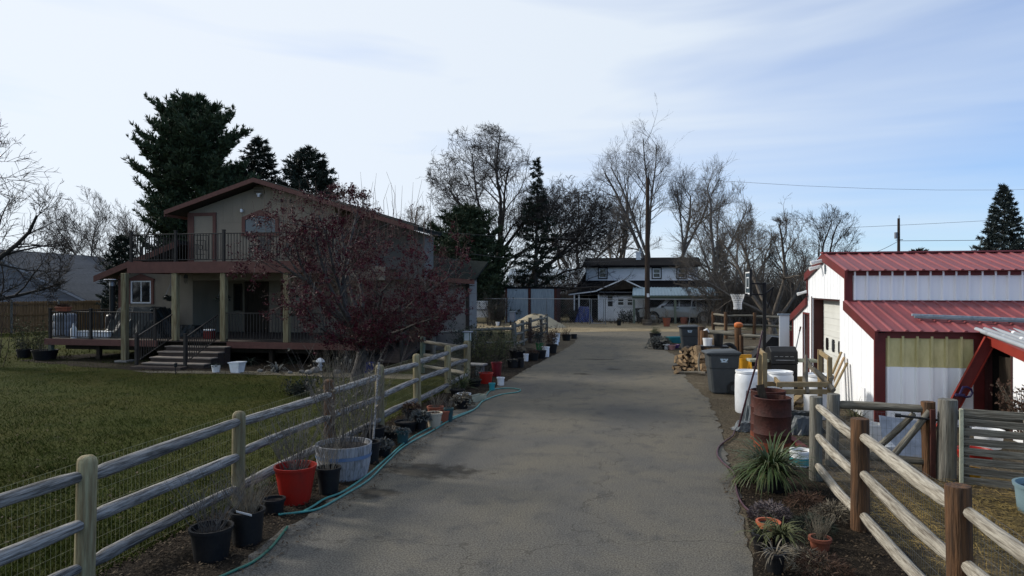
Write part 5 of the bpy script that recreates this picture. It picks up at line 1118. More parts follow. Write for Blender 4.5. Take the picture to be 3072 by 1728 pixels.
def post_mesh(H, r0, dome=True, n=14, seed=0):
    rr = random.Random(seed); prof = [(r0 * 1.03, 0), (r0 * 1.0, H * .3), (r0 * .985, H * .7)]
    prof += [(r0 * .98, H - .06), (r0 * .88, H - .03), (r0 * .6, H - .008), (r0 * .2, H)] if dome else [(r0 * .985, H - .012), (r0 * .95, H)]
    q = MB(); q.lathe(prof, n, (0, 0, 0), True, True, wob=.012); return q.mesh('post', smooth=True)
def wire_panel(a, b, z0, z1, nh, step, r=.0016):
    q = MB(); a, b = Vector(a), Vector(b); L = (b - a).length
    V, Q = [], []
    polys = []
    for i in range(nh): z = z0 + (z1 - z0) * i / (nh - 1); polys.append(([(a.x, a.y, z), ((a.x + b.x) / 2, (a.y + b.y) / 2, z - .006), (b.x, b.y, z)], [r, r, r]))
    n = int(L / step)
    for i in range(n + 1): p = a.lerp(b, i / n); polys.append(([(p.x, p.y, z0), (p.x + .003, p.y, (z0 + z1) / 2), (p.x, p.y, z1)], [r, r, r]))
    V, Q = tubes(polys, 3); return np_mesh('wire_mesh', V, [Q])
def rail_fence(name, label, posts, zs, H, r_post, r_rail, mp, mr, dome=True, wire=None, wm='wire_green', skip=(), seedb=0, post_mats=None, heights=None):
    o = Vector(posts[0]); o.z = 0; f = thing(name, label, 'fence', o)
    for i, p in enumerate(posts):
        p = Vector(p); h = heights[i] if heights else H * random.Random(i + seedb).uniform(.97, 1.03)
        po = ob('post', post_mesh(h, r_post * random.Random(i + seedb).uniform(.95, 1.08), dome, seed=i), M[post_mats[i] if post_mats else mp], f, Vector((p.x, p.y, 0)) - o, (random.Random(i * 3 + seedb).uniform(-.02, .02), random.Random(i * 5 + seedb).uniform(-.02, .02), i))
    for i in range(len(posts) - 1):
        if i in skip: continue
        a, b = Vector(posts[i]), Vector(posts[i + 1]); v = b - a; L = v.length; u = v / L
        for k, z in enumerate(zs):
            rr = random.Random(i * 7 + k + seedb); za, zb = z + rr.uniform(-.02, .02), z + rr.uniform(-.02, .02)
            d = Vector((v.x, v.y, zb - za)); 
            me = log_mesh(d.length - .04, r_rail * rr.uniform(.88, 1.1), i * 11 + k + seedb); ro = ob('rail', me, M[mr], f, Vector((a.x, a.y, za)) - o + u * .02, d.to_track_quat('X', 'Z'))
        if wire:
            off = Vector((wire[0], 0, 0)); me = wire_panel(a - o + off, b - o + off, wire[1], wire[2], wire[3], wire[4]); w_ = ob('wire_mesh', me, M[wm], f)
    return f
ZS = (1.03, .63, .22)
ys = [2.95, 5.25, 7.6, 10.12, 12.2, 14.4, 16.8, 18.7]
rail_fence('rail_fence', 'three rail round log fence with pale posts along the left of the drive', [(-4.87, y, 0) for y in ys], ZS, 1.2, .082, .058, 'post_green', 'rail_grey', True, (-.09, .08, 1.12, 8, .052), seedb=100,
           post_mats=['post_green', 'post_green', 'post_green', 'post_brown', 'post_green', 'post_green', 'post_green', 'post_green'])
g7 = Vector((-4.92, 19.0, 0)); g8 = W(PX(1267, 21.4), 21.4)
rail_fence('rail_fence', 'short pale log fence panel turning back towards the ramp', [g7, g8], (.95, .55, .2), 1.14, .08, .06, 'post_green', 'rail_tan', True, (-.02, .08, 1.0, 8, .06), wm='wire', seedb=150, post_mats=['post_green', 'post_teal'])
fa = W(PX(1541, 29.3), 29.3); fb = W(PX(1420, 28.0), 28.0); fc = W(PX(1300, 26.8), 26.8)
rail_fence('rail_fence', 'old mossy log fence crossing behind the shrubs near the lantern', [fa, fb, fc], (.92, .35), 1.15, .10, .06, 'post_grey', 'rail_old', False, seedb=200)
pts = [fa + Vector((.0, .25, 0))] + [W(PX(px, d), d) for px, d in ((1568, 31.5), (1590, 33.6), (1624, 36.4), (1640, 38.6))]
rail_fence('rail_fence', 'weathered log fence running back beside the far pots', pts, (.98, .62, .2), 1.16, .085, .06, 'post_grey', 'rail_old', False, seedb=250)
# right fence
ysr = [3.3, 5.73, 8.19, 10.18]
rail_fence('rail_fence', 'three rail log fence with dark posts at the lower right of the drive', [(2.38, y, 0) for y in ysr], (1.03, .62, .21), 1.2, .090, .062, 'post_brown', 'rail_tan', False, (.085, .04, 1.05, 10, .05), wm='wire', seedb=300, post_mats=['post_brown', 'post_brown', 'post_brown', 'post_grey'])
# pen gate and pallet panel
q0, q1, q2 = W(PX(2496, 10.35), 10.35), W(PX(2789, 9.75), 9.75), W(PX(2838, 9.55), 9.55)
pf = rail_fence('pen_fence', 'grey log pen fence with one rail meeting the white barn yard', [q0, q1], (.92, .18), 1.12, .088, .062, 'post_grey', 'rail_old', False, (.0, .06, .86, 8, .06), wm='wire', seedb=350, heights=[1.08, 1.06], post_mats=['post_grey', 'post_brown'])
o = Vector(q0); o.z = 0
for (a, b) in ((G(2660, 1400, .12) - o, q1 + Vector((-.05, -.1, .95)) - o), (G(2630, 1392, .1) - o + Vector((0, .35, 0)), q1 + Vector((-.2, .02, .88)) - o)):
    a.z = .18; v = b - a; ob('brace', log_mesh(v.length, .045, 5, ends=(0, 0)), M['rail_old'], pf, a, v.to_track_quat('X', 'Z'))
gp_ = rail_fence('gate_post', 'thick grey log post beside the slatted pallet', [q2], (), 1.1, .115, .06, 'post_grey', 'rail_old', False, heights=[1.13]); gp_['category'] = 'post'
q = MB(); q.tube([(0, 0, .82), (-.55, .09, .86)], .018, 8); q.tube([(-.55, .09, .86), (-.62, .1, .863)], .028, 8); ob('latch_bar', q.mesh('latch_bar'), M['metal_black'], gp_)
q = MB(); q.box((-.17, .0, .5), (.06, .05, .95)); ob('gate_stile', q.mesh('gate_stile'), M['rust'], gp_)
# pallet of horizontal slats standing behind the post
pa, pb = W(PX(2885, 9.3), 9.3), W(PX(3300, 8.6), 8.6)
pl = thing('pallet_panel', 'weathered slatted pallet standing as a fence panel at the right', 'pallet', pa); v = pb - pa; L = v.length; u = v / L; rot = (0, 0, math.atan2(v.y, v.x))
for i in range(8):
    q = MB(); q.box((L / 2, 0, 0), (L, .022, .098)); ob('slat', q.mesh('slat', bevel=.004), M['rail_old'], pl, (0, 0, .07 + i * .132), (random.Random(i).uniform(-.03, .03), random.Random(i + 9).uniform(-.006, .006), rot[2]))
for f_ in (.0, .5, 1.0):
    q = MB(); q.box((0, 0, .52), (.045, .09, 1.04)); ob('stile', q.mesh('stile', bevel=.004), M['lumber_pale'] if f_ == 0 else M['rail_old'], pl, u * (L * f_) + Vector((0, .058, 0)) + (Vector((-.01, -.075, 0)) if f_ == 0 else Vector((0, 0, 0))), rot)
pr = thing('top_rail', 'long grey log rail resting above the pallet at the right', 'rail', q2 + Vector((.02, .10, 0))); w_ = (pb + Vector((.2, .35, 0))) - q2; w_.z = 0
ob('log', log_mesh(w_.length, .07, 77, ends=(0, 0)), M['rail_old'], pr, (0.06, 0, .92), w_.to_track_quat('X', 'Z')); ob('support_post', post_mesh(.87, .05, False), M['post_grey'], pr, w_ * .98); ob('support_post', post_mesh(.87, .05, False), M['post_grey'], pr, w_.normalized() * .25)
# ------------------------------------------------------------------ far fences on the right
a1, a2, a3 = W(PX(2104, 27.0), 27.0), W(PX(2215, 26.0), 26.0), W(PX(2350, 24.9), 24.9)
rail_fence('rail_fence', 'brown log fence behind the bins with a bag on its post', [a1, a2], (.92, .5), 1.12, .13, .085, 'post_brown', 'rail_old', False, seedb=400, heights=[1.12, 1.14])
rail_fence('rail_fence', 'lower log rails running from the bag post to the barn', [a2 + Vector((.05, -.5, 0)), a3 + Vector((0, -.35, 0))], (.86, .40), .9, .075, .075, 'post_brown', 'rail_old', False, seedb=430)
b1, b2, b3, b4 = [W(PX(px, d), d) for px, d in ((2140, 37), (2178, 35.5), (2262, 35.0), (2400, 34.0))]
rail_fence('rail_fence', 'distant brown log paddock fence beneath the basketball hoop', [b1, b2, b3, b4], (1.2, .72, .25), 1.36, .085, .06, 'post_brown', 'rail_old', False, seedb=460)
# bag on the post
q = MB(); q.lathe([(.11, 0), (.15, .03), (.17, .10), (.15, .17), (.07, .21)], 14, (0, 0, 0), True, True, wob=.08); o = ob('orange_bag', q.mesh('orange_bag', smooth=True), M['orange_bag']); o.location = a2 + Vector((0, 0, 1.135)); tag(o, 'bright orange bag sitting on top of a fence post', 'bag')
# ------------------------------------------------------------------ potted plants
def stem_polys(seed, n, h, spread, r0, z=0.0, rad=.08, fork=2, wob=.12):
    r = random.Random(seed); out = []
    for i in range(n):
        a = r.uniform(0, 6.283); q = r.uniform(0, rad); x, y, zz = q * math.cos(a), q * math.sin(a), z; hh = h * r.uniform(.5, 1.1); a2 = a + r.uniform(-.6, .6); s = spread * r.uniform(.2, 1.1)
        pts = [(x, y, zz)]
        for k in range(4):
            x += math.cos(a2) * s * hh / 4 + r.gauss(0, wob) * hh / 5; y += math.sin(a2) * s * hh / 4 + r.gauss(0, wob) * hh / 5; zz += hh / 4; pts.append((x, y, zz))
        out.append((pts, [r0, r0 * .85, r0 * .7, r0 * .5, r0 * .25]))
        for f in range(fork):
            k = r.randint(1, 3); b = pts[k]; l = hh * r.uniform(.15, .4); a3 = r.uniform(0, 6.283)
            out.append(([b, (b[0] + math.cos(a3) * l * .3, b[1] + math.sin(a3) * l * .3, b[2] + l * .5), (b[0] + math.cos(a3) * l * .55, b[1] + math.sin(a3) * l * .55, b[2] + l)], [r0 * .6, r0 * .4, r0 * .2]))
    return out
def leaf_cloud(name, pts, n, s, w, m, parent, seed, jit=.05, spread=1.0, k=2):
    g_ = np.random.default_rng(seed); P = np.array(pts); C = P[g_.integers(0, len(P), n)] + g_.normal(0, jit, (n, 3)); C[:, 2] = np.maximum(C[:, 2], .03)
    V, Q = tufts(C, np.tile([[0, 0, .3]], (n, 1)), np.full(n, s), k, w, spread, seed); V[:, 2] = np.maximum(V[:, 2], .006); return ob(name, np_mesh(name, V, [Q]), M[m], parent)
def pot_mesh(r, h, taper=.78, rim=.012, lip=.035, n=22, sq=False):
    q = MB(); n = 4 if sq else n
    q.lathe([(r * taper, 0), (r * (taper + (1 - taper) * .55), h * .55), (r * .985, h - lip), (r * .985 + rim, h - lip + .002), (r + rim, h), (r - .012, h), (r * .93, h * .88), (r * .93 - .004, h * .80)], n, (0, 0, 0), True, False); return q.mesh('pot', smooth=not sq)
PSEED = [900]
def potted(px, py, wpx, hpx, pot, label, plant=None, taper=.78, group='pots along the drive', name='potted_plant', **k):
    """px,py: lower front edge of the pot in the photograph; wpx: width at the rim; hpx: height"""
    d0 = F * CAMH / (py - HY); r = wpx * d0 / F / 2 * 1.01; d = d0 + r * taper; h = hpx * d0 / F
    loc = W(PX(px, d), d); PSEED[0] += 7; s = PSEED[0]
    t = thing(name, label, 'potted plant' if plant else 'pot', loc, random.Random(s).uniform(0, 6), group)
    ob('pot', pot_mesh(r, h, taper), M[pot], t)
    q = MB(); q.lathe([(r * .935, h * .82), (r * .5, h * .845), (.005, h * .85)], 16, (0, 0, 0), False, False); ob('soil', q.mesh('soil', smooth=True), M['soil'], t)
    add_plant(t, plant, r, h * .83, s, **k); return t
def add_plant(t, plant, r, z, s, n=14, ph=.5, spread=.35, stem='twig_tan', leaf='leaf_dead', nl=120, ls=.04, lw=.012, r0=.004, L=.4, w=.012, droop=.4, fork=2):
    if plant == 'twigs': ob('stems', tubes_mesh('stems', stem_polys(s, n, ph, spread, r0, z, r * .6, fork), 4), M[stem], t)
    elif plant == 'leafy':
        P = stem_polys(s, n, ph, spread, r0, z, r * .6, fork); ob('stems', tubes_mesh('stems', P, 4), M[stem], t); leaf_cloud('leaves', [q for p_, _ in P for q in p_[1:]], nl, ls, lw, leaf, t, s)
    elif plant == 'grass': tuft_plant('', 'x%d' % s, None, n, L, w, leaf, rad=r * .5, droop=droop, parent=t, z=z)
    elif plant == 'mound':
        g_ = np.random.default_rng(s); a = g_.uniform(0, 6.283, nl); q = np.sqrt(g_.uniform(0, 1, nl)) * r * spread; hh = z + ph * np.sqrt(np.maximum(0, 1 - (q / (r * spread * 1.02)) ** 2)) * g_.uniform(.5, 1, nl)
        hh = np.where(q > r, hh - (q - r) * 1.2, hh); C = np.column_stack([q * np.cos(a), q * np.sin(a), np.maximum(hh, .04)]); Dn = np.column_stack([np.cos(a), np.sin(a), g_.uniform(-.6, .8, nl)]); Dn /= np.linalg.norm(Dn, axis=1, keepdims=True)
        V, Q = tufts(C, Dn, np.full(nl, ls), 3, lw, .5, s); V[:, 2] = np.maximum(V[:, 2], .006); ob('leaves', np_mesh('leaves', V, [Q]), M[leaf], t)
# left row, from the lens backwards
potted(634, 1692, 122, 96, 'pot_black', 'large black nursery pot of dead twigs nearest the lower left corner', 'twigs', n=44, ph=.62, spread=.8, stem='twig_grey', r0=.0034, taper=.8, fork=4)
potted(742, 1642, 98, 100, 'pot_black', 'black nursery pot of reddish twigs with a white tag', 'twigs', n=100, ph=.42, spread=.7, stem='leaf_dead', r0=.0026, taper=.84, fork=3)
q = MB(); tp = G(742, 1642) + Vector((-.02, -.03, .36)); o = ob('plant_tag', q.box((0, 0, 0), (.19, .004, .022)), M['plastic_white']); o.location = tp; o.rotation_euler = (0.3, .12, -.1); tag(o, 'white strip tag lying on the rim of a black pot', 'tag')
potted(822, 1545, 62, 42, 'pot_black', 'low empty looking black pot left of the red pot', None, taper=.85)
potted(886, 1519, 122, 112, 'pot_red', 'big bright red plastic pot with bare stems', 'twigs', n=46, ph=.8, spread=.6, stem='twig_grey', r0=.0036, taper=.70, fork=4)
potted(986, 1486, 70, 78, 'pot_black', 'black nursery pot of pale twigs before the whitewashed barrel', 'twigs', n=26, ph=.62, spread=.45, stem='twig_tan', r0=.0034, taper=.8, fork=3)
# whitewashed half barrel with staves
bw = G(1008, 1449); rb = .40; loc = bw + Vector((-.05, rb * .9, 0)); hb = .47
t = thing('half_barrel', 'whitewashed wooden half barrel planter with faded blue bands', 'planter', loc, .2)
for i in range(20):
    a = 2 * math.pi * i / 20; a2 = a + 2 * math.pi / 20 * .97; q = MB(); prof = [(rb * .82, 0), (rb * .93, hb * .4), (rb, hb)]
    vs = [(pr * math.cos(x), pr * math.sin(x), z) for pr, z in prof for x in (a, a2)] + [((pr - .028) * math.cos(x), (pr - .028) * math.sin(x), z) for pr, z in prof for x in (a, a2)]
    q.add(vs, [(0, 1, 3, 2), (2, 3, 5, 4), (7, 6, 8, 9), (9, 8, 10, 11), (4, 5, 11, 10), (0, 2, 8, 6), (2, 4, 10, 8), (1, 7, 9, 3), (3, 9, 11, 5), (0, 6, 7, 1)]); ob('stave', q.mesh('stave'), M['barrel_white'], t)
for z, f_ in ((.08, .845), (.29, .965)):
    q = MB(); q.lathe([(rb * f_ + .004, z), (rb * (f_ + .02) + .004, z + .05)], 28, (0, 0, 0), False, False); ob('hoop_band', q.mesh('hoop_band', smooth=True), M['band_blue'], t)
q = MB(); q.lathe([(rb * .93, hb * .86), (.01, hb * .9)], 20, (0, 0, 0), False, False); ob('soil', q.mesh('soil'), M['soil'], t)
P = stem_polys(77, 60, 1.3, .5, .0042, hb * .88, .28, 5, .14); ob('stems', tubes_mesh('stems', P, 4), M['twig_grey'], t); leaf_cloud('dry_leaves', [q_ for p_, _ in P for q_ in p_[2:]], 90, .05, .015, 'leaf_dead', t, 8)
potted(1110, 1392, 58, 62, 'pot_black', 'tall black pot holding two long stakes', 'twigs', n=5, ph=.4, stem='twig_grey', taper=.85)
q0_, q1_ = G(1108, 1385), Dp(1128, 1090, 10.95); st_ = q1_ - q0_
q = MB(); q.tube([(0, 0, .12), st_], .018, 8); o = ob('wooden_stake', q.mesh('wooden_stake', smooth=True), M['rail_grey']); o.location = q0_ + Vector((0, .12, 0)); tag(o, 'long pale grey stake leaning up from a black pot', 'stake')
q1_ = Dp(1116, 1235, 10.9) - q0_; q = MB(); q.tube([(0, 0, .12), q1_], .013, 8); o = ob('wooden_stake', q.mesh('wooden_stake'), M['twig_grey']); o.location = q0_ + Vector((-.06, .13, 0)); tag(o, 'short dark stake beside the long pale stake', 'stake')
potted(1148, 1372, 54, 30, 'pot_black', 'low black pot with a frosted grey withered clump', 'mound', nl=160, ph=.14, spread=1.15, ls=.06, lw=.012, leaf='leaf_silver')
potted(1122, 1335, 66, 50, 'pot_black', 'wide black pot behind the withered clump', 'twigs', n=12, ph=.5, stem='twig_grey')
potted(1208, 1333, 36, 40, 'pot_teal', 'small dark teal pot with trailing grey leaves', 'mound', nl=110, ph=.06, spread=1.2, ls=.05, lw=.01, leaf='leaf_silver', taper=.85)
potted(1170, 1322, 50, 26, 'pot_black', 'low black tray of dead leaves left of the teal pot', 'mound', nl=130, ph=.1, spread=1.1, ls=.06, lw=.014, leaf='leaf_dead')
potted(1218, 1298, 66, 30, 'pot_black', 'wide black bowl with stub stems near the fence post', 'twigs', n=9, ph=.28, stem='twig_grey')
potted(1262, 1292, 42, 44, 'pot_black', 'black pot with grey drooping dead foliage', 'mound', nl=200, ph=.12, spread=1.35, ls=.07, lw=.012, leaf='leaf_silver')
potted(1303, 1284, 46, 44, 'pot_beige', 'cream pot with rusty soil beside the hose', 'mound', nl=60, ph=.03, spread=.85, ls=.05, lw=.008, leaf='leaf_rust', taper=.76)
potted(1330, 1268, 40, 34, 'pot_terra', 'brown pot just behind the cream pot', 'twigs', n=8, ph=.25, stem='twig_red')
potted(1306, 1258, 48, 36, 'pot_terra', 'wide rimmed terracotta pot of bare red stems behind the cream pot', 'twigs', n=34, ph=.34, spread=.7, stem='twig_tan', r0=.003)
potted(1346, 1266, 28, 40, 'pot_teal', 'dark green nursery pot right of the terracotta pots', 'twigs', n=10, ph=.3, stem='twig_grey')
potted(1235, 1262, 44, 30, 'pot_black', 'black pot of rusty dead leaves against the fence rail', 'mound', nl=140, ph=.18, spread=1.2, ls=.06, lw=.012, leaf='leaf_rust')
potted(1385, 1228, 46, 26, 'pot_black', 'black pot with white edged withered leaves by the planter box', 'mound', nl=180, ph=.16, spread=1.5, ls=.07, lw=.016, leaf='leaf_dead')
potted(1392, 1200, 40, 18, 'plastic_white', 'white rimmed low bowl beside the wooden planter box', 'mound', nl=40, ph=.03, spread=.8, ls=.05, leaf='leaf_dead')
p = G(1418, 1205); t = thing('planter_box', 'long mossy wooden planter box lying by the hose', 'planter', p, 1.2)
for (a, b_) in (((-.42, -.11, 0), (.42, -.085, .13)), ((-.42, .085, 0), (.42, .11, .13)), ((-.42, -.084, 0), (-.395, .084, .128)), ((.395, -.084, 0), (.42, .084, .128))): q = MB(); q.span(a, b_); ob('board', q.mesh('board'), M['lumber_pale'], t)
q = MB(); q.span((-.394, -.083, 0), (.394, .083, .09)); ob('soil', q.mesh('soil'), M['soil'], t)
p = G(1385, 1165); t = tuft_plant('yucca_plant', 'spiky dark green yucca by the last fence post', p, 46, .55, .035, 'leaf_green', droop=.18, rad=.05, group='plants along the drive')
potted(1372, 1190, 44, 20, 'pot_black', 'black pot of leafy green shoots before the yucca', 'leafy', n=14, ph=.3, spread=.6, leaf='leaf_olive', nl=120, stem='twig_grey')
potted(1458, 1152, 42, 32, 'pot_red', 'wide dull red pot right of the yucca', 'twigs', n=8, ph=.35, stem='twig_dark')
potted(1490, 1130, 32, 42, 'pot_maroon', 'taller maroon pot behind the dull red pot', 'twigs', n=8, ph=.35, stem='twig_dark')
potted(1476, 1172, 18, 22, 'plastic_teal', 'small bright teal cup beside the white pail', None, taper=.85)
potted(1502, 1157, 22, 24, 'plastic_white', 'small white pail at the edge of the asphalt by the red pots', None, taper=.88)
potted(1424, 1160, 40, 20, 'pot_black', 'black pot in the shade between yucca and red pot', 'leafy', n=10, ph=.35, spread=.5, leaf='leaf_dark', nl=120, stem='twig_dark')
potted(1540, 1104, 36, 24, 'pot_black', 'square looking black pot nearest the lantern shrubs', 'mound', nl=60, ph=.05, ls=.05, spread=1., leaf='leaf_dead', taper=.9)
potted(1563, 1103, 18, 28, 'pot_black', 'narrow black pot right of the square black pot', None, taper=.9)
potted(1552, 1080, 48, 28, 'pot_black', 'wide black tub with pale dead tops by the log post', 'mound', nl=140, ph=.2, ls=.07, spread=1., leaf='leaf_dead')
potted(1578, 1084, 15, 22, 'plastic_white', 'narrow white pail between black tubs', None, taper=.9)
potted(1600, 1082, 34, 24, 'pot_black', 'black tub left of the tall white bucket', 'mound', nl=110, ph=.12, ls=.06, spread=1., leaf='leaf_rust')
potted(1622, 1076, 34, 24, 'pot_black', 'black tub just before the green pot', 'leafy', n=8, ph=.3, leaf='leaf_dead', nl=70)
potted(1619, 1052, 24, 22, 'pot_green', 'bright green pot behind the tall white bucket', 'leafy', n=12, ph=.7, spread=.35, leaf='needle_blue', nl=260, ls=.07, stem='twig_dark')
potted(1637, 1071, 23, 30, 'plastic_white', 'tall white bucket on the asphalt edge, largest of the white pails', None, taper=.9)
potted(1655, 1060, 34, 26, 'pot_black', 'black tub with a rusty brown shrub behind the tall bucket', 'leafy', n=26, ph=.75, spread=.5, leaf='leaf_rust', nl=420, ls=.06, stem='twig_red')
potted(1666, 1036, 20, 22, 'plastic_white', 'white bucket partly behind the rusty shrub', None, taper=.9)
potted(1673, 1026, 14, 26, 'plastic_white', 'slim white bucket farthest along the row', 'twigs', n=8, ph=.6, stem='twig_red')
potted(1699, 1022, 28, 18, 'pot_black', 'black pot of red twigs at the far end of the row', 'twigs', n=24, ph=.55, spread=.5, stem='leaf_rust', r0=.006)
potted(1722, 1016, 18, 13, 'pot_black', 'small square black pot standing alone on the drive edge', None, taper=.92)
# shrubs behind the fence
def shrub(name, label, loc, h, n, spread, stem, leaf, nl, ls, lw, seed, rad=.3, r0=.006, group='shrubs beside the drive', fork=3, jit=.08, cat='shrub'):
    t = thing(name, label, cat, loc, 0, group); P = stem_polys(seed, n, h, spread, r0, 0, rad, fork); ob('stems', tubes_mesh('stems', P, 4), M[stem], t)
    if nl: leaf_cloud('leaves', [q_ for p_, _ in P for q_ in p_[1:]], nl, ls, lw, leaf, t, seed, jit)
    return t
shrub('leafy_shrub', 'dense olive shrub behind the red pots', W(PX(1470, 22.5), 22.5), 1.15, 50, .5, 'twig_dark', 'leaf_olive', 1500, .05, .014, 201, .5)
shrub('leafy_shrub', 'dark rounded shrub between the lantern and the olive shrub', W(PX(1415, 24), 24), 1.3, 50, .5, 'twig_dark', 'leaf_dark', 1400, .06, .016, 202, .5)
shrub('leafy_shrub', 'reddish dry shrub below the mossy log rail', W(PX(1510, 26), 26), 1.0, 50, .5, 'twig_red', 'leaf_olive', 900, .06, .016, 203, .5)
shrub('leafy_shrub', 'brown dry shrub at the foot of the weathered far fence', W(PX(1600, 33), 33), 1.0, 40, .5, 'twig_red', 'leaf_rust', 600, .07, .018, 204, .5)
shrub('bare_shrub', 'thin bare shrub rising before the left fence and barrel', G(1130, 1330) + Vector((-.25, .2, 0)), 1.25, 24, .35, 'twig_grey', None, 0, 0, 0, 205, .15, .004)
shrub('bare_shrub', 'pale arching bare shrub at the foot of the crabapple', G(1000, 1168), 1.3, 46, .7, 'twig_tan', None, 0, 0, 0, 206, .25, .005)
shrub('bare_shrub', 'bare stems around the crabapple trunk', G(1090, 1180), 1.1, 30, .6, 'twig_grey', None, 0, 0, 0, 207, .25, .005)
shrub('leafy_shrub', 'low dark creeping shrub on the lawn near the fence', G(905, 1185), .38, 40, 1.2, 'twig_dark', 'leaf_dark', 500, .06, .016, 208, .3)
shrub('leafy_shrub', 'bushy dark shrub at the left corner of the porch', W(PX(95, 26.5), 26.5), 1.4, 60, .5, 'twig_dark', 'leaf_olive', 900, .06, .016, 209, .5)
shrub('bare_shrub', 'red arching cane shrub at the far left edge', W(PX(-10, 23), 23), 2.4, 12, .35, 'twig_red', None, 0, 0, 0, 210, .3, .012)
t = potted(72, 1075, 40, 26, 'pot_black', 'black pot under the shrub at the left porch corner', 'leafy', n=10, ph=.5, leaf='leaf_dark', nl=150)
t = potted(135, 1082, 70, 30, 'pot_black', 'wide black pot of dry stems under the porch corner', 'twigs', n=20, ph=.45, stem='twig_tan')
potted(648, 1118, 26, 22, 'plastic_white', 'small white pot with a dark plant beside the washtub', 'mound', nl=60, ph=.1, ls=.06, spread=1.2, leaf='leaf_dark')
potted(1104, 1122, 34, 34, 'pot_blue', 'glazed cobalt blue pot at the foot of the ramp', 'twigs', n=6, ph=.3, stem='twig_grey')
# lantern on the fence post, stone bench, trunk trimmings
lt = thing('post_lantern', 'green and glass lantern standing on the last fence post', 'lantern', (g7.x, g7.y, 1.14))
q = MB(); q.span((-.10, -.10, .0), (.10, .10, .025)); ob('base', q.mesh('base'), M['post_teal'], lt); q = MB(); q.span((-.13, -.13, .25), (.13, .13, .28)); ob('roof', q.mesh('roof', bevel=.006), M['siding_pale'], lt)
q = MB(); q.span((-.08, -.08, .026), (.08, .08, .249)); ob('pane', q.mesh('pane'), M['lamp_clear'], lt)
for sx in (-1, 1):
    for sy in (-1, 1): q = MB(); q.box((sx * .085, sy * .085, .137), (.02, .02, .222)); ob('bar', q.mesh('bar'), M['post_teal'], lt)
p = G(1405, 1128); t = thing('stone_bench', 'pale stone slab bench behind the last fence posts', 'bench', p + Vector((0, .25, 0)), -.2); q = MB(); q.span((-.5, -.2, .30), (.5, .2, .36)); ob('slab', q.mesh('slab', bevel=.012), M['concrete'], t)
for x in (-.33, .33): q = MB(); q.span((x - .08, -.14, 0), (x + .08, .14, .299)); ob('leg', q.mesh('leg'), M['stone'], t)
# hoses
def hose(name, label, pix, m, r=.011, z=None):
    P = [G(px, py) for px, py in pix]; out = []
    for i in range(len(P) - 1):
        p0_, p1_, p2_, p3_ = P[max(0, i - 1)], P[i], P[i + 1], P[min(len(P) - 1, i + 2)]
        for k in range(6):
            t_ = k / 6; v = .5 * ((2 * p1_) + (p2_ - p0_) * t_ + (2 * p0_ - 5 * p1_ + 4 * p2_ - p3_) * t_ ** 2 + (3 * p1_ - p0_ - 3 * p2_ + p3_) * t_ ** 3); out.append((v.x, v.y, r + .003))
    out.append((P[-1].x, P[-1].y, r + .003)); o_ = Vector(out[0]); o_.z = 0; q = MB(); q.tube([Vector(v) - o_ for v in out], r, 8); o = ob(name, q.mesh(name, smooth=True), M[m]); o.location = o_; return tag(o, label, 'hose')
hose('garden_hose', 'bright teal hose doubled along the left edge of the drive', [(835, 1548), (905, 1540), (960, 1528), (1040, 1484), (1105, 1444), (1160, 1390), (1215, 1340), (1300, 1293), (1352, 1262), (1420, 1232), (1450, 1205), (1500, 1186), (1552, 1178), (1559, 1170), (1520, 1166), (1475, 1172), (1455, 1192), (1430, 1225), (1385, 1244), (1330, 1266), (1262, 1300), (1215, 1330), (1160, 1378), (1100, 1430), (1030, 1478), (975, 1500), (940, 1522), (912, 1538)], 'hose_teal', .014)
hose('garden_hose', 'dark green hose curving out of the lower left planting strip', [(640, 1745), (700, 1718), (760, 1690), (810, 1650), (845, 1608), (862, 1585)], 'hose_green', .014)
hose('garden_hose', 'maroon hose snaking along the right edge of the drive', [(2222, 1262), (2206, 1290), (2198, 1310), (2176, 1326), (2156, 1344), (2152, 1366), (2166, 1388), (2200, 1420), (2206, 1452), (2214, 1490), (2232, 1522), (2262, 1548)], 'hose_maroon', .014)

# ------------------------------------------------------------------ right border plants
t = thing('grass_clump', 'large clump of arching green strap leaves in a black pot', 'potted plant', G(2320, 1480) + Vector((0, .15, 0)), 0, 'plants in the right border'); ob('pot', pot_mesh(.2, .24, .85), M['pot_black'], t)
tuft_plant('', 'big strap', None, 320, .66, .024, 'leaf_green', rad=.14, droop=.42, parent=t, z=.22); tuft_plant('', 'big strap2', None, 160, .58, .022, 'leaf_olive', rad=.14, droop=.45, parent=t, z=.22, nm='older_leaves')
t = thing('grass_clump', 'smaller strap leaf clump touching the large green clump on its left', 'plant', G(2235, 1440), 0, 'plants in the right border'); tuft_plant('', 'big strap3', None, 80, .4, .018, 'leaf_olive', rad=.1, droop=.45, parent=t, z=.02)
t = potted(2402, 1402, 62, 46, 'plastic_white', 'white and teal bucket against the grey fence post', None, taper=.92); q = MB(); ob('teal_band', q.lathe([(.1555, .02), (.1655, .125)], 22, (0, 0, 0), False, False).mesh('teal_band', smooth=True), M['plastic_teal'], t)
t = thing('withered_clump', 'frosty purple grey withered clump below the strap leaves', 'plant', G(2310, 1560), 0, 'plants in the right border'); add_plant(t, 'mound', .22, .0, 61, nl=420, ph=.2, spread=1.0, ls=.06, lw=.007, leaf='leaf_purple')
potted(2305, 1618, 66, 46, 'pot_orange', 'orange plastic pot with a chewed rim', None)
potted(2460, 1655, 60, 34, 'pot_terra', 'terracotta pot of upright dry stems near the fence', 'twigs', n=70, ph=.28, spread=.5, stem='leaf_dead', r0=.0022, taper=.85)
potted(2285, 1655, 56, 50, 'pot_black', 'black pot left of the pale green leafy pot', 'grass', n=40, L=.28, w=.012, leaf='leaf_olive')
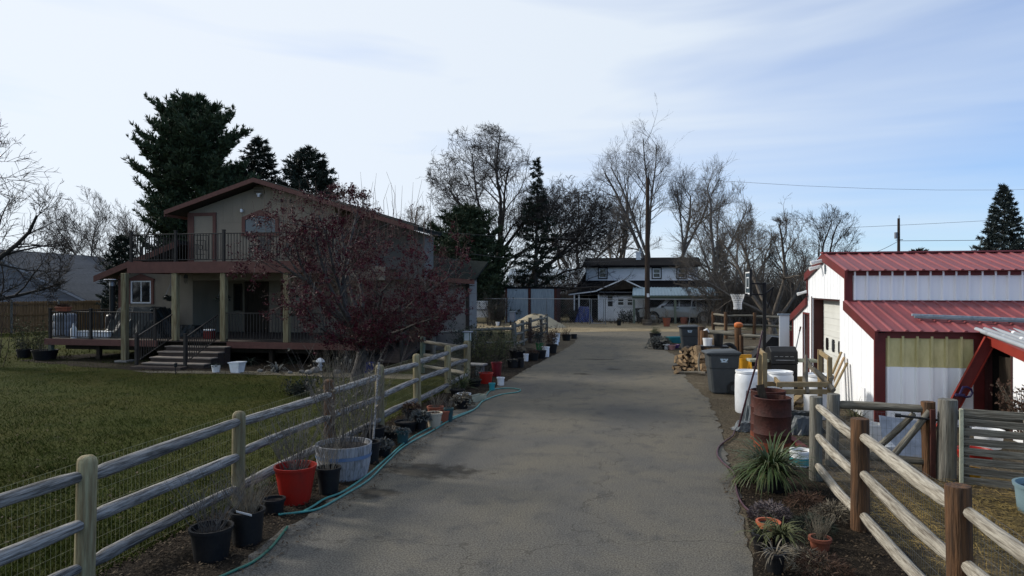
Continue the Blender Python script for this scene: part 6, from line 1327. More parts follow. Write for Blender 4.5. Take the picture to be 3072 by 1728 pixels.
potted(2345, 1660, 60, 48, 'pot_black', 'black pot of pale green drooping leaves', 'grass', n=90, L=.34, w=.018, leaf='leaf_olive', droop=.5)
potted(2325, 1725, 58, 62, 'pot_black', 'black pot nearest the lower right edge of the drive', 'grass', n=30, L=.25, w=.010, leaf='leaf_dead')
for i, (px, py, lf, lb, ph_) in enumerate(((2420, 1530, 'leaf_rust', 'rusty dead perennial below the fence rails', .28), (2400, 1700, 'leaf_dead', 'straw coloured dead perennial by the lower fence', .22), (2470, 1725, 'leaf_rust', 'brown dead perennial at the bottom edge by the fence', .25), (2440, 1600, 'leaf_dark', 'dark dead perennial beside the terracotta pot', .25), (2500, 1560, 'leaf_dead', 'pale dead perennial against the wire netting', .25))):
    t = thing('dead_perennial', lb, 'plant', G(px, py), 0, 'plants in the right border'); add_plant(t, 'mound', .26, .0, 300 + i, nl=300, ph=ph_ * .75, spread=.9, ls=.08, lw=.004, leaf=lf)
t = thing('weed_tuft', 'tuft of yellow green grass at the foot of the barn wall', 'plant', Vector((4.35, 15.2, 0)), 0, 'weeds by the barn'); tuft_plant('', 'w1', None, 60, .5, .012, 'leaf_olive', rad=.2, droop=.2, parent=t)
t = thing('weed_tuft', 'thin dark weeds in front of the ribbed barn wall', 'plant', Vector((4.9, 14.2, 0)), 0, 'weeds by the barn'); tuft_plant('', 'w2', None, 30, .5, .012, 'leaf_dark', rad=.4, droop=.2, parent=t)

# ------------------------------------------------------------------ bins
def wheelie_bin(loc, rz, label, s=1.0):
    t = thing('wheelie_bin', label, 'trash bin', loc, rz, 'grey wheelie bins'); t.scale = (.93 * s, s, s)
    q = MB(); H = .98; lv_ = []
    for z, x0, x1, yw in ((.0, -.27, .30, .25), (.03, -.29, .32, .265), (.62, -.355, .385, .30), (.66, -.375, .40, .315), (.94, -.40, .42, .33), (.98, -.42, .44, .345)):
        c_ = .05; lv_.append([(x0 + c_, -yw, z), (x1 - c_, -yw, z), (x1, -yw + c_, z), (x1, yw - c_, z), (x1 - c_, yw, z), (x0 + c_, yw, z), (x0, yw - c_, z), (x0, -yw + c_, z)])
    V = [v for l in lv_ for v in l]; q.add(V, [tuple(range(8))[::-1], tuple(range(40, 48))] + [(i * 8 + k, i * 8 + (k + 1) % 8, (i + 1) * 8 + (k + 1) % 8, (i + 1) * 8 + k) for i in range(5) for k in range(8)]); ob('body', q.mesh('body', smooth=False, bevel=.008), M['bin_grey'], t)
    q = MB(); q.add([(-.47, -.36, .985), (.44, -.36, .985), (.44, .36, .985), (-.47, .36, .985), (-.48, -.37, 1.03), (.45, -.37, 1.05), (.45, .37, 1.05), (-.48, .37, 1.03), (-.30, -.25, 1.075), (.34, -.27, 1.10), (.34, .27, 1.10), (-.30, .25, 1.075)],
        [(3, 2, 1, 0), (0, 1, 5, 4), (1, 2, 6, 5), (2, 3, 7, 6), (3, 0, 4, 7), (4, 5, 9, 8), (5, 6, 10, 9), (6, 7, 11, 10), (7, 4, 8, 11), (8, 9, 10, 11)]); lid = ob('lid', q.mesh('lid', bevel=.012), M['bin_grey'], t)
    q = MB(); q.tube([(.46, -.28, 1.03), (.46, .28, 1.03)], .018, 8); ob('handle', q.mesh('handle'), M['bin_grey'], t)
    for y in (-.325, .325):
        q = MB(); q.tube([(.25, y - .03, .16), (.25, y + .03, .16)], .16, 18); wh = ob('wheel', q.mesh('wheel'), M['rubber'], t); q = MB(); q.tube([(.25, y - .036, .16), (.25, y + .036, .16)], .085, 14); ob('hub', q.mesh('hub'), M['bin_grey'], wh)
    q = MB(); q.tube([(.25, -.29, .16), (.25, .29, .16)], .012, 6); ob('axle', q.mesh('axle'), M['metal_black'], t)
    # raised side ribs and the pale printed mark on the side facing the lens
    q = MB(); q.add([(-.36, -.262, .06), (-.30, -.262, .06), (-.36, -.30, .6), (-.42, -.30, .6)], [(0, 1, 2, 3)])
    mk_ = MB(); y = -.318
    def cell(x0, z0, x1, z1):
        f_ = lambda z: -.300 - (z - .62) * .094 - .006
        mk_.add([(x0, f_(z0), z0), (x1, f_(z0), z0), (x1, f_(z1), z1), (x0, f_(z1), z1)], [(0, 1, 2, 3)])
    ox, oz = .0, .80
    for (a, b_, c_, d_) in ((-.10, .055, -.06, .09), (-.055, .055, -.02, .09), (-.01, .055, .02, .09), (.03, .055, .06, .09), (.07, .055, .10, .09), (-.08, .02, -.03, .055), (.03, .02, .08, .055), (-.05, .0, .05, .03), (-.09, -.03, -.04, .0), (.04, -.03, .09, .0), (-.10, -.07, -.07, -.045), (-.06, -.07, -.03, -.045), (-.02, -.07, .01, -.045), (.02, -.07, .05, -.045), (.06, -.07, .10, -.045)): cell(ox + a, oz + b_, ox + c_, oz + d_)
    ob('printed_mark', mk_.mesh('printed_mark', fixn=False), M['mark_pale'], t)
    return t
p = G(2168, 1182); wheelie_bin(p + Vector((0, .30, 0)), .10, 'large grey wheelie bin with pale print, nearest beside the drive')
p = G(2068, 1055); wheelie_bin(p + Vector((0, .30, 0)), .06, 'grey wheelie bin behind the firewood pile')
p = G(1924, 966); wheelie_bin(p, -.6, 'grey green wheelie bin far off beside the utility pole')
# ------------------------------------------------------------------ firewood
def log_piece(seed, L=.40):
    r = random.Random(seed); R = r.uniform(.085, .125); a0, a1 = (-.9, .9) if seed % 3 else (-1.5, 1.5); n = 4
    sec = [(0, 0)] + [(R * math.cos(a0 + (a1 - a0) * i / n) * r.uniform(.92, 1.06), R * math.sin(a0 + (a1 - a0) * i / n) * r.uniform(.92, 1.06)) for i in range(n + 1)]
    m = len(sec); q = MB(); q.add([(-L / 2, y - R * .5, z) for y, z in sec] + [(L / 2, y - R * .5, z) for y, z in sec], [tuple(range(m))[::-1], tuple(range(m, 2 * m))] + [(i, (i + 1) % m, m + (i + 1) % m, m + i) for i in range(m)])
    me = q.mesh('log'); me.materials.append(M['firewood']); me.materials.append(M['firewood_bark'])
    for p_ in me.polygons:
        if abs(p_.normal.x) < .5 and p_.center.y > -R * .5 + R * .45: p_.material_index = 1
    return me, R
logs = [log_piece(s) for s in range(7)]; fw0 = G(2070, 1116); r = random.Random(31); fi = 0
for k in range(6):
    for j in range(9 - k):
        me, R = logs[r.randint(0, 6)]; y = j * .185 + k * .09; z = .075 + k * .128
        o = ob('firewood_log', me); o.location = fw0 + Matrix.Rotation(.95, 3, 'Z') @ Vector((r.uniform(-.12, .12), -.35 + y * .72, z)) + Vector((.25, .25, 0)); o.rotation_euler = (r.uniform(0, 6.28), r.uniform(-.12, .12), .95 + r.uniform(-.4, .4)); tag(o, 'split pale firewood log in the pile between the bins', 'firewood', 'split firewood logs in the pile'); fi += 1
for (px, py, dz, rz_) in ((2034, 1122, .07, 1.2), (2040, 1090, .07, .5), (2036, 1078, .07, 1.0)):
    me, R = logs[2]; o = ob('firewood_log', me); o.location = G(px, py) + Vector((0, .12, dz)); o.rotation_euler = (.4, 0, rz_); tag(o, 'split firewood log lying loose at the foot of the pile', 'firewood', 'loose firewood logs')
def stick(label, P, R, m='twig_tan', name='dead_branch'):
    o_ = Vector(P[0]); q = MB(); q.tube([Vector(p_) - o_ for p_ in P], R, 7); o = ob(name, q.mesh(name, smooth=True), M[m]); o.location = o_; return tag(o, label, 'branch')
a = G(2114, 1126); stick('bent pale branch lying before the firewood pile', [a + Vector((.02, 0, .06)), a + Vector((-.25, .15, .07)), a + Vector((-.5, .22, .05)), a + Vector((-.85, .3, .04))], [.06, .045, .035, .025])
stick('upright pale branch leaning on the firewood pile', [a + Vector((-.15, .12, .1)), a + Vector((-.17, .2, .4)), a + Vector((-.12, .28, .66))], [.035, .03, .024])
# bench with buckets behind the near bin
bp_ = Dp(2142, 1037, 22.0); t = thing('work_bench', 'low black bench with two buckets behind the near bin', 'bench', Vector((bp_.x, bp_.y, 0)), .05)
q = MB(); q.span((-.42, -.25, bp_.z - .05), (.42, .25, bp_.z)); ob('top', q.mesh('top'), M['metal_black'], t)
for x in (-.38, .38):
    for y in (-.2, .2): q = MB(); q.box((x, y, (bp_.z - .05) / 2), (.05, .05, bp_.z - .052)); ob('leg', q.mesh('leg'), M['metal_black'], t)
def bucket(name, label, loc, r, h, m, lid=None, group='buckets'):
    t = thing(name, label, 'bucket', loc, 0, group); ob('body', pot_mesh(r, h, .88, .006, .05), M[m], t); q = MB(); q.lathe([(r * .9, h * .7), (.01, h * .71)], 16, (0, 0, 0), False, False); ob('contents', q.mesh('contents'), M[lid or 'soil'], t)
    q = MB(); q.tube([(r * math.cos(a_), -.02 - .1 * r * math.sin(a_), h * .9 - r * .7 * math.sin(a_)) for a_ in [i * math.pi / 8 for i in range(9)]], .004, 5); ob('bail', q.mesh('bail'), M['steel'], t); return t
bucket('bucket', 'white square looking bucket on the black bench', Vector((bp_.x - .20, bp_.y - .02, bp_.z)), .15, .24, 'plastic_white'); bucket('bucket', 'tall black bucket on the black bench', Vector((bp_.x + .14, bp_.y, bp_.z)), .15, .38, 'metal_black')
# pots and tubs by the far bin
potted(1966, 1036, 34, 36, 'pot_black', 'black pot of upright green shoots left of the far bin', 'leafy', n=30, ph=.3, spread=.2, leaf='leaf_olive', nl=260, ls=.06, group='pots by the far bin')
potted(1978, 1048, 48, 20, 'pot_black', 'wide black pot of grey spilling foliage left of the far bin', 'mound', nl=420, ph=.32, spread=1.7, ls=.08, lw=.012, leaf='leaf_silver', group='pots by the far bin')
potted(1986, 1049, 20, 14, 'pot_black', 'small grey black pot in front of the spilling foliage', None, group='pots by the far bin')
potted(1999, 1049, 18, 16, 'plastic_white', 'pale grey pot in the cluster before the far bin', None, group='pots by the far bin')
potted(2016, 1050, 22, 14, 'plastic_pink', 'dusty pink pot at the end of the cluster', None, group='pots by the far bin')
p = G(2018, 1045); t = thing('purple_tray', 'shallow purple tray behind the pink pot', 'tray', p + Vector((0, .35, 0))); ob('tray', pot_mesh(.32, .14, .85, .012, .03), M['plastic_purple'], t)
p = G(2032, 1048); t = thing('wheelbarrow', 'tipped green wheelbarrow tray leaning by the far bin', 'wheelbarrow', p + Vector((-.02, .5, 0)), .4)
q = MB(); q.add([(-.45, -.3, .5), (.45, -.3, .5), (.45, .3, .5), (-.45, .3, .5), (-.25, -.2, .25), (.2, -.2, .22), (.2, .2, .22), (-.25, .2, .25)], [(0, 1, 5, 4), (1, 2, 6, 5), (2, 3, 7, 6), (3, 0, 4, 7), (4, 5, 6, 7)]); o = ob('tray', q.mesh('tray'), M['plastic_teal'], t); q = MB(); q.tube([(-.5, -.03, .17), (-.5, .03, .17)], .17, 14); ob('wheel', q.mesh('wheel'), M['rubber'], t)
for y in (-.24, .24): q = MB(); q.tube([(-.5, y * .3, .17), (.3, y, .24), (.8, y, .45)], .018, 6); ob('handle', q.mesh('handle'), M['lumber'], t); q = MB(); q.tube([(.25, y, .22), (.3, y, .0)], .016, 6); ob('leg', q.mesh('leg'), M['metal_black'], t)
# carved brown posts near the far bin
p = W(PX(2112, 24.6), 24.6); t = thing('carved_stump', 'brown peeled log post with curling stubs beside the far bin', 'log post', p); ob('trunk', post_mesh(1.12, .14, False, seed=4), M['post_brown'], t)
q = MB(); q.tube([(.08, -.06, .5), (.26, -.08, .62), (.30, -.05, .8), (.24, 0, .95)], [.09, .1, .1, .07], 9); ob('stub', q.mesh('stub', smooth=True), M['firewood'], t)
q = MB(); q.tube([(.0, 0, 1.1), (.1, -.02, 1.16), (.18, -.02, 1.05)], [.05, .05, .02], 7); ob('rag', q.mesh('rag'), M['plastic_white'], t)
# ------------------------------------------------------------------ barrels and drums
def poly_drum(px, py, d, label, m='plastic_white'):
    loc = W(PX(px, d), d); t = thing('plastic_barrel', label, 'barrel', loc, 0, 'white plastic barrels'); q = MB(); R, H = .285, .9
    q.lathe([(R * .93, 0), (R * .99, .04), (R, .25), (R * 1.01, .45), (R, .66), (R * .985, .80), (R * .90, .845), (R * .97, .855), (R * .97, .90), (R * .92, .90), (R * .91, .865)], 28, (0, 0, 0), True, False); ob('body', q.mesh('body', smooth=True), M[m], t)
    q = MB(); q.lathe([(R * .915, .866), (.01, .872)], 24, (0, 0, 0), False, False); ob('top', q.mesh('top', smooth=True), M[m], t)
    for x in (-.15, .15): q = MB(); q.lathe([(.035, .868), (.035, .885)], 10, (x, 0, 0), True, True); ob('bung', q.mesh('bung'), M[m], t)
poly_drum(2246, 0, 14.7, 'white plastic barrel nearest the drive, beside the near bin'); poly_drum(2338, 0, 14.6, 'white plastic barrel in the middle, before the grill'); poly_drum(2456, 0, 14.1, 'white plastic barrel closest to the garage door')
def steel_drum(px, d, label):
    loc = W(PX(px, d), d); t = thing('steel_drum', label, 'drum', loc, 0, 'rusty steel drums'); q = MB(); R, H = .292, .88
    q.lathe([(R, 0), (R + .008, .006), (R, .02), (R, .27), (R + .014, .29), (R, .31), (R, .57), (R + .014, .59), (R, .61), (R, .855), (R + .01, .868), (R, .88), (R - .012, .88), (R - .014, .1)], 30, (0, 0, 0), True, False, wob=.004); ob('shell', q.mesh('shell', smooth=True), M['rust'], t)
    q = MB(); q.lathe([(R + .0035, .02), (R + .0035, .10), (R + .003, .16)], 30, (0, 0, 0), False, False, wob=.004); ob('rusted_foot', q.mesh('rusted_foot', smooth=True), M['rust_hot'], t); q = MB(); q.lathe([(R - .016, .35), (.01, .4)], 20, (0, 0, 0), False, False); ob('ash', q.mesh('ash'), M['soil'], t)
steel_drum(2317, 11.3, 'rusty red steel drum in front, beside the fence'); steel_drum(2304, 12.05, 'rusty steel drum standing behind the front drum')
pb_ = W(PX(2305, 11.45), 11.45); q = MB(); q.beam((0, 0, .45), (-.12, .1, 1.04), .13, .03, up=(0, 1, 0)); o = ob('scrap_plank', q.mesh('scrap_plank'), M['dark_wood']); o.location = pb_; tag(o, 'short dark plank sticking out of the front drum', 'plank')
# lumber frame with branches on it
fr = W(PX(2385, 12.9), 12.9); t = thing('lumber_frame', 'open frame of tan lumber with tall uprights beside the white barrels', 'lumber frame', fr, TH)
lx = lambda px, d: PX(px, d) - PX(2385, 12.9)
ups = [(lx(2294, 12.4), -.5, 1.5), (lx(2280, 13.3), .4, 1.5), (lx(2489, 12.4), -.5, 1.42), (lx(2460, 13.3), .4, 1.48)]
for (x, y, h) in ups: q = MB(); q.box((x, y, h / 2), (.085, .04, h)); ob('upright', q.mesh('upright', bevel=.004), M['lumber'], t)
for (a_, b_) in (((ups[0][0] - .05, -.545, .80), (ups[2][0] + .05, -.545, .80)), ((ups[0][0] + .2, -.545, .93), (ups[2][0] + .0, -.545, .93)), ((ups[1][0], .445, .80), (ups[3][0], .445, .80)), ((ups[0][0] + .3, -.50, .90), (ups[1][0] + .3, .42, .90)), ((ups[2][0] - .08, -.50, .90), (ups[3][0] - .02, .42, .90)), ((ups[0][0] - .0, -.50, 1.46), (ups[1][0] + .0, .42, 1.46)), ((ups[2][0] - .0, -.48, 1.39), (ups[3][0] + .0, .42, 1.43))):
    q = MB(); q.beam(a_, b_, .04, .088); ob('crosspiece', q.mesh('crosspiece', bevel=.004), M['lumber'], t)
q = MB(); q.span((ups[0][0] + .45, -.1, .845), (ups[2][0] - .3, .3, .86)); ob('dark_pan', q.mesh('dark_pan'), M['metal_black'], t)
b0_ = fr
for i, (lab, P, R) in enumerate((('gnarled pale driftwood stick rising from the lumber frame', [(-.02, -.6, .78), (.0, -.45, 1.0), (.12, -.2, 1.25), (.16, -.1, 1.42)], [.035, .05, .04, .02]), ('forked driftwood leaning on the lumber frame', [(.42, -.65, .84), (.38, -.4, 1.0), (.25, -.1, 1.2), (.20, 0, 1.36)], [.05, .06, .045, .03]), ('short driftwood chunk lying on the lumber frame', [(.40, -.6, 1.03), (.55, -.3, 1.03), (.70, .1, 1.02)], [.04, .05, .03]))):
    R_ = Matrix.Rotation(TH, 3, 'Z'); stick(lab, [R_ @ Vector(p_) + b0_ for p_ in P], R, 'twig_tan', 'driftwood')
# tall dark pole with the hose end, tarp, rubble
a = G(2214, 1292); b = Dp(2283, 1012, 12.3); stick('tall dark bent pole leaning over the rusty drums', [a + Vector((0, 0, .02)), a.lerp(b, .35) + Vector((.0, 0, -.02)), a.lerp(b, .7) + Vector((.03, 0, 0)), b, b + Vector((.03, .03, .12))], [.018, .018, .018, .018, .014], 'hose_maroon', 'leaning_pole')['category'] = 'pole'
p = G(2245, 1272); tarp('grey_tarp', 'crumpled blue grey tarp slumped beside the near white barrel', p + Vector((.16, .12, 0)), .46, .42, .62, 'tarp_grey', 8, rz=.4)
p = G(2238, 1290); tarp('grey_tarp', 'small grey sheet lying at the foot of the drums', p, .45, .35, .16, 'tarp_grey', 9, rz=.2)
tarp('grey_tarp', 'pale grey bag on the ground between drum and fence post', G(2412, 1300), .5, .4, .3, 'tarp_grey', 10)
for i, (px, py) in enumerate(((2415, 1262), (2428, 1258), (2402, 1255), (2420, 1240))):
    q = MB(); q.box((0, 0, 0), (.2, .1, .065)); o = ob('brick', q.mesh('brick', bevel=.006), M['brick_red']); o.location = G(2415 + (i % 3) * 9, 1275 - i * 4) + Vector((0, .1, .034 + .066 * (i == 3))); o.rotation_euler = (0, 0, i * .7); tag(o, 'loose red brick behind the grey fence post', 'brick', 'loose bricks by the fence')
q = MB(); a = G(2372, 1318); q.beam((0, 0, .03), G(2440, 1372) - a + Vector((0, 0, .03)), .12, .05); o = ob('steel_offcut', q.mesh('steel_offcut'), M['red_trim']); o.location = a; tag(o, 'dark red steel offcut lying beside the front drum', 'steel piece')
# grill
gl = W(PX(2344, 16.8), 16.8); t = thing('gas_grill', 'black gas grill with pale side shelves before the barn', 'grill', gl, TH * .6)
q = MB(); q.prism([(-.32, -.26, .82), (-.32, .28, .82), (-.32, .30, 1.06), (-.32, .18, 1.2), (-.32, -.06, 1.24), (-.32, -.24, 1.12)], (.64, 0, 0)); hd = ob('hood', q.mesh('hood', bevel=.015), M['metal_black'], t)
for i in range(4): q = MB(); q.span((-.24 + i * .125, -.262, 1.0), (-.16 + i * .125, -.25, 1.012)); q2_ = ob('vent_slot', q.mesh('vent_slot'), M['steel'], hd)
q = MB(); q.tube([(-.22, -.30, .92), (.22, -.30, .92)], .013, 8); ob('handle', q.mesh('handle'), M['steel'], hd)
q = MB(); q.span((-.31, -.24, .1), (.31, .24, .818)); ob('cabinet', q.mesh('cabinet', bevel=.01), M['metal_black'], t)
for x0_, x1_ in ((-.80, -.34), (.34, .84)): q = MB(); q.span((x0_, -.2, .86), (x1_, .2, .92)); ob('side_shelf', q.mesh('side_shelf', bevel=.008), M['lumber_pale'], t)
for x_ in (-.28, .28):
    for y_ in (-.2, .2): q = MB(); q.tube([(x_ - .02, y_, .055), (x_ + .02, y_, .055)], .055, 12); ob('wheel', q.mesh('wheel'), M['rubber'], t)
# yellow things
p = G(2246, 1118); bucket('bucket', 'yellow bucket full of tools behind the near bin', Vector((p.x, p.y + 1.0, 0)), .19, .36, 'plastic_yellow', 'leaf_rust')
p = W(PX(2232, 19.5), 19.5); t = thing('sawhorse', 'yellow folding sawhorse behind the near bin', 'sawhorse', p, .2); q = MB(); q.box((0, 0, .72), (.42, .07, .09)); ob('beam', q.mesh('beam'), M['plastic_yellow'], t)
for x_ in (-.17, .17):
    for y_ in (-.2, .2): q = MB(); q.beam((x_, y_, .0), (x_, 0, .70), .05, .03); ob('leg', q.mesh('leg'), M['plastic_yellow'], t)
# shovel and leaning boards at the barn
t = thing('shovel', 'long handled shovel leaning on the barn beside the small door', 'shovel', Vector((4.18, 20.75, 0))); q = MB(); q.tube([(.0, 0, .25), (.24, .0, 1.42)], .016, 8); ob('handle', q.mesh('handle'), M['pipe_grey'], t); q = MB(); q.tube([(.24, 0, 1.42), (.27, 0, 1.56)], .022, 8); ob('grip', q.mesh('grip'), M['rust'], t); q = MB(); q.beam((-.05, 0, .0), (.005, 0, .28), .2, .012, up=(1, 0, 0)); ob('blade', q.mesh('blade'), M['metal_black'], t)
for i, lb in enumerate(('tan board leaning right of the garage door, nearest', 'tan board leaning right of the garage door, middle', 'tan board leaning right of the garage door, farthest')):
    q = MB(); q.beam((-.28, 0, .015), (.22, .1, 1.02 + .1 * i), .1, .03, up=(1, 0, 0)); o = ob('leaning_board', q.mesh('leaning_board'), M['lumber'] if i != 1 else M['firewood']); o.location = (4.22, 16.1 + .22 * i, 0); tag(o, lb, 'board', 'boards leaning on the barn')
# ------------------------------------------------------------------ basketball hoop
hp = W(PX(2293, 22.0), 22.0); t = thing('basketball_hoop', 'black portable basketball hoop with clear backboard and white net', 'basketball hoop', hp)
q = MB(); q.box((0, 0, 1.42), (.1, .1, 2.84)); ob('pole', q.mesh('pole', bevel=.01), M['metal_black'], t)
q = MB(); q.add([(-.3, -.4, 0), (.6, -.4, 0), (.6, .4, 0), (-.3, .4, 0), (-.2, -.32, .18), (.45, -.32, .18), (.45, .32, .18), (-.2, .32, .18)], [(3, 2, 1, 0), (0, 1, 5, 4), (1, 2, 6, 5), (2, 3, 7, 6), (3, 0, 4, 7), (4, 5, 6, 7)]); ob('base', q.mesh('base', bevel=.02), M['metal_black'], t)
bx = -.50; bz = PZ(850, 22.0)
q = MB(); q.span((bx - .03, -.56, bz - .40), (bx + .03, .56, bz + .42)); 
fr_ = MB(); fr_.span((bx - .035, -.58, bz - .42), (bx + .035, .58, bz - .36)); fr_.span((bx - .035, -.58, bz + .38), (bx + .035, .58, bz + .44)); fr_.span((bx - .034, -.58, bz - .359), (bx + .034, -.53, bz + .379)); fr_.span((bx - .034, .53, bz - .359), (bx + .034, .58, bz + .379)); bb = ob('backboard', fr_.mesh('backboard'), M['metal_black'], t)
q = MB(); q.span((bx - .008, -.529, bz - .358), (bx + .008, .529, bz + .378)); ob('pane', q.mesh('pane'), M['glass_blue'], bb)
q = MB()
for (y0_, z0_, y1__, z1_) in ((-.52, -.35, .52, -.31), (-.52, .33, .52, .37), (-.52, -.309, -.48, .329), (.48, -.309, .52, .329), (-.25, -.16, -.22, .20), (.22, -.16, .25, .20), (-.219, .17, .219, .20), (-.219, -.16, .219, -.13)): q.span((bx - .014, y0_, bz + z0_), (bx - .0082, y1__, bz + z1_))
ob('target_lines', q.mesh('target_lines'), M['plastic_white'], bb)
rc = Vector((bx - .32, 0, bz - .34)); q = MB(); q.tube([rc + Vector((.23 * math.cos(a_), .23 * math.sin(a_), 0)) for a_ in [i * math.pi / 12 for i in range(25)]], .011, 6, cap=False); q.beam((bx - .1, 0, rc.z - .01), (bx - .02, 0, rc.z - .01), .12, .05); ob('rim', q.mesh('rim'), M['metal_black'], t)
polys = []
for i in range(12):
    a_ = i * math.pi / 6
    for s_ in (1, -1):
        polys.append(([tuple(rc + Vector((rr_ * math.cos(a_ + s_ * tw), rr_ * math.sin(a_ + s_ * tw), z_))) for rr_, tw, z_ in ((.225, 0, 0), (.18, .26, -.14), (.135, .52, -.28), (.12, .78, -.42), (.13, 1.0, -.5))], [.0075] * 5))
ob('net', tubes_mesh('net', polys, 4), M['plastic_white'], t)
q = MB()
for y_ in (-.06, .06): q.beam((0, y_, 2.78), (bx + .04, y_ * 2, bz + .0), .03, .04); q.beam((.0, y_, 2.45), (bx + .04, y_ * 2, bz - .36), .03, .04); q.beam((0, y_, 2.45), (.27, y_, 2.68), .03, .04)
q.beam((.27, 0, 2.68), (.1, 0, 2.0), .03, .04); ob('support_arms', q.mesh('support_arms'), M['metal_black'], t)
# ------------------------------------------------------------------ inside the pen
p = G(2652, 1345); bucket('bucket', 'white bucket behind the pen brace', Vector((p.x, p.y + .6, 0)), .17, .3, 'plastic_white')
p = G(2658, 1378); t = thing('plastic_jug', 'white jug lying low behind the log fence', 'jug', p); q = MB(); q.lathe([(.11, 0), (.13, .05), (.13, .22), (.05, .3), (.04, .33)], 14, (0, 0, 0), True, True); ob('body', q.mesh('body', smooth=True), M['plastic_white'], t)
a = G(2712, 1372); q = MB(); q.beam((0, 0, .02), (.12, .35, .55), .62, .012, up=(0, 1, -1)); o = ob('metal_sheet', q.mesh('metal_sheet'), M['steel']); o.location = a; o.rotation_euler = (0, .0, .2); tag(o, 'bent grey metal sheet propped behind the pen brace', 'metal sheet')
p = G(3072, 1560); t = thing('stock_tub', 'pale blue round stock tub at the right edge', 'tub', p + Vector((.40, .3, 0))); ob('body', pot_mesh(.33, .34, .9, .02, .04, 26), M['blue_tub'], t); q = MB(); q.lathe([(.30, .2), (.01, .2)], 20, (0, 0, 0), False, False); ob('water', q.mesh('water'), M['glass_dark'], t)
p = G(2972, 1470); bucket('bucket', 'yellow bucket seen under the pallet slats', Vector((p.x, p.y + .5, 0)), .1, .16, 'plastic_yellow')
p = G(2990, 1420); t = thing('feed_pan', 'red rubber feed pan behind the pallet slats', 'feed pan', p + Vector((.1, .9, 0))); ob('pan', pot_mesh(.26, .14, .85, .015, .03), M['pot_red'], t)
p = G(3050, 1400); t = thing('feed_pan', 'white feed pan behind the pallet slats', 'feed pan', p + Vector((.2, 1.3, 0))); ob('pan', pot_mesh(.22, .3, .85, .015, .03), M['plastic_white'], t)

# ------------------------------------------------------------------ yard clutter between the bins and the barn
r = random.Random(88)
def board_stack(label, loc, rz, n, L, m):
    t = thing('board_stack', label, 'board stack', loc, rz, 'stacks of old boards')
    for i in range(n):
        q = MB(); q.box((0, 0, 0), (L * r.uniform(.8, 1.05), .14, .035)); ob('board', q.mesh('board', bevel=.004), M[m if i % 3 else 'dark_wood'], t, (r.uniform(-.1, .1), (i % 2) * .16 - .08 + r.uniform(-.02, .02), .02 + (i // 2) * .037), (0, 0, r.uniform(-.06, .06)))
board_stack('stack of weathered boards on the ground behind the yellow bucket', W(PX(2262, 18.6), 18.6), .2, 12, 1.6, 'rail_old')
board_stack('low pile of tan lumber lying beyond the white barrels', W(PX(2400, 15.6), 15.6), 1.2, 8, 1.2, 'lumber')
board_stack('dark boards stacked under the log rails near the far bin', W(PX(2160, 25.2), 25.2), .1, 10, 1.5, 'rail_old')
def tyre(label, loc, rx, rz, R=.31):
    q = MB(); q.lathe([(R * .58, -.09), (R * .8, -.11), (R, -.07), (R, .07), (R * .8, .11), (R * .58, .09), (R * .58, -.09)], 22, (0, 0, 0), False, False); o = ob('old_tyre', q.mesh('old_tyre', smooth=True), M['rubber']); o.location = loc; o.rotation_euler = (rx, 0, rz); tag(o, label, 'tyre')
tyre('old black tyre lying flat before the grill', W(PX(2310, 15.7), 15.7) + Vector((0, 0, .115)), 0, 0)
tyre('old black tyre leaning on the log fence behind the bins', W(PX(2185, 25.4), 25.4) + Vector((0, 0, .31)), 1.45, .1)
def crate(label, loc, rz, m):
    t = thing('slatted_crate', label, 'crate', loc, rz, 'crates in the yard')
    for z in (.04, .14, .24):
        for (c, s_) in (((0, -.2, z), (.5, .02, .07)), ((0, .2, z), (.5, .02, .07)), ((-.24, 0, z), (.02, .378, .07)), ((.24, 0, z), (.02, .378, .07))): q = MB(); q.box(c, s_); ob('slat', q.mesh('slat'), M[m], t)
    q = MB(); q.box((0, 0, .012), (.458, .378, .02)); ob('bottom', q.mesh('bottom'), M[m], t)
crate('dark slatted crate on the ground left of the grill', W(PX(2288, 17.2), 17.2), .3, 'dark_wood'); crate('tan slatted crate against the barn beside the shovel', Vector((4.1, 19.4, 0)), .1, 'lumber')
tarp('grey_tarp', 'dark tarp heap under the lumber frame', W(PX(2400, 12.9), 12.9), .8, .5, .35, 'tarp_dark', 21)
bucket('bucket', 'small black bucket beside the wooden board stack', W(PX(2290, 18.0), 18.0), .14, .3, 'metal_black')
# ------------------------------------------------------------------ white farmhouse, carport and yard at the end of the drive
YH = 54.5
fo = Vector((xat(1900, YH), YH, 0)); fh = thing('farmhouse', 'white two storey farmhouse with black roofs at the end of the drive', 'house', fo)
def fpart(name, mb, m, parent=None, bevel=0): mb.V = [tuple(Vector(v) - fo) for v in mb.V]; return ob(name, mb.mesh(name, bevel=bevel), M[m], parent or fh)
YU = 58.0
ux0, ux1 = xat(1758, YU), xat(2094, YU); uz0, uz1 = PY(1900, 842, YU).z, PY(1900, 800, YU).z
q = MB(); q.span((ux0 + .01, YU + .03, 0), (ux1 - .01, YU + 6, uz1)); fpart('upper_storey', q, 'white_house')
nbd = 6; bh = (uz1 - uz0) / nbd
for i in range(nbd):
    q = MB(); q.prism([(ux0, YU + .028, uz0 + i * bh), (ux0, YU - .02, uz0 + i * bh), (ux0, YU + .012, uz0 + (i + 1) * bh - .004), (ux0, YU + .028, uz0 + (i + 1) * bh - .004)], (ux1 - ux0, 0, 0)); fpart('siding_plank', q, 'white_house')
zr_ = PY(1900, 773, YU + 3).z
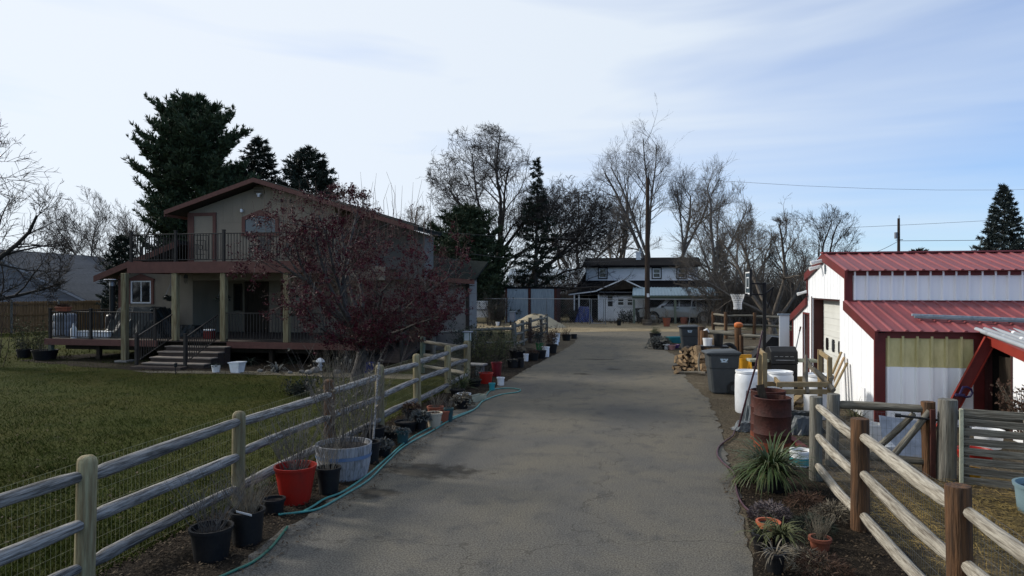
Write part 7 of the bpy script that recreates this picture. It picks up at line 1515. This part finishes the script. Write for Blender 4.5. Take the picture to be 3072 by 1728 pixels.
q = MB(); q.prism([(ux0 - .3, YU - .4, uz1 - .06), (ux0 - .3, YU - .4, uz1 + .1), (ux0 - .3, YU + 3, zr_), (ux0 - .3, YU + 6.4, uz1 + .1), (ux0 - .3, YU + 6.4, uz1 - .06), (ux0 - .3, YU + 3, zr_ - .16)], (ux1 - ux0 + .6, 0, 0)); fpart('roof', q, 'roof_black')
c = PY(1915, 780, YU + 2.2); q = MB(); q.span((c.x - .2, YU + 2.0, c.z - .5), (c.x + .2, YU + 2.4, c.z + .62)); ch = fpart('chimney', q, 'white_house'); q = MB(); q.span((c.x - .26, YU + 1.94, c.z + .621), (c.x + .26, YU + 2.46, c.z + .7)); fpart('chimney_cap', q, 'white_house', ch); q = MB(); q.tube([(c.x + .12, YU + 2.2, c.z + .6), (c.x + .12, YU + 2.2, c.z + 1.0)], .06, 8); fpart('flue', q, 'galv', ch); q = MB(); q.tube([(c.x + .3, YU + 2.3, c.z - .3), (c.x + .33, YU + 2.3, c.z + 4.5)], .02, 5); fpart('antenna_mast', q, 'steel', ch)
def fwin(px0, px1, py0, py1, Y, trim='dark', bars=1):
    x0, x1 = xat(px0, Y), xat(px1, Y); z1, z0 = PY((px0 + px1) / 2, py0, Y).z, PY((px0 + px1) / 2, py1, Y).z; w = (x1 - x0) * .10
    f = MB(); f.span((x0, Y - .06, z0), (x1, Y - .03, z0 + w)); f.span((x0, Y - .06, z1 - w), (x1, Y - .03, z1)); f.span((x0, Y - .059, z0 + w), (x0 + w, Y - .031, z1 - w)); f.span((x1 - w, Y - .059, z0 + w), (x1, Y - .031, z1 - w)); fo_ = fpart('window', f, 'roof_black' if trim == 'dark' else 'white_trim')
    g_ = MB(); a, b, c_, d_ = x0 + w, x1 - w, z0 + w, z1 - w; g_.span((a, Y - .055, c_), (b, Y - .035, c_ + w)); g_.span((a, Y - .055, d_ - w), (b, Y - .035, d_)); g_.span((a, Y - .054, c_ + w), (a + w, Y - .036, d_ - w)); g_.span((b - w, Y - .054, c_ + w), (b, Y - .036, d_ - w)); g_.span((a + w, Y - .054, (c_ + d_) / 2 - .03), (b - w, Y - .036, (c_ + d_) / 2 + .03)); fpart('sash', g_, 'white_trim', fo_)
    p_ = MB(); p_.span((a + .01, Y - .045, c_ + .01), (b - .01, Y - .038, d_ - .01)); fpart('pane', p_, 'glass_dark', fo_)
for a_, b_ in ((1794, 1823), (1955, 1985), (2029, 2060)): fwin(a_, b_, 802, 837, YU)
# lower roof skirt
lz = PY(1900, 880, YH - .3).z
lx0, lx1 = xat(1727, YH - .3), xat(2150, YH)
q = MB(); q.prism([(lx0, YH - .3, lz), (lx0 + .25, YU - .025, uz0 + .02), (lx0 + .25, YU - .025, uz0 - .12), (lx0, YH - .3, lz - .14)], (lx1 - lx0, 0, 0)); fpart('lower_roof', q, 'roof_black')
a_ = xat(1741, YU + .5); q = MB(); q.prism([(lx0, YH + 1.0, lz + .4), (ux0, YU + .0, PY(1741, 817, YU).z), (ux0, YU + 3, PY(1741, 817, YU).z), (lx0, YU + 3, lz + .4)], (0, .0, .1)); fpart('side_roof', q, 'roof_black')
q = MB(); q.span((lx0 + .3, YH + 1.2, 0), (lx1 - .3, YU + .5, lz - .1)); fpart('ground_storey', q, 'white_house')
# entry bay with gable
e0, e1 = xat(1798, YH), xat(1902, YH); ez = PY(1850, 876, YH).z
q = MB(); q.span((e0, YH, 0), (e1 + 1.2, YH + 1.19, ez)); fpart('entry_wall', q, 'white_house')
ap = PY(1870, 839, YH - .4); gl_ = PY(1791, 873, YH - .4); gr_ = PY(1926, 865, YH - .4)
q = MB(); q.prism([(gl_.x, YH - .1, gl_.z), (gr_.x, YH - .1, gr_.z), (ap.x, YH - .1, ap.z)], (0, 3.5, 0)); fpart('entry_gable', q, 'dark_wood')
for A, B in ((gl_, ap), (ap, gr_)): q = MB(); q.beam(A + Vector((0, 0, .04)), B + Vector((0, 0, .04)), .3, .09); fpart('rake_trim', q, 'white_trim')
q = MB(); A = gl_; B = PY(1706, 884, YH - .4); q.beam(A, B, .3, .09); fpart('porch_beam', q, 'white_trim'); q = MB(); q.add([(A.x, YH - .3, A.z + .05), (B.x, YH - .3, B.z + .05), (B.x, YH + 3, B.z + .5), (A.x, YH + 3, A.z + .5)], [(0, 1, 2, 3)]); q.span((B.x + .3, YH + 1.15, 0), (A.x - .01, YH + 1.19, B.z - .1)); fpart('porch_roof', q, 'roof_black')
for px in (1723, 1737, 1796): x = xat(px, YH - .3); q = MB(); q.span((x - .05, YH - .36, 0), (x + .05, YH - .26, B.z + .0)); fpart('porch_post', q, 'white_trim')
d0, d1 = xat(1820, YH), xat(1842, YH); q = MB(); q.span((d0, YH - .05, .12), (d1, YH - .002, 2.1)); dr = fpart('door', q, 'white_trim'); q = MB(); q.span((d0 + .1, YH - .06, 1.62), (d1 - .1, YH - .051, 2.0)); q.span((d0 + .1, YH - .06, 1.15), (d1 - .1, YH - .051, 1.55)); fpart('pane', q, 'glass_dark', dr)
fwin(1849, 1876, 890, 920, YH - .01, 'light'); fwin(1878, 1902, 890, 920, YH - .01, 'light')
# carport
YC = 51.0
c0, c1 = xat(1897, YC), xat(2155, YC); cz = PY(2030, 887, YC).z; cz2 = PY(2030, 863, YH).z
co = Vector((c0, YC, 0)); cp_ = thing('carport', 'open carport with pale blue ribbed metal roof before the farmhouse', 'carport', co)
L = c1 - c0; npan = 26; sl = math.atan2(cz2 - cz, YH - YC); ln = math.hypot(YH - YC, cz2 - cz); q = MB(); wd = L / npan
q.prism([(0, 0, 0), (wd, 0, 0), (wd, 0, .02), (.06, 0, .02), (.05, 0, .06), (.01, 0, .06), (0, 0, .02)], (0, ln, 0)); me = q.mesh('roof_panel')
for i in range(npan): ob('roof_panel', me, M['roof_blue'], cp_, (i * wd, 0, cz), (sl, 0, 0))
q = MB(); q.span((-.05, -.03, cz - .12), (L + .05, .0, cz - .005)); q.span((0, .1, cz - .25), (L, .2, cz - .121)); ob('eave_beam', q.mesh('eave_beam'), M['post_teal'], cp_)
for px in (1902, 2026, 2152): x = xat(px, YC) - c0; q = MB(); q.box((x, .15, (cz - .25) / 2), (.16, .16, cz - .25)); ob('post', q.mesh('post'), M['post_teal'], cp_)
q = MB(); q.span((.2, YH - YC + .9, 0), (L - .2, YH - YC + .95, cz2 - .3)); ob('back_wall', q.mesh('back_wall'), M['dark_wood'], cp_)
# silver SUV facing left
sx = xat(2036, 52.6); t = thing('parked_suv', 'long silver SUV parked under the blue carport, nose to the left', 'car', Vector((sx, 52.7, 0)))
side = [(-2.85, .42), (-2.9, .75), (-2.8, 1.02), (-1.62, 1.16), (-.95, 1.72), (-.6, 1.84), (2.35, 1.86), (2.72, 1.70), (2.88, 1.15), (2.9, .55), (2.8, .42)]
def bodyprism(poly, hw, shr): 
    q = MB(); n = len(poly); V = [(x, s_ * (hw - (shr if z > 1.2 else 0) - (.05 if z < .5 else 0)), z) for s_ in (-1, 1) for x, z in poly]; q.add(V, [tuple(range(n)), tuple(range(2 * n - 1, n - 1, -1))] + [(i, (i + 1) % n, n + (i + 1) % n, n + i) for i in range(n)]); return q
bq = bodyprism(side, .98, .14); me = bq.mesh('body', bevel=.03); ob('body', me, M['car_silver'], t)
for (x0, x1, nm) in ((-1.15, -.05, 'front'), (.05, 1.15, 'rear'), (1.25, 2.45, 'cargo')):
    q = MB(); tl = -.62 if nm == 'front' else x0; q.add([(x0, -.992, 1.24), (x1, -.992, 1.24), (x1 - (.12 if nm == 'cargo' else 0), -.862, 1.72), (tl, -.862, 1.72)], [(0, 1, 2, 3)]); o = ob('side_window', q.mesh('side_window'), M['glass_dark'], t); o.location = (0, -.006, 0)
q = MB(); q.add([(-1.60, -.75, 1.19), (-1.60, .75, 1.19), (-.98, .68, 1.70), (-.98, -.68, 1.70)], [(0, 1, 2, 3)]); o = ob('windshield', q.mesh('windshield'), M['glass_dark'], t); o.location = (-.012, 0, .012)
for x in (-1.9, 1.75):
    for y in (-.92, .92):
        q = MB(); q.tube([(x, y - .13, .40), (x, y + .13, .40)], .40, 20); w_ = ob('wheel', q.mesh('wheel', bevel=.02), M['rubber'], t); q = MB(); q.tube([(x, y - .135, .40), (x, y + .135, .40)], .22, 16); ob('rim', q.mesh('rim'), M['steel'], w_)
    q = MB(); q.tube([(x, -1.0, .42), (x, 1.0, .42)], .48, 20); ob('wheel_arch', q.mesh('wheel_arch'), M['dark'], t)
for x in (.02, 1.2): q = MB(); q.span((x - .24, -1.0, 1.06), (x - .06, -.975, 1.10)); ob('door_handle', q.mesh('door_handle'), M['metal_black'], t)
q = MB(); q.span((2.80, -.93, 1.0), (2.915, -.72, 1.35)); ob('tail_lamp', q.mesh('tail_lamp'), M['light_red'], t); q = MB(); q.span((-2.9, -.92, .85), (-2.72, -.66, 1.0)); ob('headlight', q.mesh('headlight'), M['lamp_clear'], t)
q = MB(); q.span((-2.96, -.9, .42), (-2.86, .9, .62)); ob('front_bumper', q.mesh('front_bumper', bevel=.02), M['metal_black'], t); q = MB(); q.span((2.86, -.9, .42), (2.98, .9, .62)); ob('rear_bumper', q.mesh('rear_bumper', bevel=.02), M['metal_black'], t); q = MB(); q.span((-1.3, -1.15, 1.15), (-1.12, -.97, 1.3)); ob('mirror', q.mesh('mirror'), M['metal_black'], t)
# utility poles and wires
up_ = G(1942, 976); up_.z = 0
t = thing('utility_pole', 'tall dark wooden utility pole before the white farmhouse', 'utility pole', up_); q = MB(); ztp = PZ(533, 47.7); q.tube([(0, 0, 0), (.0, 0, ztp * .5), (.02, 0, ztp)], [.19, .16, .12], 12); ob('shaft', q.mesh('shaft', smooth=True), M['pole_wood'], t); q = MB(); q.tube([(.02, 0, ztp), (.02, 0, ztp + .35)], .03, 6); ob('insulator', q.mesh('insulator'), M['steel'], t); q = MB(); q.box((.05, -.19, 2.1), (.18, .03, .25)); ob('meter_tag', q.mesh('meter_tag'), M['plastic_white'], t)
p2 = W(PX(2696, 88), 88); t = thing('utility_pole', 'far utility pole with transformer rising behind the red barn roof', 'utility pole', p2); ztq = PZ(655, 88); q = MB(); q.tube([(0, 0, 0), (0, 0, ztq)], [.22, .15], 10); ob('shaft', q.mesh('shaft'), M['pole_wood'], t); q = MB(); q.tube([(-.32, 0, ztq - 2.6), (-.32, 0, ztq - 1.8)], .2, 10); ob('transformer', q.mesh('transformer'), M['siding_pale'], t); q = MB(); q.tube([(.05, 0, ztq - .2), (.05, 0, ztq + .4)], .05, 6); ob('insulator', q.mesh('insulator'), M['steel'], t)
q = MB(); q.beam((-.35, 0, ztq - 2.8), (.5, 0, ztq - 2.75), .08, .08); ob('bracket', q.mesh('bracket'), M['pole_wood'], t)
def wire(label, A, B, sag, r=.016, m='metal_black'):
    A, B = Vector(A), Vector(B); o_ = A.copy(); pts = [A.lerp(B, i / 14) - o_ - Vector((0, 0, sag * 4 * (i / 14) * (1 - i / 14))) for i in range(15)]; q = MB(); q.tube(pts, r, 4); o = ob('power_line', q.mesh('power_line'), M[m]); o.location = o_; return tag(o, label, 'wire', 'overhead wires')
wire('longest overhead wire sweeping across the blue sky at the upper right', up_ + Vector((0, 0, ztp + .2)), Dp(4300, 430, 70), 2.6, .010, 'rail_metal'); wire('overhead wire joining the far pole towards the right spruce', p2 + Vector((0, 0, ztq - 2.9)), Dp(4300, 690, 100), .3, .03, 'rail_metal'); wire('overhead wire dropping from the far pole behind the barn', p2 + Vector((0, 0, ztq - 2.9)), Dp(2560, 775, 80), .3, .03, 'rail_metal')
wire('thin overhead wire at mid height near the far pole', Dp(2540, 683, 90), Dp(4300, 560, 90), .5, .02, 'rail_metal')
wire('overhead service wire running left from the tall pole towards the house', up_ + Vector((0, 0, PZ(770, 47.7))), Vector((-7.2, 28.4, 4.1)), .35, .008, 'twig_grey')
wire('upper service wire from the tall pole to the tan house roof', up_ + Vector((0, 0, PZ(700, 47.7))), Vector((-8.6, 27.2, 5.0)), .3, .007, 'twig_grey')
t = thing('half_barrel', 'weathered half barrel planter round the foot of the utility pole', 'planter', up_ + Vector((-.02, -.05, 0)), 0); rb_ = .36
for i in range(14):
    a = 2 * math.pi * i / 14; a2 = a + 2 * math.pi / 14 * .97; q = MB(); q.add([(R_ * math.cos(x), R_ * math.sin(x), z) for R_, z in ((rb_ * .85, 0), (rb_, .42)) for x in (a, a2)] + [((R_ - .03) * math.cos(x), (R_ - .03) * math.sin(x), z) for R_, z in ((rb_ * .85, 0), (rb_, .42)) for x in (a, a2)], [(0, 1, 3, 2), (5, 4, 6, 7), (2, 3, 7, 6), (0, 2, 6, 4), (1, 5, 7, 3), (0, 4, 5, 1)]); ob('stave', q.mesh('stave'), M['barrel_wood'], t)
for z in (.1, .3): q = MB(); q.lathe([(rb_ * (.85 + .15 * z / .42) + .006, z), (rb_ * (.86 + .15 * z / .42) + .008, z + .035)], 20, (0, 0, 0), False, False); ob('hoop_band', q.mesh('hoop_band'), M['metal_black'], t)
ob('stems', tubes_mesh('stems', stem_polys(91, 26, 1.0, .5, .01, .3, .25), 4), M['twig_tan'], t)
potted(2000, 980, 24, 26, 'pot_terra', 'terracotta pot with dry stalks before the carport', 'twigs', n=14, ph=.8, spread=.3, stem='twig_tan', r0=.01, group='pots in the far yard', taper=.68)
potted(1857, 977, 14, 16, 'pot_black', 'little black pot before the farmhouse windows', 'mound', nl=30, ph=.2, ls=.12, lw=.03, leaf='leaf_dead', group='pots in the far yard')
potted(1722, 966, 30, 16, 'pot_black', 'black pot with a sprawling shrub beside the chain link gate', 'leafy', n=26, ph=.6, spread=.9, leaf='leaf_dark', nl=300, ls=.09, lw=.025, group='pots in the far yard')
potted(2052, 972, 22, 20, 'pot_terra', 'tan jug shaped pot at the far right of the yard', None, group='pots in the far yard')
shrub('bare_shrub', 'bare whitish shrub before the SUV rear wheel', W(PX(2110, 40), 40), 1.7, 22, .45, 'twig_grey', None, 0, 0, 0, 221, .15, .009)
shrub('leafy_shrub', 'low dark shrub beside the farmhouse door', W(PX(1880, 52), 52), .9, 40, .6, 'twig_dark', 'leaf_dark', 400, .1, .03, 222, .5)
shrub('leafy_shrub', 'low brown shrub at the foot of the utility pole', W(PX(1968, 48), 48), .8, 40, .7, 'twig_tan', 'leaf_dead', 200, .1, .02, 223, .5)
xy = np.vstack([np.array([gp(px, py) for px in range(1700, 2150, 9) for py in (962, 966, 970)])]); xy = np.repeat(xy, 4, 0) + nr.normal(0, .4, (len(xy) * 4, 2)); blades('yard_weeds', xy, .35, .03, M['litter'], lean=1.0, label='dry weeds along the farmhouse fence', cat='weeds')
# chain link fence with gate
YL = 48.8; xa, xb = xat(1405, YL), xat(2170, YL); cl = thing('chain_link_fence', 'chain link fence with pipe gate before the farmhouse', 'fence', Vector((xa, YL, 0))); zt_ = PY(1750, 897, YL).z
g0, g1 = xat(1772, YL) - xa, xat(1813, YL) - xa
q = MB(); q.tube([(0, 0, zt_), (g0, 0, zt_)], .025, 8); q.tube([(g1, 0, zt_), (xb - xa, 0, zt_)], .025, 8); ob('top_rail', q.mesh('top_rail'), M['steel'], cl)
for px in (1405, 1517, 1640, 1769, 1816, 1930, 2066, 2165): x = xat(px, YL) - xa; q = MB(); q.tube([(x, 0, 0), (x + (.25 if px == 2066 else 0), 0, zt_ + .05)], .032, 8); ob('post', q.mesh('post'), M['steel'], cl)
q = MB(); q.tube([(g0 + .05, 0, .1), (g0 + .05, 0, zt_), (g1 - .05, 0, zt_), (g1 - .05, 0, .1), (g0 + .05, 0, .1)], .028, 8); ob('gate_frame', q.mesh('gate_frame'), M['steel'], cl)
polys = []; Lx = xb - xa; stp = .16
for i in range(int(Lx / stp)):
    x = i * stp
    for s_ in (1, -1):
        xe = x + s_ * (zt_ - .08)
        if 0 <= xe <= Lx: polys.append(([(x, 0.03, .06), ((x + xe) / 2, .03, zt_ / 2), (xe, .03, zt_)], [.0028] * 3))
V, Q = tubes(polys, 3); tag(ob('wire_mesh', np_mesh('wire_mesh', V, [Q]), M['steel'], cl), kind='stuff')
# corrugated panels
YP = 50.2; p0, p1 = xat(1520, YP), xat(1668, YP); zc = PY(1600, 865, YP).z; cs = thing('corrugated_screen', 'blue grey corrugated metal panels between rusty posts', 'screen', Vector((p0, YP, 0)))
for k, (a_, b_) in enumerate(((1522, 1584), (1593, 1662))):
    xa_, xb_ = xat(a_, YP) - p0, xat(b_, YP) - p0; n = 22; ws = (xb_ - xa_) / n
    V = []; 
    for i in range(n * 4 + 1): x = xa_ + (xb_ - xa_) * i / (n * 4); V.append((x, -.022 * math.sin(i * math.pi / 2), .05)); V.append((x, -.022 * math.sin(i * math.pi / 2), zc - .04))
    q = MB(); q.add(V, [(2 * i, 2 * i + 2, 2 * i + 3, 2 * i + 1) for i in range(n * 4)]); ob('metal_panel', q.mesh('metal_panel', fixn=False), M['galv'], cs)
for px in (1519, 1588, 1666): x = xat(px, YP) - p0; q = MB(); q.box((x, .06, zc / 2), (.16, .12, zc)); ob('post', q.mesh('post'), M['rust'], cs)
q = MB(); q.span((-.1, -.05, zc), (p1 - p0 + .15, .3, zc + .08)); ob('cap', q.mesh('cap'), M['roof_black'], cs)
q = MB(); q.span((-.05, .125, .02), (p1 - p0 + .05, 2.5, zc - .02)); ob('shed_body', q.mesh('shed_body'), M['rust'], cs)
# pale metal building far behind
YB = 72; p0, p1 = xat(1500, YB), xat(1790, YB); z0_, z1_ = PY(1650, 884, YB).z, PY(1650, 806, YB + 6).z
t = thing('metal_building', 'large pale metal roofed building far behind the corrugated panels', 'building', Vector((p0, YB, 0))); q = MB(); q.span((.3, .3, 0), (p1 - p0 - .3, 12, z0_)); ob('wall', q.mesh('wall'), M['siding_pale'], t); q = MB(); q.prism([(0, 0, z0_ - .1), (0, 0, z0_ + .05), (0, 6, z1_), (0, 12.3, z0_ + .05), (0, 12.3, z0_ - .1)], (p1 - p0, 0, 0)); ob('roof', q.mesh('roof'), M['roof_pale'], t)
# lattice, hive box, mound
YT = 46.5; p0, p1 = xat(1407, YT), xat(1463, YT); zb, zt2 = PY(1430, 952, YT).z, PY(1430, 903, YT).z; t = thing('lattice_panel', 'white diagonal lattice panel near the tan house corner', 'lattice', Vector((p0, YT, 0))); Lp = p1 - p0; Hp = zt2 - zb; q = MB()
for i in range(-9, 12):
    for s_ in (1, -1):
        x0 = i * .13; pts_ = [(x0 + (u if s_ == 1 else Hp - u), zb + u) for u in (0, Hp)]
        (xa_, za_), (xb_, zb_) = pts_; 
        def clip(xa_, za_, xb_, zb_):
            dx, dz = xb_ - xa_, zb_ - za_; t0, t1 = 0, 1
            for (p_, q_) in ((-dx, xa_), (dx, Lp - xa_)):
                if abs(p_) < 1e-9: continue
                r_ = q_ / p_
                if p_ < 0: t0 = max(t0, r_)
                else: t1 = min(t1, r_)
            return None if t0 >= t1 else (xa_ + dx * t0, za_ + dz * t0, xa_ + dx * t1, za_ + dz * t1)
        c_ = clip(xa_, za_, xb_, zb_)
        if c_: q.beam((c_[0], .01 * s_, c_[1]), (c_[2], .01 * s_, c_[3]), .012, .04, up=(0, 1, 0)) if False else q.beam((c_[0], .012 * s_, c_[1]), (c_[2], .012 * s_, c_[3]), .02, .038)
ob('lattice', q.mesh('lattice'), M['plastic_white'], t)
for x in (0, Lp): q = MB(); q.box((x, .05, zt2 / 2), (.06, .05, zt2)); ob('post', q.mesh('post'), M['dark_wood'], t)
q = MB(); q.box((Lp / 2, -.035, zb + Hp * .46), (Lp, .03, .05)); ob('cross_bar', q.mesh('cross_bar'), M['metal_black'], t)
p = W(PX(1538, 47.5), 47.5); t = thing('hive_box', 'grey wooden hive box on legs before the corrugated panel', 'hive', p); zz = PZ(962, 47.5)
q = MB(); q.span((-.18, -.2, .35), (.18, .2, .95)); ob('box', q.mesh('box'), M['siding_pale'], t); q = MB(); q.span((-.24, -.26, .951), (.24, .26, 1.0)); ob('lid', q.mesh('lid'), M['galv'], t)
for x in (-.15, .15):
    for y in (-.15, .15): q = MB(); q.box((x, y, .175), (.04, .04, .349)); ob('leg', q.mesh('leg'), M['dark_wood'], t)
mo = W(PX(1612, 45.5), 45.5); V = []; n = 26; Fs = []; r = random.Random(3)
for j in range(9):
    for i in range(n):
        a = 2 * math.pi * i / n; f_ = 1 - j / 8; rx = 1.9 * f_; z = .88 * (1 - f_ ** 1.5) * (1 + .06 * math.sin(2 * a + 1)); V.append((rx * math.cos(a) * (1 + .08 * math.sin(3 * a)) + r.uniform(-.05, .05) - .15 * (1 - f_), rx * .7 * math.sin(a) + r.uniform(-.05, .05), max(0, z + r.uniform(-.035, .035)) if j else 0))
Fs = [(j * n + i, j * n + (i + 1) % n, (j + 1) * n + (i + 1) % n, (j + 1) * n + i) for j in range(8) for i in range(n)]
q = MB(); q.add(V, Fs); o = ob('gravel_mound', q.mesh('gravel_mound', smooth=True), M['gravel_pile']); o.location = mo; o['kind'] = 'stuff'; tag(o, 'heap of pale tan gravel at the end of the drive', 'gravel heap')
for i, (px, lb) in enumerate(((1424, 'white pot below the lattice panel'), (1493, 'white pail left of the hive box'))):
    potted(px, 978, 12, 12, 'plastic_white', lb, None, group='pots in the far yard')
shrub('bare_shrub', 'tangle of dark canes between the lattice and the corrugated panels', W(PX(1485, 47.5), 47.5), 2.2, 60, .4, 'twig_dark', 'leaf_dark', 500, .1, .03, 231, .7, .012)
for i, (px, d_, lb) in enumerate(((1445, 36, 'black pot behind the mossy rail, left'), (1468, 36, 'black pot behind the mossy rail, middle'), (1504, 36, 'black pot behind the mossy rail, right'))):
    py = HY + F * CAMH / d_; potted(px, py, 20, 16, 'pot_black', lb, 'twigs', n=10, ph=.4, stem='twig_dark', r0=.008, group='pots behind the mossy rail')
# blue covered grill by the farmhouse porch and a leaning bike-like tangle
tarp('blue_cover', 'dark blue covered bulk beside the farmhouse porch', W(PX(1752, 52.0), 52.0), 1.3, .9, 1.15, 'pot_blue', 12, cat='cover')
# orange shed and white rail fence beyond the hoop
t = thing('orange_shed', 'rusty orange wall of a far shed behind the hoop', 'shed', W(PX(2245, 66), 66), 0); q = MB(); q.span((-2.2, 0, .6), (2.0, 2.5, 2.45)); ob('wall', q.mesh('wall'), M['orange_wall'], t); q = MB(); q.prism([(-2.4, -.2, 2.4), (-2.4, 2.8, 2.9), (-2.4, 2.8, 3.0), (-2.4, -.2, 2.5)], (4.6, 0, 0)); ob('roof', q.mesh('roof'), M['roof_black'], t); q = MB(); q.span((-2.0, .1, 0), (1.8, 2.4, .6)); ob('base', q.mesh('base'), M['dark_wood'], t)
wf = W(PX(2312, 60), 60); t = thing('board_fence', 'white board fence glimpsed left of the barn eave', 'fence', wf); Lw = 3.6
for z in (.55, .95, 1.35): q = MB(); q.box((Lw / 2, 0, z), (Lw, .04, .14)); ob('board', q.mesh('board'), M['white_trim'], t)
for i in range(4): q = MB(); q.box((i * Lw / 3, .07, .72), (.12, .1, 1.44)); ob('post', q.mesh('post'), M['white_trim'], t)
# black dog house / A-frame behind the lower rails
p = W(PX(2300, 23.6), 23.6); t = thing('black_hutch', 'black A shaped hutch behind the log rails beside the hoop', 'hutch', p); q = MB(); q.prism([(-.75, -.4, 0), (.75, -.4, 0), (.62, -.4, .95), (.1, -.4, 1.0)], (0, .9, 0)); ob('shell', q.mesh('shell'), M['metal_black'], t); q = MB(); q.span((-.1, -.42, .05), (.5, -.401, .5)); ob('opening', q.mesh('opening'), M['dark'], t)
# ------------------------------------------------------------------ neighbour's grey house and board fence at the left
mk('neighbour_siding', (.13, .14, .165), (.105, .115, .135), scale=2, rough=.8)
no = W(PX(250, 47), 47); nh = thing('neighbour_house', 'grey neighbour house with long shingled roof behind the board fence', 'house', no, TH)
xe = PX(250, 47); n_ = lambda xc, d, z: (xc - xe, d - 47, z)
xr = PX(-60, 47); zr2 = PZ(745, 47); ze2 = PZ(900, 47); De = 60.7
q = MB(); q.prism([n_(xr, 47, zr2), n_(xe + .4, 47, ze2 - .1), n_(xe + .4, 47, ze2 - .25), n_(xr, 47, zr2 - .18)], (0, De - 47, 0)); ob('roof', q.mesh('roof'), M['neighbour_siding'], nh)
q = MB(); q.prism([n_(xr, 47, zr2), n_(2 * xr - xe, 47, ze2), n_(2 * xr - xe, 47, ze2 - .2), n_(xr, 47, zr2 - .18)], (0, De - 47, 0)); ob('roof', q.mesh('roof'), M['neighbour_siding'], nh)
ns = 24; sl_ = Vector(n_(xe + .4, 47, ze2 - .1)) - Vector(n_(xr, 47, zr2)); 
mk('shingle_grey', (.060, .070, .085), (.030, .036, .045), scale=3, st=(1, 5, 1), rough=.9, bump=.3, var=.12)
up_n = Vector((-sl_.z, 0, sl_.x)).normalized(); up_n = up_n if up_n.z > 0 else -up_n
me = None
for i in range(ns):
    a = Vector(n_(xr, 47, zr2)) + sl_ * ((i + .5) / ns) + up_n * .02
    if me is None: q = MB(); q.box((0, (De - 47) / 2, 0), (sl_.length / ns * 1.06, De - 47 + .1, .03)); me = q.mesh('shingle_course')
    ob('shingle_course', me, M['shingle_grey'], nh, a + Vector((0, -.05, 0)), (0, -math.atan2(sl_.z, sl_.x) + .02, 0))
q = MB(); q.prism([n_(xr, 47.4, zr2 - .2), n_(xe - .1, 47.4, ze2 - .25), n_(xe - .1, 47.4, 0), n_(2 * xr - xe, 47.4, 0), n_(2 * xr - xe, 47.4, ze2 - .2)], (0, De - 48, 0)); ob('wall', q.mesh('wall'), M['neighbour_siding'], nh)
q = MB(); q.beam(Vector(n_(xr, 46.97, zr2 - .1)), Vector(n_(xe + .4, 46.97, ze2 - .2)), .05, .16); ob('rake_board', q.mesh('rake_board'), M['siding_pale'], nh)
for i in range(9):
    z = .3 + i * .42; w_ = MB(); xr_end = xe - .3 - max(0, (z - ze2 + .4)) * (xe - xr) / (zr2 - ze2); w_.span(n_(2 * xr - xe + .2, 47.36, z), n_(xr_end, 47.395, z + .03)); ob('lap_line', w_.mesh('lap_line'), M['neighbour_siding'], nh)
c = W(PX(292, 53), 53)
f0_, f1_ = W(PX(-700, 32.0), 32.0), W(PX(372, 44.5), 44.5); v = f1_ - f0_; L = v.length; u = v / L; bf = thing('board_fence', 'tall tan wooden board fence at the left behind the lawn', 'fence', f0_, math.atan2(v.y, v.x)); n = int(L / .145); q = MB(); q.prism([(0, 0, .03), (.138, 0, .03), (.138, 0, 1.80), (.11, 0, 1.84), (.028, 0, 1.84), (0, 0, 1.80)], (0, .018, 0)); me = q.mesh('picket')
for i in range(n): ob('picket', me, M['picket'], bf, (i * .145, 0, random.Random(i).uniform(-.012, .012)))
for z in (.35, 1.05, 1.68): q = MB(); q.box((L / 2, -.026, z), (L, .04, .09)); ob('fence_rail', q.mesh('fence_rail'), M['picket'], bf)
for i in range(int(L / 2.4) + 1): q = MB(); q.box((i * 2.4, -.10, .96), (.1, .1, 1.92)); ob('post', q.mesh('post'), M['post_grey'], bf)
